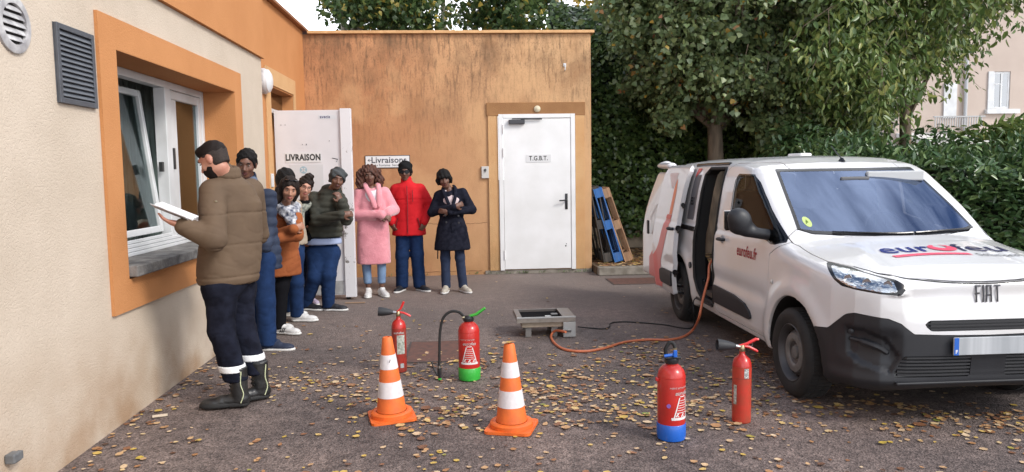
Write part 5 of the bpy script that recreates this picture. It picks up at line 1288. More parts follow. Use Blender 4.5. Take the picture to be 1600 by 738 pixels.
# ================================================================ PEOPLE
def Rm(yaw=0, pitch=0, roll=0):
    """columns: head x (its left), y (back), z (up); yaw turns the face, pitch>0 looks down, roll tips the head"""
    return np.array(Matrix.Rotation(yaw, 3, 'Z') @ Matrix.Rotation(pitch, 3, 'X') @ Matrix.Rotation(roll, 3, 'Y'))
class Human:
    def __init__(s, x, y, yaw, label, h=.009, H=1.68, group='women waiting along the walls'):
        s.root = empty('person', (x, y, 0), yaw, label, 'person', group); s.x, s.y, s.yaw, s.h, s.k = x, y, yaw, h, H/1.70
        k = s.k
        s.J = dict(hipL=(.085, 0, .88), hipR=(-.085, 0, .88), kneL=(.10, -.01, .48), kneR=(-.10, -.01, .48), ankL=(.11, .03, .09), ankR=(-.11, .03, .09),
                   pel=(0, 0, .92), chest=(0, .01, 1.24), neck=(0, .015, 1.42), head=(0, -.01, 1.575), shoL=(.158, .01, 1.350), shoR=(-.158, .01, 1.350),
                   elbL=(.24, .02, 1.10), elbR=(-.24, .02, 1.10), wriL=(.24, -.08, .86), wriR=(-.24, -.08, .86))
        s.J = {a: np.array(b)*k for a, b in s.J.items()}
        s.hd = (0, 0, 0); s.toe = {'L': .25, 'R': -.25}; s.hand = {'L': None, 'R': None}
    def w(s, px, py, Y, dy=0):
        """photo position at depth Y -> local point"""
        p = onY(px, py, Y); c, n = math.cos(-s.yaw), math.sin(-s.yaw); dx, dyy = p[0]-s.x, p[1]-s.y
        return np.array([dx*c-dyy*n, dx*n+dyy*c, p[2]])
    def wd(s, x, y, z):
        c, n = math.cos(-s.yaw), math.sin(-s.yaw); return np.array([x*c-y*n, x*n+y*c, z])
    def set(s, **kw):
        for a, b in kw.items(): s.J[a] = np.array(b, float)
        return s
    def field(s, lo=None, hi=None, h=None):
        P = np.array(list(s.J.values())); return Field(P.min(0)-[.32, .34, .12] if lo is None else lo, P.max(0)+[.32, .34, .26] if hi is None else hi, h or s.h)
    def hp(s, p): return s.J['head']+s.R @ (np.array(p)*s.k)
    def out(s, f, name, m_, parent=None, dec=None):
        V, F = f.mesh()
        if not len(F): return None
        return mesh_obj(name, V, F, m_, parent or s.root, True)
    def spine(s, z):
        J = s.J; q = np.array(sorted([J['pel']-[0, 0, .35], J['pel'], J['chest'], J['neck']], key=lambda v: v[2]))
        q[0, :2] = J['pel'][:2]
        return np.interp(z, q[:, 2], q[:, 0]), np.interp(z, q[:, 2], q[:, 1])
    def body(s, skin, lips, gaze=True, beard=None, eyes=True):
        J, k = s.J, s.k; s.R = Rm(*s.hd); f = s.field(); M = s.R.T; hp = s.hp; K = .02*k
        # trunk and limbs (slim, mostly under the clothes)
        pc, cc = J['pel'], J['chest']
        f.cap(pc+np.array([0, 0, .05]), cc, .085*k, .10*k, .05); f.cap(J['shoL'], J['shoR'], .05*k, .05*k, .06); f.cap(cc, (J['shoL']+J['shoR'])/2, .10*k, .07*k, .05)
        for S in 'LR':
            f.cap(J['hip'+S], J['kne'+S], .052*k, .042*k, .03); f.cap(J['kne'+S], J['ank'+S], .040*k, .030*k, .03)
            f.cap(J['sho'+S], J['elb'+S], .040*k, .034*k, .03); f.cap(J['elb'+S], J['wri'+S], .033*k, .023*k, .02)
        nb = (J['shoL']+J['shoR'])/2+np.array([0, 0, .03*k])
        f.cap(nb, hp((0, .02, -.06)), .052*k, .046*k, .03)
        # head
        f.ell(hp((0, .018, .030)), np.array((.074, .092, .086))*k, .0, M); f.ell(hp((0, -.022, -.030)), np.array((.058, .062, .075))*k, .035, M)
        f.ell(hp((0, -.050, -.088)), np.array((.028, .026, .022))*k, .03, M)
        f.cap(hp((0, -.078, .016)), hp((0, -.104, -.026)), .008*k, .015*k, .014); f.cap(hp((-.014, -.090, -.033)), hp((.014, -.090, -.033)), .0105*k, .0105*k, .01)
        f.cap(hp((-.030, -.074, .034)), hp((.030, -.074, .034)), .012*k, .012*k, .02)
        for sg in (-1, 1):
            f.ell(hp((sg*.038, -.058, -.022)), np.array((.022, .020, .020))*k, .02, M); f.ell(hp((sg*.031, -.084, .012)), np.array((.015, .007, .008))*k, .008, M, 'cut')
            f.ell(hp((sg*.074, .012, -.006)), np.array((.010, .020, .031))*k, .008, M)
        f.ell(hp((0, -.083, -.056)), np.array((.024, .014, .012))*k, .012, M)
        for S, sg in (('L', 1), ('R', -1)):
            if s.hand[S] is not None: s.mk_hand(f, J['wri'+S], s.hand[S], sg)
        o = s.out(f, 'body', skin)
        # eyes, brows, lips
        if eyes:
            eb = MB(); wb_ = MB(); br = MB(); lp = MB()
            for sg in (-1, 1):
                c = hp((sg*.031, -.0765, .010)); wb_.lathe([(0, -.0045*k), (.0085*k, -.002*k), (.0095*k, 0), (.0085*k, .002*k), (0, .0045*k)], n=10, c=c, cap=False)
                c = hp((sg*.031+.001, -.0835, .010)); eb.lathe([(0, -.0045*k), (.0045*k, -.002*k), (.0045*k, .002*k), (0, .0045*k)], n=8, c=c, cap=False)
                br.tube([hp((sg*.016, -.090, .028)), hp((sg*.032, -.088, .034)), hp((sg*.048, -.076, .030))], [.003*k, .0038*k, .002*k], 6)
            lp.tube([hp((-.022, -.086, -.057)), hp((-.008, -.097, -.054)), hp((.008, -.097, -.054)), hp((.022, -.086, -.057))], [.003*k, .0052*k, .0052*k, .003*k], 6)
            lp.tube([hp((-.018, -.086, -.063)), hp((0, -.096, -.065)), hp((.018, -.086, -.063))], [.003*k, .006*k, .003*k], 6)
            wb_.obj('eye', mat('eye_white', (.30, .27, .25), .3), s.root, True); eb.obj('iris', mat('iris_dark', (.015, .01, .008), .2), s.root, True)
            br.obj('eyebrow', mat('brow_dark', (.015, .012, .01), .8), s.root, True); lp.obj('lips', lips, s.root, True)
        return o
    def mk_hand(s, f, wr, d, sg):
        """d: (direction, palm normal, curl) ; five bent fingers and a thumb"""
        dr, pn, curl = d; k = s.k; dr = np.array(dr, float); dr /= np.linalg.norm(dr); pn = np.array(pn, float); pn -= dr*pn.dot(dr); pn /= np.linalg.norm(pn)
        sd = np.cross(dr, pn)*(sg)                # towards the thumb
        wr = np.array(wr, float); pc = wr+dr*.048*k
        f.cap(wr, wr+dr*.02*k, .023*k, .024*k, .015)
        f.ell(pc, np.array((.050, .038, .018))*k, .02, np.array([dr, sd, pn]))
        for i, (o, L) in enumerate(((.027, .072), (.009, .080), (-.009, .074), (-.027, .058))):
            a = wr+dr*.085*k+sd*o*k; c1, c2 = curl*.7, curl*1.7
            b = a+(dr*math.cos(c1)+pn*math.sin(c1)+sd*o*1.2)*L*.5*k; c = b+(dr*math.cos(c2)+pn*math.sin(c2))*L*.5*k
            f.cap(a, b, .0098*k, .0088*k, .004); f.cap(b, c, .0088*k, .0075*k, .003)
        a = wr+dr*.02*k+sd*.026*k; b = a+(dr*.6+sd*.75+pn*.25)*.038*k; c = b+(dr*.9+sd*.2+pn*.35)*.032*k
        f.cap(a, b, .013*k, .011*k, .012); f.cap(b, c, .0105*k, .0085*k, .003)
    def legs(s, m_, rt=.088, rk=.070, ra=.062, hem=.07, name='trousers', waist=1.0, fold=.003, flare=None):
        J, k = s.J, s.k; f = s.field(hi=np.array([max(s.J['kneL'][0], s.J['ankL'][0], s.J['hipL'][0])+.2, .4, waist*k+.06]), lo=np.array([min(s.J['kneR'][0], s.J['ankR'][0], s.J['hipR'][0], s.J['kneL'][0], s.J['ankL'][0])-.2, min(J['kneL'][1], J['kneR'][1], J['ankL'][1], J['ankR'][1])-.2, 0]))
        cx, cy = J['pel'][:2]
        f.loft([(.80*k, cx, cy+.005, .155*k, .115*k), (.90*k, cx, cy+.012, .170*k, .125*k), (waist*k, cx, cy, .150*k, .110*k)], .03)
        for S in 'LR':
            h_, n_, a_ = J['hip'+S], J['kne'+S], J['ank'+S]; end = n_+(a_-n_)*((n_[2]-hem*k)/(n_[2]-a_[2]))
            f.cap(J['pel']-np.array([0, 0, .02]), h_, .115*k, rt*k*1.02, .05); f.cap(h_, n_, rt*k, rk*k, .05); f.cap(n_, end, rk*k, ra*k, .03)
        rs = float(abs(J['pel'][0])*7+s.x*3)
        f.warp(lambda X, Y, Z: folds(X, Y, Z, rs, fold)+np.maximum(hem*k-Z, 0)*2)
        return s.out(f, name, m_)
    def shoes(s, up_m, sole_m, size=.27, boot=0, stripes=None, lift=0, name='shoe'):
        J, k = s.J, s.k; res = []
        for S in 'LR':
            a = J['ank'+S]; t = s.toe[S]; d = np.array([math.sin(t), -math.cos(t), 0]); sd = np.array([math.cos(t), math.sin(t), 0])
            z0 = a[2]-.09*k+lift
            he = a+d*(-.055); he[2] = z0; to = he+d*size
            f = Field(np.minimum(he, to)-[.12, .12, .02]+[0, 0, 0], np.maximum(he, to)+[.12, .12, .20+boot], min(s.h, .008))
            B = np.array([d, sd, [0, 0, 1]]); q = lambda u_, v_, z_: he+d*u_+sd*v_+np.array([0, 0, z_])
            f.cap(q(.03, 0, .045), q(size*.55, 0, .040), .042, .040, .02); f.ell(q(size*.74, 0, .030), (.085, .047, .034), .02, B); f.cap(q(.035, 0, .05), q(.075, 0, .088 if not boot else .12), .040, .036, .03)
            if boot: f.cap(q(.052, 0, .10), q(.058, 0, .10+boot), .052, .060, .02); f.box(he-[.2, .2, -(.105+boot)], he+[.2, .2, .5+boot], 0, 'cut')
            else: f.ell(q(.058, 0, .105), (.040, .030, .035), .008, B, 'cut')
            f.box(he-[.5, .5, .2], he+[.5, .5, .016], 0, 'cut')
            o = s.out(f, 'boot' if boot else name, up_m); res.append(o)
            f = Field(np.minimum(he, to)-[.12, .12, .01], np.maximum(he, to)+[.12, .12, .07], .007)
            f.cap(q(.035, 0, .012), q(size*.5, 0, .012), .043, .041, .02); f.ell(q(size*.72, 0, .012), (.10, .052, .05), .02, B)
            f.box(he-[.5, .5, .2], he+[.5, .5, -.0+.001], 0, 'cut'); f.box(he+[-.5, -.5, .024 if not boot else .034], he+[.5, .5, .3], 0, 'cut')
            s.out(f, 'sole', sole_m, o)
            if stripes:
                b = MB()
                for u_ in (.085, .105, .125):
                    for sg in (-1, 1): b.tube([q(u_, sg*.040, .022), q(u_+.018, sg*.036, .065)], .0055, 5)
                b.obj('side_stripe', stripes, o)
        return res
    def top(s, m_, secs, arm=(.062, .052, .040), hem=None, name='jacket', quilt=0, fold=.004, collar=.055, sides='LR', cuff=.015, open_=None, pitch=.075, hood=0, seams=(), sho=.054, p=2.3, sk=.03):
        """secs: (z, rx, ry, dx, dy) rows around the spine"""
        J, k = s.J, s.k; f = s.field(lo=None)
        rows = []
        for r in secs:
            z = r[0]; cx, cy = s.spine(z); dx, dy = (r[3], r[4]) if len(r) > 3 else (0, 0); rows.append((z, cx+dx, cy+dy, r[1], r[2]))
        q = sorted(rows, key=lambda r_: -r_[0]); t0_ = q[0]
        rows = [(t0_[0]+.03*k, t0_[1], t0_[2], t0_[3]*.55, t0_[4]*.75), (t0_[0]-.02*k, t0_[1], t0_[2], t0_[3]*.92, t0_[4])]+q[1:]
        f.loft(rows, .03, p=p)
        nb = (J['shoL']+J['shoR'])/2
        for S in 'LR':
            f.cap(nb+np.array([0, .0, .030])*k, J['sho'+S]+np.array([0, 0, -.012]), .055*k, sho*k, .05)
        if collar:
            nk = np.array([*J['neck'][:2], J['neck'][2]]); f.cap(nb+np.array([0, .0, .02]), nk+(J['head']-nk)*.30+np.array([0, .0, collar-.05]), .078*k, .070*k, .03)
        if hood: f.ell(J['neck']+np.array([0, .09, .01]), (.13*k, .085*k, .10*k), .04)
        for S in sides:
            a, b, c = J['sho'+S], J['elb'+S], J['wri'+S]; c2 = b+(c-b)*(1-cuff)
            f.cap(a, b, arm[0]*k, arm[1]*k, sk); f.cap(b, c2, arm[1]*k, arm[2]*k, .02)
        z_hem = rows[-1][0] if rows[-1][0] < rows[0][0] else rows[0][0]
        if quilt: f.warp(lambda X, Y, Z: -quilt*(np.abs(np.sin(np.pi*(Z+.06*X)/pitch))-.5))
        rs = s.x*5+s.y
        f.warp(lambda X, Y, Z: folds(X, Y, Z, rs, fold))
        for zs in seams: f.warp(lambda X, Y, Z: .006*np.exp(-((Z-zs+.02*np.abs(X))/.006)**2))
        if collar:
            nk = J['neck']; hd = J['head']; f.cap(nk+(hd-nk)*-.1, nk+(hd-nk)*1.2, .054*k, .064*k, .0, 'cut')
        for a, b, r in (open_ or []): f.cap(a, b, r, r, .006, 'cut')
        return s.out(f, name, m_)
    def hairfield(s, fn, name, m_, h=.007, ext=.30):
        f = Field((-ext, -ext, -ext-.25), (ext, ext, .28), h); fn(f); V, F = f.mesh(); V = (s.R @ (V*s.k).T).T+s.J['head']
        return mesh_obj(name, V, F, m_, s.root, True)
def scalp(f, grow=.012, brow=.060, side=-.02, back=-.06):
    """close cap of hair with the face kept free"""
    f.ell((0, .022, .036), (.074+grow, .094+grow, .088+grow), .0)
    f.ell((0, .045, -.01), (.068+grow, .062+grow, .075+grow), .02)
    f.ell((0, -.075, -.035), (.070, .075, brow+.038), .012, None, 'cut'); f.box((-.3, -.3, -.5), (.3, .3, back), 0, 'cut')
skinD = mat('skin_deep_brown', (.165, .080, .054), .5, col2=(.125, .058, .039), vscale=12, spec=.5); skinD2 = mat('skin_dark_brown', (.17, .078, .050), .45, col2=(.13, .058, .037), vscale=12)
skinW = mat('skin_fair', (.52, .27, .19), .5, col2=(.46, .20, .14), vscale=14); skinT = mat('skin_tan', (.40, .20, .13), .5, col2=(.34, .16, .10), vscale=14)
lipD = mat('lips_plum', (.11, .028, .028), .4); lipW = mat('lips_rose', (.42, .12, .10), .4)
hairK = mat('hair_black', (.008, .007, .007), .7, spec=.2, bump=.9, bscale=40, bdist=.01, stretch=(3, 3, .6)); hairB = mat('hair_auburn', (.115, .040, .022), .6, col2=(.05, .018, .012), vscale=30, bump=1, bscale=38, bdist=.02, stretch=(2, 2, .7))
hairD = mat('hair_dark_brown', (.016, .010, .008), .65, spec=.25, bump=.8, bscale=50, bdist=.008, stretch=(3, 3, .5))
denim = mat('blue_scrub_cotton', (.012, .033, .100), .9, spec=.2, col2=(.008, .023, .070), vscale=11, bump=.3, bscale=120, bdist=.002); denimL = mat('light_jeans', (.12, .20, .36), .85, col2=(.20, .30, .45), vscale=7)
denimD = mat('dark_jeans', (.012, .022, .055), .85, col2=(.018, .032, .075), vscale=9); blackc = mat('black_cloth', (.007, .007, .009), .95, spec=.1)
shW = mat('white_trainer', (.68, .67, .66), .5, col2=(.55, .54, .53), vscale=25); shC = mat('cream_trainer', (.50, .46, .38), .6, col2=(.36, .33, .28), vscale=30); shK = mat('black_trainer', (.012, .013, .018), .6); shN = mat('navy_trainer', (.014, .022, .05), .65)
soleW = mat('white_sole', (.66, .65, .63), .5); soleK = mat('black_sole', (.012, .012, .012), .7)
V3 = lambda *a: np.array(a, float)

# --- woman in pink coat
p = Human(-1.17, 9.52, math.radians(4), 'woman in a long fluffy pink coat and light jeans with big auburn hair', H=1.66)
p.set(chest=(-.0, .01, 1.21), head=(-.025, -.015, 1.535), neck=(-.01, .01, 1.39), wriL=(.195, -.185, 1.07), elbL=(.265, .01, 1.10), elbR=(-.235, -.02, 1.04), wriR=(.13, -.215, 1.045), ankL=(.085, .03, .09), ankR=(-.085, .03, .09))
p.hd = (math.radians(6), math.radians(4), math.radians(-4)); p.hand = {'L': ((-.5, -.25, -.75), (-.6, .6, -.2), 1.1), 'R': ((.85, -.25, -.35), (0, .8, -.5), 1.0)}; p.toe = {'L': .35, 'R': .0}
p.body(skinD, lipD); p.legs(denimL, .082, .062, .052, .17, fold=.003, name='jeans'); p.shoes(shW, soleW, .275)
pinkm = mat('pink_fur', (.74, .30, .34), .95, col2=(.62, .22, .26), vscale=7, bump=.5, bscale=60, bdist=.01, sheen=.6)
p.top(pinkm, [(1.36, .17, .11), (1.20, .185, .135), (1.02, .185, .14), (.85, .205, .15), (.62, .21, .155), (.42, .215, .16)], arm=(.078, .074, .062), name='coat', fold=.003, collar=.0, cuff=.02,
      open_=[(V3(.045, -.17, 1.42), V3(.06, -.20, 1.18), .052), (V3(.06, -.18, 1.16), V3(.085, -.22, .95), .030), (V3(.088, -.20, .94), V3(.10, -.22, .38), .022), (V3(0, -.06, 1.45), V3(0, -.02, 1.5), .075)])
b = MB(); b.tube(bez([(-.075, .02, 1.455), (-.075, -.06, 1.42), (-.035, -.125, 1.34), (.02, -.155, 1.22), (.05, -.165, 1.13)], 6), [.030]*12+[.034]*12+[.016], 10, sq=.6); b.tube(bez([(.07, .03, 1.455), (.085, -.05, 1.42), (.095, -.11, 1.34), (.095, -.145, 1.24), (.09, -.16, 1.14)], 6), [.030]*12+[.034]*12+[.016], 10, sq=.6); b.tube(bez([(-.075, .03, 1.455), (0, .085, 1.465), (.07, .03, 1.455)], 8), .032, 10); b.obj('lapel', pinkm, p.root, True)
f = p.field(hi=np.array([.2, .2, 1.5]), lo=np.array([-.2, -.25, .8])); f.loft([(1.40, 0, -.01, .09, .085), (1.30, .01, -.01, .13, .115), (1.10, .02, 0, .14, .125)], .01); f.ell((.01, -.07, 1.40), (.055, .05, .07), .01, None, 'cut'); p.out(f, 'shirt', mat('white_shirt', (.70, .70, .73), .8))
f = p.field(hi=np.array([.2, .2, 1.2]), lo=np.array([-.2, -.25, .5])); f.loft([(1.12, .02, 0, .145, .125), (.95, .03, 0, .15, .13), (.58, .03, 0, .15, .13)], .01); p.out(f, 'dress', blackc)
def h1(f):
    scalp(f, .030, .052, -.05, -.2)
    for sg in (-1, 1):
        f.chain([(sg*.055, .02, .09), (sg*.105, .02, .03), (sg*.125, .0, -.06), (sg*.125, -.01, -.125)], [.045, .052, .055, .045], .03)
    f.ell((0, .07, -.03), (.12, .07, .12), .04); f.ell((0, -.085, -.04), (.058, .075, .085), .01, None, 'cut')
    f.warp(lambda X, Y, Z: .009*np.sin(Z*62+np.sin(X*40)*2+Y*30)*np.sin(X*85+Z*24)+.004*np.sin(X*150+Z*70))
p.hairfield(h1, 'hair', hairB)

# --- woman in red jacket
p = Human(-.74, 9.86, math.radians(-2), 'woman in bright red jacket with dark sunglasses and black head wrap', H=1.70)
p.set(head=(-.03, -.01, 1.575), neck=(-.02, .01, 1.42), elbL=(.285, .04, 1.13), wriL=(.215, -.10, .935), elbR=(-.285, .04, 1.13), wriR=(-.215, -.10, .935), ankL=(.115, .03, .09), ankR=(-.115, .03, .09))
p.hd = (0, .05, 0); p.hand = {'L': ((-.3, -.2, -.9), (-.6, .6, 0), .6), 'R': ((.3, -.2, -.9), (.6, .6, 0), .6)}; p.toe = {'L': .7, 'R': -.3}
p.body(skinD, lipD, eyes=False); p.legs(denim, .095, .085, .082, .05, fold=.004, waist=.98); p.shoes(shK, soleW, .27)
redm = mat('red_softshell', (.58, .014, .020), .85, spec=.25, col2=(.50, .010, .016), vscale=5)
p.top(redm, seams=(1.22,), secs=[(1.40, .19, .115), (1.25, .21, .14), (1.02, .205, .14), (.86, .215, .145), (.745, .225, .15)], arm=(.075, .066, .055), fold=.003, collar=.075, cuff=-.02)
b = MB(); b.tube(bez([(.0, -.14, 1.40), (.005, -.15, 1.15), (0, -.158, .78)], 8), .005, 6); b.tube([(.07, -.142, 1.34), (.075, -.152, 1.19)], .005, 5); b.tube([(-.13, -.135, .98), (-.16, -.13, .86)], .007, 5); b.tube([(.13, -.135, .98), (.16, -.13, .86)], .007, 5); b.obj('zip', mat('dark_red_zip', (.16, .01, .015), .5), p.root)
wrapk = mat('black_headwrap', (.010, .010, .011), .9, spec=.15, bump=.6, bscale=30, bdist=.01)
def h2(f): scalp(f, .020, .040, -.02, -.05); f.ell((0, .045, .085), (.085, .085, .065), .03); f.warp(lambda X, Y, Z: .004*np.sin(Z*70+X*40+Y*25))
p.hairfield(h2, 'head_wrap', wrapk)
def glasses_obj(p, lens_m, r, rim=None, name='sunglasses'):
    hp = p.hp; k = p.k; b = MB()
    for sg in (-1, 1):
        pts = [hp((sg*.033+r[0]*math.cos(a), -.098+.010*abs(sg*.033+r[0]*math.cos(a))/.05, .010+r[1]*math.sin(a))) for a in np.linspace(0, 2*math.pi, 17)[:-1]]
        pt2 = [q+p.R @ V3(0, -.003, 0) for q in pts]
        if lens_m: b.add(pts+pt2, [tuple(range(15, -1, -1)), tuple(range(16, 32))]+[(i, (i+1) % 16, (i+1) % 16+16, i+16) for i in range(16)])
        if rim: b.tube(pts+[pts[0]], .0020, 5, caps=False)
        b.tube([hp((sg*.066, -.085, .016)), hp((sg*.078, .01, .014))], .0022 if rim else .004, 5)
    b.tube([hp((-.012, -.102, .016)), hp((.012, -.102, .016))], .002 if rim else .004, 5)
    return b.obj(name, rim or lens_m, p.root, True)
glasses_obj(p, vblack, (.033, .026))

# --- woman in navy coat
p = Human(-.17, 9.66, math.radians(-3), 'woman in dark navy flared coat with crossed arms and short black fringe', H=1.62)
p.set(head=(-.085, -.045, 1.475), neck=(-.045, .0, 1.345), chest=(-.01, .01, 1.18), shoL=(.145, .0, 1.30), shoR=(-.16, .0, 1.265), elbL=(.265, -.02, 1.08), wriL=(-.02, -.205, 1.06), elbR=(-.255, -.02, 1.05), wriR=(.06, -.225, 1.13), ankL=(.125, .03, .09), ankR=(-.095, .03, .09), pel=(.0, 0, .88))
p.hd = (math.radians(8), math.radians(8), math.radians(-9)); p.hand = {'L': ((-.9, .05, .15), (0, 1, 0), .5), 'R': ((.8, .2, .3), (0, .9, 0), .9)}; p.toe = {'L': .5, 'R': -.1}
p.body(skinD, lipD); p.legs(denimD, .082, .066, .062, .06, fold=.003, name='jeans', waist=.95); p.shoes(shC, soleW, .26)
navm = mat('navy_wool', (.008, .009, .016), .95, spec=.1, col2=(.018, .019, .030), vscale=20)
p.top(navm, [(1.32, .17, .11), (1.15, .175, .135), (.98, .155, .125), (.85, .195, .15), (.70, .22, .165), (.56, .24, .18)], arm=(.066, .060, .050), name='coat', fold=.0025, collar=0, cuff=.05, open_=[(V3(-.02, -.17, 1.37), V3(.0, -.19, 1.17), .036), (V3(-.04, -.05, 1.38), V3(-.04, -.02, 1.44), .07)])
f = p.field(hi=np.array([.2, .2, 1.45]), lo=np.array([-.25, -.25, .9])); f.loft([(1.34, -.03, 0, .09, .085), (1.22, -.01, 0, .14, .132), (1.05, 0, 0, .14, .125)], .01); f.ell((-.03, -.09, 1.33), (.045, .05, .08), .01, None, 'cut'); p.out(f, 'top', mat('pale_pink_top', (.62, .50, .50), .8))
b = MB()
for px_, pz_ in ((.09, 1.16), (.10, 1.01), (-.07, 1.02), (.10, .92), (-.06, .93)): b.lathe([(.013, 0), (.012, .005), (0, .006)], n=10, M=Matrix.Translation((px_, -.205 if pz_ > 1 else -.165, pz_)) @ Mf, cap=False)
b.obj('button', mat('button_dark', (.03, .03, .035), .3), p.root)
b = MB(); b.tube(bez([(-.09, .01, 1.385), (-.10, -.08, 1.35), (-.06, -.135, 1.25), (-.02, -.16, 1.15)], 6), [.022]*18+[.010], 8, sq=.5); b.tube(bez([(.03, .01, 1.395), (.06, -.08, 1.36), (.06, -.135, 1.26), (.03, -.16, 1.15)], 6), [.022]*18+[.010], 8, sq=.5); b.obj('lapel', navm, p.root, True)
MB().box((.01, -.165, .80), (.03, -.160, .93)).obj('belt_end', navm, p.root); b = MB(); b.tube([(-.185, -.05, .62), (-.19, -.06, .45)], .008, 5); b.obj('belt', navm, p.root)
def h3(f):
    scalp(f, .024, .032, 0, -.075); 
    for sg in (-1, 1): f.chain([(sg*.06, -.01, .07), (sg*.085, -.02, .0), (sg*.083, -.02, -.05)], [.030, .028, .018], .02)
    f.ell((0, -.085, -.045), (.056, .060, .072), .008, None, 'cut'); f.cap((-.05, -.072, .045), (.05, -.072, .045), .022, .022, .02)
    f.warp(lambda X, Y, Z: .003*np.sin(X*120+Z*20))
p.hairfield(h3, 'hair', hairK)

# --- woman with head wrap and olive puffer
G2 = 'women queuing along the left wall'
p = Human(-1.66, 8.58, math.radians(14), 'woman in olive grey puffer jacket and head wrap, hand raised to her chin', H=1.66, group=G2)
W_ = p.w
p.J['pel'] = W_(505, 392, 8.60); p.J['hipL'] = p.J['pel']+V3(.085, 0, -.03); p.J['hipR'] = p.J['pel']+V3(-.085, 0, -.03)
p.J['chest'] = W_(512, 332, 8.56); p.J['neck'] = W_(518, 302, 8.50); p.J['head'] = W_(527, 281, 8.44)
p.J['shoL'] = W_(531, 312, 8.42); p.J['shoR'] = W_(491, 310, 8.58)
p.J['elbL'] = W_(541, 342, 8.28); p.J['wriL'] = W_(533, 316, 8.20); p.J['elbR'] = W_(496, 345, 8.34); p.J['wriR'] = W_(534, 336, 8.14)
p.J['kneL'] = W_(513, 430, 8.50); p.J['ankL'] = W_(513, 472, 8.55); p.J['kneR'] = W_(492, 432, 8.5); p.J['ankR'] = W_(478, 472, 8.62)
for a_ in ('ankL', 'ankR'): p.J[a_][2] = .09
p.toe = {'L': 1.15, 'R': 1.0}; p.hd = (math.radians(4), math.radians(6), math.radians(14)); p.hand = {'L': ((-.35, -.1, .9), (-.5, .8, .1), .9), 'R': ((.85, -.1, .1), (0, .9, -.2), .9)}
p.body(skinD2, lipD); p.legs(denim, .105, .088, .072, .045, fold=.005, waist=.93); p.shoes(shK, soleW, .265)
olm = mat('olive_puffer', (.032, .033, .026), .75, spec=.3, col2=(.055, .055, .042), vscale=6)
zt2 = p.J['neck'][2]
p.top(olm, [(zt2-.07, .17, .12), (zt2-.2, .19, .15), (zt2-.36, .19, .15), (zt2-.46, .195, .155), (.85, .20, .16)], arm=(.078, .070, .052), quilt=.010, pitch=.07, fold=.004, collar=.03, hood=1, cuff=.03)
f = p.field(hi=p.J['pel']+[.35, .3, .15], lo=p.J['pel']+[-.35, -.3, -.2]); cx, cy = p.J['pel'][:2]; f.loft([(.95, cx, cy, .19, .145), (.80, cx+.005, cy-.005, .205, .155), (.765, cx+.01, cy-.005, .205, .155)], .01); p.out(f, 'tunic', mat('pale_blue_cotton', (.36, .43, .62), .85))
grw = mat('grey_headwrap', (.035, .040, .042), .75, col2=(.05, .055, .058), vscale=12, bump=.5, bscale=40, bdist=.01)
def h4(f): scalp(f, .022, .050, -.02, -.045); f.ell((0, .05, .06), (.085, .085, .07), .03); f.cap((-.07, -.035, .075), (.07, -.035, .075), .026, .026, .02); f.warp(lambda X, Y, Z: .0045*np.sin(Z*85+X*50+Y*20))
p.hairfield(h4, 'head_wrap', grw)

# --- bespectacled woman
p = Human(-1.90, 9.02, math.radians(18), 'smiling woman with round glasses leaning out between the coats', H=1.62, group=G2)
W_ = p.w
p.J['head'] = W_(477, 293, 8.35); p.J['neck'] = W_(474, 320, 8.45); p.J['chest'] = W_(482, 345, 8.62); p.J['shoL'] = W_(492, 335, 8.55); p.J['shoR'] = W_(462, 335, 8.6); p.J['pel'] = W_(482, 390, 8.9)
p.J['elbL'] = W_(490, 368, 8.55); p.J['wriL'] = W_(478, 372, 8.42); p.J['elbR'] = W_(462, 370, 8.6); p.J['wriR'] = W_(472, 378, 8.5)
p.J['hipL'] = p.J['pel']+V3(.08, 0, -.02); p.J['hipR'] = p.J['pel']+V3(-.08, 0, -.02); p.J['kneL'] = W_(484, 425, 8.9); p.J['kneR'] = W_(470, 425, 8.95); p.J['ankL'] = W_(484, 462, 9.05); p.J['ankR'] = W_(455, 462, 9.0)
for a_ in ('ankL', 'ankR'): p.J[a_][2] = .09
p.toe = {'L': .3, 'R': .2}; p.hd = (math.radians(2), math.radians(10), math.radians(16)); p.hand = {'L': ((-.8, -.2, -.2), (0, .9, 0), .8), 'R': None}
p.body(skinW, lipW); p.legs(denim, .085, .07, .06, .06, waist=.90); p.shoes(mat('lilac_trainer', (.42, .36, .48), .6), soleW, .26)
zt2 = p.J['neck'][2]; p.top(blackc, [(zt2-.08, .16, .11), (zt2-.2, .18, .13), (zt2-.45, .18, .14), (.86, .18, .14)], arm=(.062, .056, .045), fold=.004, collar=.02)
glasses_obj(p, None, (.023, .023), mat('wire_rim', (.05, .035, .03), .3), 'glasses')
def h5(f):
    scalp(f, .016, .060, -.02, -.03); f.ell((.01, .0, .135), (.055, .055, .04), .03); f.warp(lambda X, Y, Z: .006*np.sin(X*90+Z*40)*np.sin(Z*95+Y*50))
p.hairfield(h5, 'hair', hairD)
f = Field(p.J['neck']-[.16, .2, .26], p.J['neck']+[.16, .16, .1], .009); f.chain([p.J['neck']+V3(-.06, -.03, 0), p.J['neck']+V3(0, -.09, -.03), p.J['neck']+V3(.06, -.03, 0)], [.035, .04, .035], .02); f.cap(p.J['neck']+V3(-.03, -.10, -.04), p.J['neck']+V3(-.04, -.14, -.22), .035, .03, .02); p.out(f, 'scarf', mat('sage_scarf', (.32, .33, .28), .9, col2=(.12, .13, .12), vscale=40))

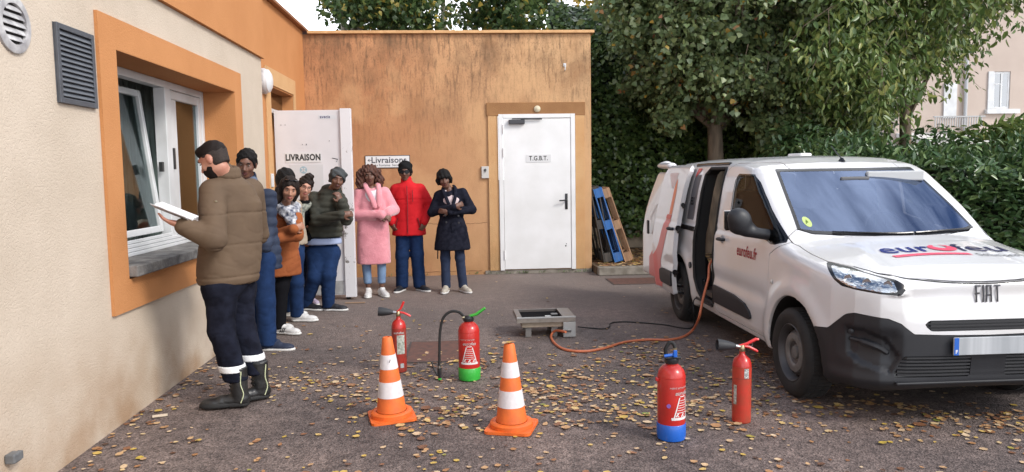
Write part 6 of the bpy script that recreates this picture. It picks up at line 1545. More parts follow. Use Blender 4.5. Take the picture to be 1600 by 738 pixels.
# --- dark-haired woman mostly hidden
p = Human(-1.90, 7.98, math.radians(40), 'mostly hidden woman with black hair, beige jacket and blue trousers behind the rust coat', H=1.60, group=G2)
W_ = p.w
p.J['head'] = W_(447, 283, 7.95); p.J['neck'] = W_(445, 308, 8.0); p.J['chest'] = W_(448, 335, 8.0); p.J['shoL'] = W_(462, 322, 7.85); p.J['shoR'] = W_(436, 322, 8.15); p.J['pel'] = W_(455, 390, 8.0)
p.J['elbL'] = W_(462, 362, 7.80); p.J['wriL'] = W_(460, 384, 7.72); p.J['elbR'] = W_(440, 360, 8.1); p.J['wriR'] = W_(445, 385, 8.0)
p.J['hipL'] = W_(460, 398, 7.9); p.J['hipR'] = W_(452, 398, 8.1); p.J['kneL'] = W_(463, 440, 7.9); p.J['kneR'] = W_(452, 440, 8.1); p.J['ankL'] = W_(464, 488, 7.95); p.J['ankR'] = W_(450, 488, 8.25)
for a_ in ('ankL', 'ankR'): p.J[a_][2] = .09
p.toe = {'L': .75, 'R': .75}; p.hd = (math.radians(-10), math.radians(0), 0)
p.body(skinD2, lipD); p.legs(denim, .10, .082, .072, .06, waist=.90); p.shoes(shW, soleW, .26)
zt2 = p.J['neck'][2]; p.top(mat('beige_jacket', (.40, .33, .25), .8, col2=(.32, .26, .20), vscale=8), [(zt2-.08, .15, .11), (zt2-.25, .17, .14), (zt2-.45, .18, .15), (.82, .185, .16)], arm=(.070, .066, .055), fold=.005, collar=.03)
def h6(f): scalp(f, .030, .052, -.05, -.08); f.warp(lambda X, Y, Z: .004*np.sin(X*90+Z*40))
p.hairfield(h6, 'hair', hairK)

# --- woman in rust coat
p = Human(-1.83, 7.36, math.radians(32), 'woman in rust orange coat with patterned scarf and sunglasses on long dark hair', H=1.62, group=G2)
W_ = p.w
p.J['head'] = W_(452, 297, 7.20); p.J['neck'] = W_(448, 326, 7.28); p.J['chest'] = W_(440, 352, 7.38); p.J['shoL'] = W_(462, 340, 7.22); p.J['shoR'] = W_(422, 332, 7.5); p.J['pel'] = W_(436, 408, 7.45)
p.J['elbL'] = W_(464, 368, 7.12); p.J['wriL'] = W_(436, 372, 7.05); p.J['elbR'] = W_(420, 372, 7.28); p.J['wriR'] = W_(458, 358, 7.02)
p.J['hipL'] = p.J['pel']+V3(.08, 0, -.02); p.J['hipR'] = p.J['pel']+V3(-.08, 0, -.02); p.J['kneL'] = W_(440, 450, 7.4); p.J['kneR'] = W_(428, 450, 7.45); p.J['ankL'] = W_(437, 505, 7.35); p.J['ankR'] = W_(424, 500, 7.55)
for a_ in ('ankL', 'ankR'): p.J[a_][2] = .09
p.toe = {'L': .62, 'R': .8}; p.hd = (math.radians(-12), math.radians(12), math.radians(8)); p.hand = {'L': ((-.8, -.2, .1), (0, .9, 0), .8), 'R': ((.7, -.1, .2), (0, .9, 0), 1.2)}
p.body(skinT, lipW); p.legs(blackc, .09, .07, .06, .06, waist=.90); p.shoes(shW, soleW, .275, stripes=shK)
zt2 = p.J['neck'][2]; rustm = mat('rust_wool', (.31, .098, .036), .95, spec=.15, col2=(.25, .075, .028), vscale=9)
p.top(rustm, [(zt2-.08, .16, .12), (zt2-.25, .18, .15), (zt2-.42, .175, .15), (.75, .20, .17), (.57, .215, .18)], arm=(.068, .062, .052), name='coat', fold=.005, collar=.0, cuff=.0)
f = Field(p.J['neck']-[.20, .24, .26], p.J['neck']+[.20, .2, .12], .008)
f.chain([p.J['neck']+V3(.0, .07, .03), p.J['neck']+V3(-.085, .0, .015), p.J['neck']+V3(-.05, -.085, -.02), p.J['neck']+V3(.05, -.085, -.02), p.J['neck']+V3(.085, .0, .015), p.J['neck']+V3(.0, .07, .03)], [.045]*6, .03)
f.cap(p.J['neck']+V3(-.01, -.11, -.04), p.J['neck']+V3(.0, -.15, -.15), .06, .055, .03); f.warp(lambda X, Y, Z: .006*np.sin(Z*70+X*60)); p.out(f, 'scarf', mat('print_scarf', (.62, .63, .66), .85, col2=(.05, .06, .10), vscale=26, detail=2))
def h7(f):
    scalp(f, .018, .058, -.02, -.14)
    f.chain([(-.04, .03, .06), (-.085, .03, -.02), (-.105, .03, -.11), (-.125, .05, -.19)], [.04, .04, .045, .04], .03); f.chain([(.05, .03, .06), (.075, .03, -.02), (.07, .04, -.10)], [.03, .03, .025], .03)
    f.ell((0, -.085, -.04), (.056, .068, .085), .01, None, 'cut'); f.warp(lambda X, Y, Z: .003*np.sin(X*110+Z*20))
p.hairfield(h7, 'hair', hairD)
b = MB(); hp = p.hp
for sg in (-1, 1): b.tube([hp((sg*.055, -.045, .105)), hp((sg*.02, -.065, .112))], .019, 8, sq=.4); b.tube([hp((sg*.075, -.03, .09)), hp((sg*.09, .04, .03))], .003, 5)
b.tube([hp((-.02, -.066, .11)), hp((.02, -.066, .11))], .004, 5); b.obj('sunglasses', vblack, p.root, True)

# --- woman in navy puffer behind the man
p = Human(-1.84, 6.78, math.radians(48), 'woman in long navy quilted jacket behind the man, leaning on the wall', H=1.74, group=G2)
W_ = p.w
p.J['head'] = W_(385, 257, 6.62); p.J['neck'] = W_(388, 285, 6.72); p.J['chest'] = W_(396, 325, 6.78); p.J['shoL'] = W_(418, 308, 6.62); p.J['shoR'] = W_(376, 305, 6.95); p.J['pel'] = W_(404, 395, 6.8)
p.J['elbL'] = W_(419, 350, 6.60); p.J['wriL'] = W_(415, 385, 6.50); p.J['elbR'] = W_(380, 350, 6.9); p.J['wriR'] = W_(388, 395, 6.8)
p.J['hipL'] = W_(412, 408, 6.72); p.J['hipR'] = W_(398, 408, 6.9); p.J['kneL'] = W_(415, 470, 6.68); p.J['kneR'] = W_(400, 465, 6.8); p.J['ankL'] = W_(418, 530, 6.66); p.J['ankR'] = W_(400, 520, 6.9)
for a_ in ('ankL', 'ankR'): p.J[a_][2] = .09
p.toe = {'L': .62, 'R': .5}; p.hd = (math.radians(-42), math.radians(14), math.radians(6)); p.hand = {'L': None, 'R': None}
p.body(skinD2, lipD); p.legs(denim, .092, .080, .078, .05, waist=.95, fold=.005); p.shoes(shN, soleW, .285)
zt2 = p.J['neck'][2]; nvp = mat('navy_puffer', (.016, .024, .048), .7, spec=.3, col2=(.03, .042, .075), vscale=6)
p.top(nvp, [(zt2-.08, .17, .12), (zt2-.22, .19, .15), (zt2-.45, .19, .15), (.85, .20, .16), (.715, .205, .165)], arm=(.078, .068, .056), quilt=.010, pitch=.085, fold=.004, collar=.05)
f = Field(p.J['neck']-[.16, .16, .08], p.J['neck']+[.16, .16, .12], .008); f.chain([p.J['neck']+V3(-.06, .02, .02), p.J['neck']+V3(0, -.07, .015), p.J['neck']+V3(.06, .02, .02), p.J['neck']+V3(0, .07, .03), p.J['neck']+V3(-.06, .02, .02)], [.035]*5, .02); p.out(f, 'scarf', mat('slate_scarf', (.10, .13, .19), .9))
def h8(f): scalp(f, .011, .066, -.02, -.03); f.ell((0, .10, .03), (.05, .045, .05), .02); f.warp(lambda X, Y, Z: .005*np.sin(X*100)*np.sin(Z*90+Y*80))
p.hairfield(h8, 'hair', hairK)

# --- the instructor reading at the window
p = Human(-1.55, 5.10, math.radians(-128), 'bearded man in brown jacket and reflective-banded fire trousers reading a folded booklet', h=.0075, H=1.74, group=None)
W_ = p.w
p.J['head'] = W_(334, 250, 5.07); p.J['neck'] = W_(351, 271, 5.15); p.J['chest'] = W_(364, 340, 5.20); p.J['pel'] = W_(357, 432, 5.14)
p.J['shoL'] = W_(333, 300, 5.02); p.J['shoR'] = W_(392, 298, 5.36); p.J['elbL'] = W_(334, 374, 4.84); p.J['wriL'] = W_(285, 353, 4.82)
p.J['elbR'] = W_(402, 365, 5.50); p.J['wriR'] = W_(360, 380, 5.65)
p.J['hipL'] = W_(345, 450, 5.06); p.J['hipR'] = W_(372, 450, 5.26); p.J['kneL'] = W_(346, 515, 5.02); p.J['kneR'] = W_(378, 508, 5.22); p.J['ankL'] = W_(374, 612, 5.00); p.J['ankR'] = W_(407, 602, 5.16)
for a_ in ('ankL', 'ankR'): p.J[a_][2] = .105
p.toe = {'L': math.radians(-128-0)*0+math.radians(50), 'R': math.radians(62)}
# boots point to the wall
aim = lambda a: a-p.yaw
p.toe = {'L': aim(math.radians(-84)), 'R': aim(math.radians(-60))}
p.hd = (aim(math.radians(-104))-0, math.radians(30), math.radians(0))
p.hand = {'L': (p.wd(-.85, -.1, .30), p.wd(.15, .3, .95), .35), 'R': (p.wd(-.8, 0, .2), p.wd(0, 0, 1), .5)}
p.body(skinW, lipW)
fire = mat('navy_fire_trousers', (.0055, .006, .011), .95, spec=.12, col2=(.014, .016, .028), vscale=10, bump=.3, bscale=60, bdist=.004)
p.legs(fire, .108, .084, .076, .185, fold=.0045, waist=.98)
bm_ = mat('black_leather', (.012, .012, .013), .35, bump=.5, bscale=45, bdist=.006, col2=(.03, .03, .03), vscale=20)
bts = p.shoes(bm_, soleK, .30, boot=.16)
brn = mat('taupe_nylon', (.128, .086, .055), .8, spec=.25, col2=(.105, .070, .045), vscale=6, bump=.25, bscale=45, bdist=.003)
zt2 = p.J['neck'][2]
p.top(brn, [(zt2-.06, .18, .125), (zt2-.20, .215, .155), (zt2-.42, .215, .16), (.97, .215, .165), (.865, .21, .165), (.825, .20, .155)], arm=(.085, .078, .058), fold=.0028, seams=(1.31, 1.10, .885), collar=.045, cuff=.06, sho=.068)
refl_m = mat('reflective_band', (.74, .74, .74), .35)
for S in 'LR':
    n_, a_ = p.J['kne'+S], p.J['ank'+S]
    z0_, z1_ = (.250, .295) if S == 'L' else (.280, .325)
    f = Field(np.minimum(n_, a_)-[.16, .16, 0], np.maximum(n_, a_)+[.16, .16, 0], .007); e_ = n_+(a_-n_)*((n_[2]-.185*p.k)/(n_[2]-a_[2]))
    f.cap(n_, e_, .084*p.k+.006, .076*p.k+.006, .0); f.box((-9, -9, -1), (9, 9, z0_), 0, 'cut'); f.box((-9, -9, z1_), (9, 9, 3), 0, 'cut')
    p.out(f, 'reflective_band', refl_m)
    t = p.toe[S]; d = V3(math.sin(t), -math.cos(t), 0); sd = V3(math.cos(t), math.sin(t), 0); he = a_+d*-.055; he[2] = a_[2]-.09*p.k
    b = MB()
    for sg in (-1, 1):
        q = lambda u_, v_, z_: he+d*u_+sd*(v_*sg)+V3(0, 0, z_)
        b.tube(bez([q(.04, .046, .03), q(.02, .048, .09), q(.035, .054, .16), q(.028, .058, .245)], 5), .0035, 5)
    b.obj('piping', mat('lime_piping', (.62, .66, .42), .5), bts[0 if S == 'L' else 1])
    b = MB()
    for i in range(5): q = lambda u_, v_, z_: he+d*u_+sd*v_+V3(0, 0, z_); b.tube([q(.105+.0-i*.004, -.035, .11+i*.028), q(.12-i*.003, 0, .112+i*.028), q(.105-i*.004, .035, .11+i*.028)], .004, 5)
    b.obj('laces', soleK, bts[0 if S == 'L' else 1])
hb_ = mat('hair_brown_black', (.013, .009, .008), .7, spec=.2, bump=.5, bscale=120, bdist=.003)
fade_ = mat('hair_faded', (.032, .021, .017), .8, col2=(.018, .012, .010), vscale=90)
def h9(f):
    f.ell((0, .0185, .033), (.0762, .0942, .0895), .0); f.ell((0, -.050, .088), (.045, .036, .028), .03); f.ell((0, -.112, .018), (.09, .055, .052), .01, None, 'cut')
    f.warp(lambda X, Y, Z: .0012*np.sin(X*150+Z*120)+.20*np.maximum(.040-.12*Y-Z, 0))
p.hairfield(h9, 'hair', hb_, .0042)
def h9b(f):
    f.ell((0, .0185, .030), (.0750, .0930, .0866), .0); f.ell((0, .035, -.03), (.058, .060, .060), .02); f.box((-.3, -.3, -.5), (.3, .3, -.055), 0, 'cut'); f.box((-.3, -.3, .055), (.3, .3, .5), 0, 'cut'); f.ell((0, -.085, -.02), (.09, .080, .11), .005, None, 'cut')
    for sg in (-1, 1): f.ell((sg*.078, .012, -.008), (.02, .022, .034), .004, None, 'cut')
p.hairfield(h9b, 'faded_hair', fade_, .0042)
def h9c(f):
    f.ell((0, -.022, -.030), (.0608, .0650, .078), .0); f.ell((0, -.052, -.088), (.034, .033, .028), .03); f.ell((0, -.075, -.052), (.036, .030, .030), .02)
    f.ell((0, -.115, -.058), (.020, .030, .010), .006, None, 'cut'); f.box((-.3, .022, -.5), (.3, .3, .5), 0, 'cut')
    f.warp(lambda X, Y, Z: .25*np.maximum(Z-(-.036+.55*np.clip(Y+.045, 0, .06)), 0))
p.hairfield(h9c, 'beard', hb_, .0042)
nk = p.J['neck']; f = Field(nk-[.2, .2, .08], nk+[.2, .2, .16], .008)
ring_ = [nk+V3(.076*math.cos(a), .076*math.sin(a), .026-.015*math.cos(a-1.6)) for a in np.linspace(0, 2*math.pi, 13)]
f.chain(ring_, [.026]*13, .01); f.chain([q+V3(0, 0, -.03) for q in ring_], [.030]*13, .01); p.out(f, 'collar', brn)
b = MB(); cp = p.J['shoL']; b.lathe([(.012, 0), (.010, .004), (0, .005)], n=10, M=Matrix.Translation(Vector(p.w(337, 315, 4.90))), cap=False); b.obj('sleeve_stud', brass, p.root)
# booklet in his left hand
bk = empty('booklet', tuple(onY(274, 335, 4.83)), 0, 'white folded booklet held open in the reading man\'s left hand', 'booklet')
bk.rotation_euler = (math.radians(8), math.radians(22), math.radians(-6))
paper = mat('booklet_paper', (.80, .80, .82), .55); print_ = mat('printed_page', (.55, .55, .57), .6, col2=(.25, .24, .25), vscale=22, detail=4)
b = MB(); b.box((-.135, -.085, -.01), (.10, .0, -.006), Matrix.Rotation(math.radians(-30), 4, 'X')); b.obj('page', print_, bk)
b = MB()
for i in range(5): b.box((-.135+.002*i, -.002, -.004+i*.0062), (.12+.002*i, .06-.003*i, .001+i*.0062), Matrix.Rotation(math.radians(4), 4, 'X'), .0015)
b.obj('pages', paper, bk)
b = MB(); b.tube([(-.135, 0, .012), (.122, 0, .012)], .016, 8, sq=.8); b.obj('spine', paper, bk, True)
# ================================================================ FOLIAGE
def leaf_cloud(name, C, size, mats, parent, shape='ovate', droop=.35, nrm=None, jitter=.9, seed=1, fold=.25, aspect=.5):
    """many small folded leaf faces: C (n,3) centres, size (n,) lengths; returns one object"""
    rg = np.random.default_rng(seed); n = len(C)
    # leaf axis
    d = rg.normal(size=(n, 3)); d[:, 2] = d[:, 2]*.5-droop*1.5
    if nrm is not None: d += nrm*.6
    d /= np.linalg.norm(d, axis=1)[:, None]
    up = rg.normal(size=(n, 3))*jitter+np.array([0, 0, 1.0])
    if nrm is not None: up += nrm*1.3
    s = np.cross(d, up); s /= np.linalg.norm(s, axis=1)[:, None]+1e-9; u = np.cross(s, d)
    L = size[:, None]; W = L*aspect*(.8+.4*rg.random((n, 1)))
    if shape == 'ovate': prof = [(0, 0), (.30, .48), (.70, .38), (1, 0)]
    elif shape == 'long': prof = [(0, 0), (.3, .40), (.7, .36), (1, 0)]
    else: prof = [(0, .05), (.25, .62), (.6, .42), (1, 0)]
    base = C
    v = [base, base+d*L*prof[1][0]+s*W*prof[1][1]+u*L*fold*.3, base+d*L*prof[2][0]+s*W*prof[2][1]+u*L*fold*.25-u*L*.04, base+d*L-u*L*.12,
         base+d*L*prof[2][0]-s*W*prof[2][1]+u*L*fold*.25-u*L*.04, base+d*L*prof[1][0]-s*W*prof[1][1]+u*L*fold*.3]
    V = np.stack(v, 1).reshape(-1, 3)
    i = np.arange(n)[:, None]*6
    F = np.concatenate([i+np.array([[0, 1, 2, 3]]), i+np.array([[0, 3, 4, 5]])])
    o = mesh_obj(name, V, F, mats, parent); return o
def leafmat(name, ramp, rough=.42, trans=.28, spec=.6):
    return mat(name, (.05, .08, .02), rough, island=ramp, trans=trans, spec=spec)
def branchy(name, root, tips, r0, m_, parent, seed=0):
    rg = random.Random(seed); b = MB(); root = Vector(root)
    for t in tips:
        t = Vector(t); mid = root.lerp(t, .5)+Vector((rg.uniform(-.2, .2), rg.uniform(-.2, .2), rg.uniform(0, .3)))
        b.tube(bez([root, mid, t], 5), list(np.linspace(r0, r0*.15, 11)), 6)
    return b.obj(name, m_, parent, True)
bark = mat('bark', (.24, .18, .125), .9, col2=(.12, .095, .07), vscale=9, stretch=(1, 1, .3), bump=1, bscale=18, bdist=.02)
bark2 = mat('pale_bark', (.34, .31, .25), .9, col2=(.2, .18, .14), vscale=7, bump=.5, bscale=25)
# ivy-clad wall behind everything
def blob_points(n, blobs, rg, shell=.55):
    """points in the outer part of a set of ellipsoids"""
    w = np.array([b[3]*b[4]*b[5] for b in blobs])**(2/3); k = rg.choice(len(blobs), n, p=w/w.sum())
    B = np.array(blobs)[k]; d = rg.normal(size=(n, 3)); d /= np.linalg.norm(d, axis=1)[:, None]
    r = shell+(1-shell)*rg.random(n)**.6
    return B[:, :3]+d*B[:, 3:6]*r[:, None], d
def twigs(n, per, sampler, rg, L=.40, spread=.055, out=.5, droop=.5, size=(.05, .10)):
    """leaf positions strung along many short hanging twigs; sampler(n) gives twig bases and outward directions"""
    B, D = sampler(n); d = D*out+rg.normal(size=(len(B), 3))*.55; d[:, 2] -= droop; d /= np.linalg.norm(d, axis=1)[:, None]
    n = len(B); t = rg.random((n, per)); ln = L*(.5+.9*rg.random(n))
    P = B[:, None, :]+d[:, None, :]*(t*ln[:, None])[:, :, None]+rg.normal(size=(n, per, 3))*spread
    P[:, :, 2] -= (t**2*ln[:, None])*.25
    s = rg.uniform(*size, n)[:, None]*(.7+.6*rg.random((n, per)))
    return P.reshape(-1, 3), s.ravel(), np.repeat(d, per, 0), B, d, ln
def twig_sticks(name, B, d, ln, k, m_, parent):
    b = MB()
    for i in range(0, len(B), k):
        p = B[i]; b.tube([tuple(p-d[i]*.15), tuple(p+d[i]*ln[i]*.5), tuple(p+d[i]*ln[i]-np.array([0, 0, ln[i]*.22]))], [.006, .004, .002], 4, caps=False)
    return tag(b.obj(name, m_, parent), kind='stuff')
dark_g = leafmat('dark_maple_leaves', [(0, (.080, .122, .050)), (.45, (.15, .205, .082)), (.8, (.23, .28, .11)), (.965, (.12, .15, .06)), (.985, (.42, .26, .03)), (1, (.30, .10, .06))])
ivy_g = leafmat('ivy_leaves', [(0, (.035, .066, .020)), (.5, (.075, .128, .036)), (.9, (.13, .20, .055)), (1, (.19, .25, .07))], .35, .1)
fresh_g = leafmat('fresh_leaves', [(0, (.08, .14, .04)), (.5, (.15, .22, .062)), (.85, (.24, .29, .085)), (1, (.36, .37, .11))], .35, .3)
laurel_g = leafmat('laurel_leaves', [(0, (.04, .085, .03)), (.6, (.08, .145, .05)), (1, (.16, .23, .08))], .28, .1, .6)
back_g = leafmat('backdrop_leaves', [(0, (.035, .070, .02)), (.5, (.06, .11, .03)), (.85, (.12, .17, .05)), (.93, (.30, .25, .05)), (1, (.50, .36, .06))], .5, .35)
yel_g = leafmat('yellow_leaves', [(0, (.35, .22, .03)), (.5, (.55, .40, .06)), (1, (.20, .22, .05))], .5, .4)
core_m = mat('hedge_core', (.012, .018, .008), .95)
rg = np.random.default_rng(5)
# --- ivy hedge: stretch behind the bed
iv = empty('ivy_hedge', (3.5, 14.1, 0), 0, 'tall dark ivy-covered hedge behind the pallets and the tree trunk', 'hedge')
n = 30000; xs = rg.uniform(-1.9, 4.7, n); zs = rg.uniform(.35, 4.6, n)
dep = .22*np.sin(xs*1.9+zs*1.3)+.14*np.sin(xs*4.1-zs*3.2)+.09*np.sin(zs*7+xs*6)
C_ = np.stack([xs, -.35-dep-rg.random(n)*.28, zs], 1)
leaf_cloud('leaves', C_, rg.uniform(.045, .095, n), ivy_g, iv, 'heart', .8, np.tile([0, -1., .25], (n, 1)), .5, 3, aspect=.95)
K = 34; V_ = [(-1.9+6.5*i/K, -.12-.22*math.sin((-1.9+6.5*i/K)*1.9+zz*1.3), zz) for zz in np.linspace(0, 4.6, 14) for i in range(K+1)]
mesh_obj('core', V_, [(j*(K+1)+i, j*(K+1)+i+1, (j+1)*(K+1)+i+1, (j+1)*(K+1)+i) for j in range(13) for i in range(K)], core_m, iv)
# --- the maple-like tree whose trunk stands behind the van
tx, ty = 4.30, 12.5
tr = empty('dense_tree', (tx, ty, .11), 0, 'dense dark green leafy tree whose trunk rises behind the van roof', 'tree')
b = MB(); b.tube(bez([(0, 0, -.1), (.01, 0, .8), (.0, .02, 1.7), (-.03, 0, 2.6), (.02, .05, 3.8), (.0, 0, 5.2)], 5), list(np.linspace(.175, .07, 26)), 14); b.obj('trunk', bark, tr, True)
def samp(n):
    P = rg.normal(size=(n*3, 3)); P /= np.linalg.norm(P, axis=1)[:, None]; D = P.copy(); r = rg.random(n*3)**.38
    P = P*r[:, None]*np.array([1.95, 1.75, 2.3])+np.array([.05, -.25, 4.35])
    g_ = vnoise(P[:, 0]*1.25, P[:, 1]*1.25, P[:, 2]*1.4, 1)+.5*vnoise(P[:, 0]*2.9, P[:, 1]*2.9, P[:, 2]*3.3, 2)
    low = P[:, 2]-(2.55+.35*vnoise(P[:, 0]*1.6, P[:, 1]*1.6, 0*P[:, 0], 5)+.16*np.abs(P[:, 0]+.1)**1.5*0)
    k = (g_ > -.32) & (low > 0) & (P[:, 2] < 6.2); return P[k][:n], D[k][:n]
C_, S_, D_, B_, d_, l_ = twigs(4200, 15, samp, rg, .34, .06, .6, .45, (.05, .098))
leaf_cloud('crown', C_, S_, dark_g, tr, 'heart', .55, D_*.5, .85, 4, aspect=.85)
twig_sticks('twigs', B_, d_, l_, 6, bark, tr)
lt = [(rg.uniform(-1.7, 1.4), rg.uniform(-1.3, .9), rg.uniform(2.9, 5.4)) for _ in range(22)]
branchy('limb', (0, 0, 2.1), lt, .055, bark, tr, 1)
# shoots hanging below the crown
hb = [(-.95, -.6, 2.3, .3, .3, .28), (.75, -.7, 2.0, .3, .3, .4), (1.1, -.5, 1.8, .3, .3, .4), (.5, -.7, 2.2, .2, .25, .2)]
C_, D_ = blob_points(2600, hb, rg, .2); leaf_cloud('hanging_shoots', C_, rg.uniform(.06, .12, len(C_)), dark_g, tr, 'heart', .8, D_*.4, .8, 5, aspect=.85)
# --- cherry-like tree on the right
t2 = empty('broad_tree', (7.6, 12.2, .11), 0, 'bright green tree with long drooping leaves right of the dark tree', 'tree')
b = MB(); b.tube(bez([(0, .3, -.1), (0, .2, 1.4), (-.1, .1, 3), (0, 0, 5)], 5), list(np.linspace(.13, .05, 16)), 10); b.obj('trunk', bark, t2, True)
def samp(n):
    x = rg.uniform(-2.5, 2.7, n*3); y = rg.uniform(-1.9, .8, n*3); z = rg.uniform(1.3, 5.9, n*3); P = np.stack([x, y, z], 1)
    xq = (7.6+x)*12.2/(12.2+y)-7.6; zm = np.maximum(1.45, 2.20+1.0*(xq+.6)+.25*vnoise(x*2, y*2, x*0, 4)); g_ = vnoise(x*1.3, y*1.3, z*1.5, 8)+.5*vnoise(x*3, y*3, z*3.4, 9)
    k = (z > zm) & (g_ > -.22); D = P-np.array([0, .6, 3.6]); D /= np.linalg.norm(D, axis=1)[:, None]; return P[k][:n], D[k][:n]
C_, S_, D_, B_, d_, l_ = twigs(2700, 12, samp, rg, .5, .07, .5, .35, (.085, .15))
leaf_cloud('crown', C_, S_, fresh_g, t2, 'long', .8, D_*.4, .8, 6, aspect=.46)
twig_sticks('twigs', B_, d_, l_, 5, bark, t2)
branchy('limb', (0, .2, 2.2), [(rg.uniform(-2, 1.1), rg.uniform(-1.2, .6), rg.uniform(3.9, 5.5)) for _ in range(14)], .03, bark, t2, 2)
t3 = empty('spreading_tree', (10.6, 12.6, .11), 0, 'light green spreading branches reaching across the pink house at top right', 'tree')
b = MB(); b.tube(bez([(1.5, .3, -.1), (1.5, .2, 1.6), (1.2, .1, 3), (.6, 0, 4.6)], 5), list(np.linspace(.12, .05, 16)), 10); b.obj('trunk', bark, t3, True)
blobs = []
for k in range(30):
    x = rg.uniform(-1.6, 3.2); z = rg.uniform(4.7+.10*x, 6.3)
    blobs.append((x, rg.uniform(-1.6, .8), z, rg.uniform(.5, .9), rg.uniform(.4, .7), rg.uniform(.15, .32)))
C_, D_ = blob_points(12000, blobs, rg, .3)
leaf_cloud('crown', C_, rg.uniform(.09, .16, len(C_)), fresh_g, t3, 'long', .9, None, .8, 7, aspect=.5)
branchy('limb', (1.4, .1, 2.6), [tuple(b_[:3]) for b_ in blobs[:18]], .03, bark, t3, 3)
# --- laurel hedge on the right behind the van
lh = empty('laurel_hedge', (7.4, 9.6, 0), 0, 'glossy cherry laurel hedge behind the van windscreen on the right', 'hedge')
n = 15000; t_ = rg.uniform(-2.6, 6.5, n); zs = rg.uniform(.05, 1, n)
top = 1.62+.10*np.sin(t_*2.3)+.07*np.sin(t_*5.1)+.045*np.clip(t_, 0, 9)
zz = zs*top; bulge = .18*np.sin(t_*3.1+zz*2)+.12*np.sin(t_*6.3-zz*4)
Y_h = lambda t: -.10*t
C_ = np.stack([t_, Y_h(t_)-.15-bulge-rg.random(n)*.30, zz], 1)
leaf_cloud('leaves', C_, rg.uniform(.11, .18, n), laurel_g, lh, 'long', .1, np.tile([-.2, -1., .5], (n, 1)), .7, 8, aspect=.42)
n = 5000; t_ = rg.uniform(-2.6, 6.5, n); top = 1.62+.10*np.sin(t_*2.3)+.07*np.sin(t_*5.1)+.045*np.clip(t_, 0, 9)
C_ = np.stack([t_, Y_h(t_)+rg.uniform(-.4, 1.0, n), top+rg.random(n)**2*.28-.08], 1)
leaf_cloud('top_shoots', C_, rg.uniform(.10, .17, n), laurel_g, lh, 'long', -.8, None, .5, 9, aspect=.40)
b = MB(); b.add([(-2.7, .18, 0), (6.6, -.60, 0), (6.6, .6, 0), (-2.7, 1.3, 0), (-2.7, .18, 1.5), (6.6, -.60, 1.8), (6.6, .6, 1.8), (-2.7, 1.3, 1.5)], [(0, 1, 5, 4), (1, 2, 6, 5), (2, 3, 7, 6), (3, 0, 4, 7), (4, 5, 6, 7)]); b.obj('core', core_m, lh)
# tall shrubs between the hedge and the trees
sh = empty('tall_shrub', (7.0, 11.4, 0), 0, 'leafy mid green shrub filling the gap under the bright tree', 'shrub')
blobs = [(rg.uniform(-2.4, .5), rg.uniform(-.4, .5), rg.uniform(.6, 1.9), rg.uniform(.4, .6), .45, rg.uniform(.35, .55)) for _ in range(22)]
C_, D_ = blob_points(9000, blobs, rg, .4); leaf_cloud('leaves', C_, rg.uniform(.09, .15, len(C_)), laurel_g, sh, 'long', .4, D_*.5, .8, 10, aspect=.5)
sh2 = empty('young_shrub', (8.2, 11.6, 0), 0, 'open shrub with long pointed leaves above the hedge before the pink house', 'shrub')
blobs = [(rg.uniform(-.6, 1.4), rg.uniform(-.5, .5), rg.uniform(1.4, 2.25), rg.uniform(.2, .4), .4, rg.uniform(.15, .3)) for _ in range(12)]
C_, D_ = blob_points(1300, blobs, rg, .2); leaf_cloud('leaves', C_, rg.uniform(.13, .22, len(C_)), fresh_g, sh2, 'long', -.2, None, .9, 11, aspect=.42)
branchy('stem', (0, 0, .1), [tuple(b_[:3]) for b_ in blobs], .02, bark, sh2, 4)
# --- trees behind the back building
def back_tree(x, y, w, z0, z1, nleaf, label, seed, m_, nm='background_tree', thin=.5):
    t = empty(nm, (x, y, 0), 0, label, 'tree')
    r2 = np.random.default_rng(seed)
    bl = [(r2.uniform(-w, w), r2.uniform(-1, 1), r2.uniform(z0, z1), r2.uniform(.6, 1.1), .8, r2.uniform(.4, .8)) for _ in range(int(12*w))]
    C_, D_ = blob_points(int(nleaf*1.9), bl, r2, .2); leaf_cloud('crown', C_, r2.uniform(.09, .17, len(C_)), m_, t, 'heart', .6, None, .9, seed, aspect=.75)
    b = MB()
    for k in range(3):
        xx = r2.uniform(-w*.6, w*.6); b.tube(bez([(xx*.5, 0, 0), (xx*.8, .1, z0*.7), (xx, 0, z1)], 5), list(np.linspace(.15, .04, 11)), 8)
    b.obj('trunk', bark2 if seed % 2 else bark, t, True)
    return t
back_tree(-2.3, 19, 1.25, 5.0, 8.5, 5200, 'green tree behind the roof just right of the sky gap', 21, back_g)
back_tree(-.0, 20.5, 2.3, 4.2, 8.5, 8000, 'tree with pale stems behind the middle of the flat roof', 23, back_g)
back_tree(3.75, 20, .35, 4.2, 7.0, 700, 'yellowing tree showing between the roof end and the dark tree', 24, yel_g)
back_tree(6.6, 20.5, 1.6, 2.8, 8.5, 6500, 'green tree seen past the right corner of the flat roof', 25, back_g)
back_tree(7.9, 19, 1.6, 2.5, 8.5, 8500, 'dark tree standing behind the bright green tree', 29, back_g)
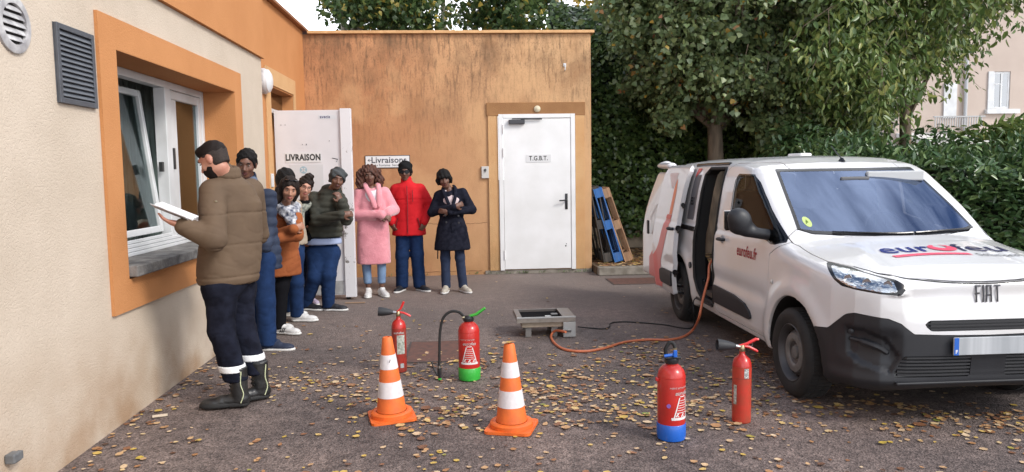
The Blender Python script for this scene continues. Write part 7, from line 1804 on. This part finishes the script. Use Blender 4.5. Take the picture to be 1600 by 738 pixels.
# --- pink house at the right
ph = empty('pink_house', (17, 26, 0), 0, 'pale pink rendered house with white windows behind the trees at right', 'building')
pk = mat('pink_render', (.52, .43, .37), .9, col2=(.47, .385, .33), vscale=1.0)
Yh = 26.; 
def wl_(px, py): p = onY(px, py, Yh); return p[0]-17, p[2]
wx0, wz1 = wl_(1553, 112); wx1, wz0 = wl_(1577, 170)
b = MB(); x0 = -1.5
b.box((x0, 0, 0), (wx0, .4, 9)); b.box((wx1, 0, 0), (12, .4, 9)); b.box((wx0, 0, 0), (wx1, .4, wz0)); b.box((wx0, 0, wz1), (wx1, .4, 9)); b.box((x0, .41, 0), (x0+.3, 8, 9)); b.obj('wall', pk, ph)
wf = rect_frame('window', .02, .09, 0, wx1-wx0, wz0, wz1, .07, white_pvc, ph); wf.location = (wx0, .12, 0); wf.rotation_euler = (0, 0, 0)
wf.rotation_euler = (0, 0, math.radians(-90)); 
b = MB(); b.box((wx0+.07, .04, wz0+.07), (wx1-.07, .05, wz1-.07)); b.obj('pane', glass('house_glass', (.25, .3, .36), .3), ph)
b = MB(); b.box((wx0+.01, .08, wz0), (wx1-.01, .12, wz1)); b.obj('room_dark', mat('house_room', (.05, .06, .08), .9), ph)
b = MB(); b.box(((wx0+wx1)/2-.03, .02, wz0+.07), ((wx0+wx1)/2+.03, .038, wz1-.07)); b.box((wx0+.07, .02, (wz0+wz1)/2+.2), ((wx0+wx1)/2-.031, .036, (wz0+wz1)/2+.24)); b.obj('glazing_bar', white_pvc, ph)
b = MB(); b.box((wx0-.22, -.05, wz0), (wx0-.02, -.003, wz1)); b.obj('shutter', white_pvc, ph)
b = MB(); b.box((wx0-.3, -.16, wz0-.18), (wx1+.3, -.003, wz0-.02)); b.obj('sill', white_pvc, ph)
a0, a1 = wl_(1479, 0)[0], wl_(1499, 0)[0]; zt_, zb_ = wl_(1490, 130)[1], wl_(1490, 185)[1]
b = MB(); b.box((a0, -.06, zb_), (a1, -.003, zt_)); b.obj('white_panel', white_pvc, ph)
gx = wl_(1512, 0)[0]; b = MB(); b.tube([(gx, -.09, 0), (gx, -.09, 9)], .06, 8); b.obj('downpipe', mat('zinc_pipe', (.45, .46, .47), .5), ph)
b = MB(); 
for i in range(20): b.box((a0-.6+i*.09, -.5, zb_-.35), (a0-.57+i*.09, -.47, zb_)); 
b.box((a0-.65, -.52, zb_+.002), (a0+1.25, -.45, zb_+.05)); b.obj('railing', mat('rail_grey', (.4, .4, .4), .5), ph)
zc = wl_(1500, 222)[1]
b = MB(); b.prism([(-.0, zc+.35), (-1.6, zc), (-1.6, zc-.12), (0, zc+.2)], -1.45, 12, 0); b.obj('canopy', mat('canopy_pale', (.6, .58, .55), .7), ph)
# --- leaf litter on the bed, ground leaves
fallen = mat('fallen_leaves', (.4, .25, .1), .6, island=[(0, (.08, .040, .025)), (.16, (.28, .12, .055)), (.36, (.44, .22, .09)), (.56, (.58, .37, .19)), (.76, (.69, .52, .34)), (.88, (.64, .43, .12)), (.98, (.56, .38, .06)), (1, (.20, .26, .06))], var=.25, vscale=80)
def ground_leaves(name, P, size, m_, seed, z0=.004):
    rg = np.random.default_rng(seed); n = len(P)
    prof = np.array([(0, 0), (.28, .36), (.68, .33), (1, 0), (.68, -.33), (.28, -.36), (.5, 0)])
    th = rg.uniform(0, 6.28, n); asp = rg.uniform(.6, 1.15, n); curl = rg.uniform(-.05, .30, n); tilt = rg.normal(0, .16, n)
    x = (prof[None, :, 0]-.5)*size[:, None]*(1+rg.normal(0, .05, (n, 7))); y = prof[None, :, 1]*size[:, None]*asp[:, None]*1.25*(1+rg.normal(0, .12, (n, 7)))
    z = curl[:, None]*(np.abs(prof[None, :, 0]-.5)**2*1.6+np.abs(prof[None, :, 1])**2*2.2)*size[:, None]+np.maximum(tilt[:, None]*x, 0)*.8
    X = P[:, :1]+x*np.cos(th)[:, None]-y*np.sin(th)[:, None]; Y = P[:, 1:2]+x*np.sin(th)[:, None]+y*np.cos(th)[:, None]
    Z = P[:, 2:3]+z0+np.maximum(z, 0)+rg.random((n, 1))*.004
    V = np.stack([X, Y, Z], 2).reshape(-1, 3)
    i = np.arange(n)[:, None]*7
    F = np.concatenate([i+np.array([[a, b, 6]]) for a, b in ((0, 1), (1, 2), (2, 3), (3, 4), (4, 5), (5, 0))])
    o = mesh_obj(name, V, F, m_); return tag(o, kind='stuff')
# density: drifts and singles
N = 60000; px = rg.uniform(90, 1640, N); py = rg.uniform(455, 760, N)
P_ = np.array([onZ(a, b_) for a, b_ in zip(px[:24000], py[:24000])])
P_ = np.concatenate([P_, np.stack([rg.uniform(-2, 7, 9000), rg.uniform(2.6, 10.8, 9000), np.zeros(9000)], 1)])
drift = [onZ(*p) for p in ((940, 590), (1000, 560), (880, 575), (1130, 545), (1180, 560), (1090, 600), (490, 610), (560, 600), (720, 600), (800, 625), (650, 560), (840, 600), (960, 625), (1060, 640), (1250, 640), (1580, 660), (1400, 640), (760, 570), (700, 640), (480, 590), (1050, 560), (900, 650), (620, 620))]
dens = np.full(len(P_), .06)
for i, c_ in enumerate(drift):
    s_ = (.42, .40, .35, .28, .3, .35, .25, .28, .35, .35, .4, .3, .35, .3, .3, .25, .3, .3, .3, .3, .35, .35, .3)[i]; dens += .42*np.exp(-(((P_[:, 0]-c_[0])/s_)**2+((P_[:, 1]-c_[1])/s_)**2)/1.2)
dens += .10*np.exp(-((P_[:, 1]-5.6)/1.2)**2)*np.exp(-((P_[:, 0]-.8)/1.6)**2)
dens *= np.clip((P_[:, 0]+2.15)/.10, 0, 1)*np.clip((10.2-P_[:, 1])/4.0, .10, 1)
cl = .5+.5*np.sin(P_[:, 0]*9+3*np.sin(P_[:, 1]*7))*np.sin(P_[:, 1]*11+2*np.sin(P_[:, 0]*5)); dens *= .72*(.10+2.3*cl**2)
keep = rg.random(len(P_)) < dens
P_ = P_[keep]; P_ = P_[(P_[:, 0] > XL+.03) & (P_[:, 1] < 10.8)]
ground_leaves('fallen_leaves', P_, rg.uniform(.017, .048, len(P_))*(1+.5*(rg.random(len(P_)) > .88)), fallen, 31)
# a line of leaves caught along the foot of the left wall
yy = rg.uniform(4.0, 9.0, 160); xx = XL+.03+rg.random(160)**2*.28
ground_leaves('wall_foot_leaves', np.stack([xx, yy, np.zeros(160)], 1), rg.uniform(.025, .055, 160), fallen, 32)
n = 2600; ground_leaves('bed_leaf_litter', np.stack([rg.uniform(2.0, 6.5, n), rg.uniform(11.0, 13.6, n), np.full(n, .112)], 1), rg.uniform(.05, .10, n), fallen, 33)
# leaves stuck on the tip of the right cone
tp = Vector(c2.location)+Vector((-.01, 0, .53))
ground_leaves('cone_leaves', np.array([[tp.x-.02, tp.y-.01, tp.z-.006], [tp.x+.02, tp.y+.01, tp.z-.005], [tp.x+.0, tp.y-.02, tp.z]]), np.array([.05, .045, .04]), fallen, 35)
tufts = np.array([[x_, YB-.05+rg.uniform(-.03, .03), 0] for x_ in rg.uniform(-1.4, 1.9, 60)])
o = leaf_cloud('weeds', tufts+np.array([0, 0, .01]), rg.uniform(.03, .07, 60), leafmat('weed_leaves', [(0, (.05, .10, .02)), (1, (.12, .2, .05))]), None, 'long', -1.2, None, .5, 12, aspect=.3); tag(o, kind='stuff')
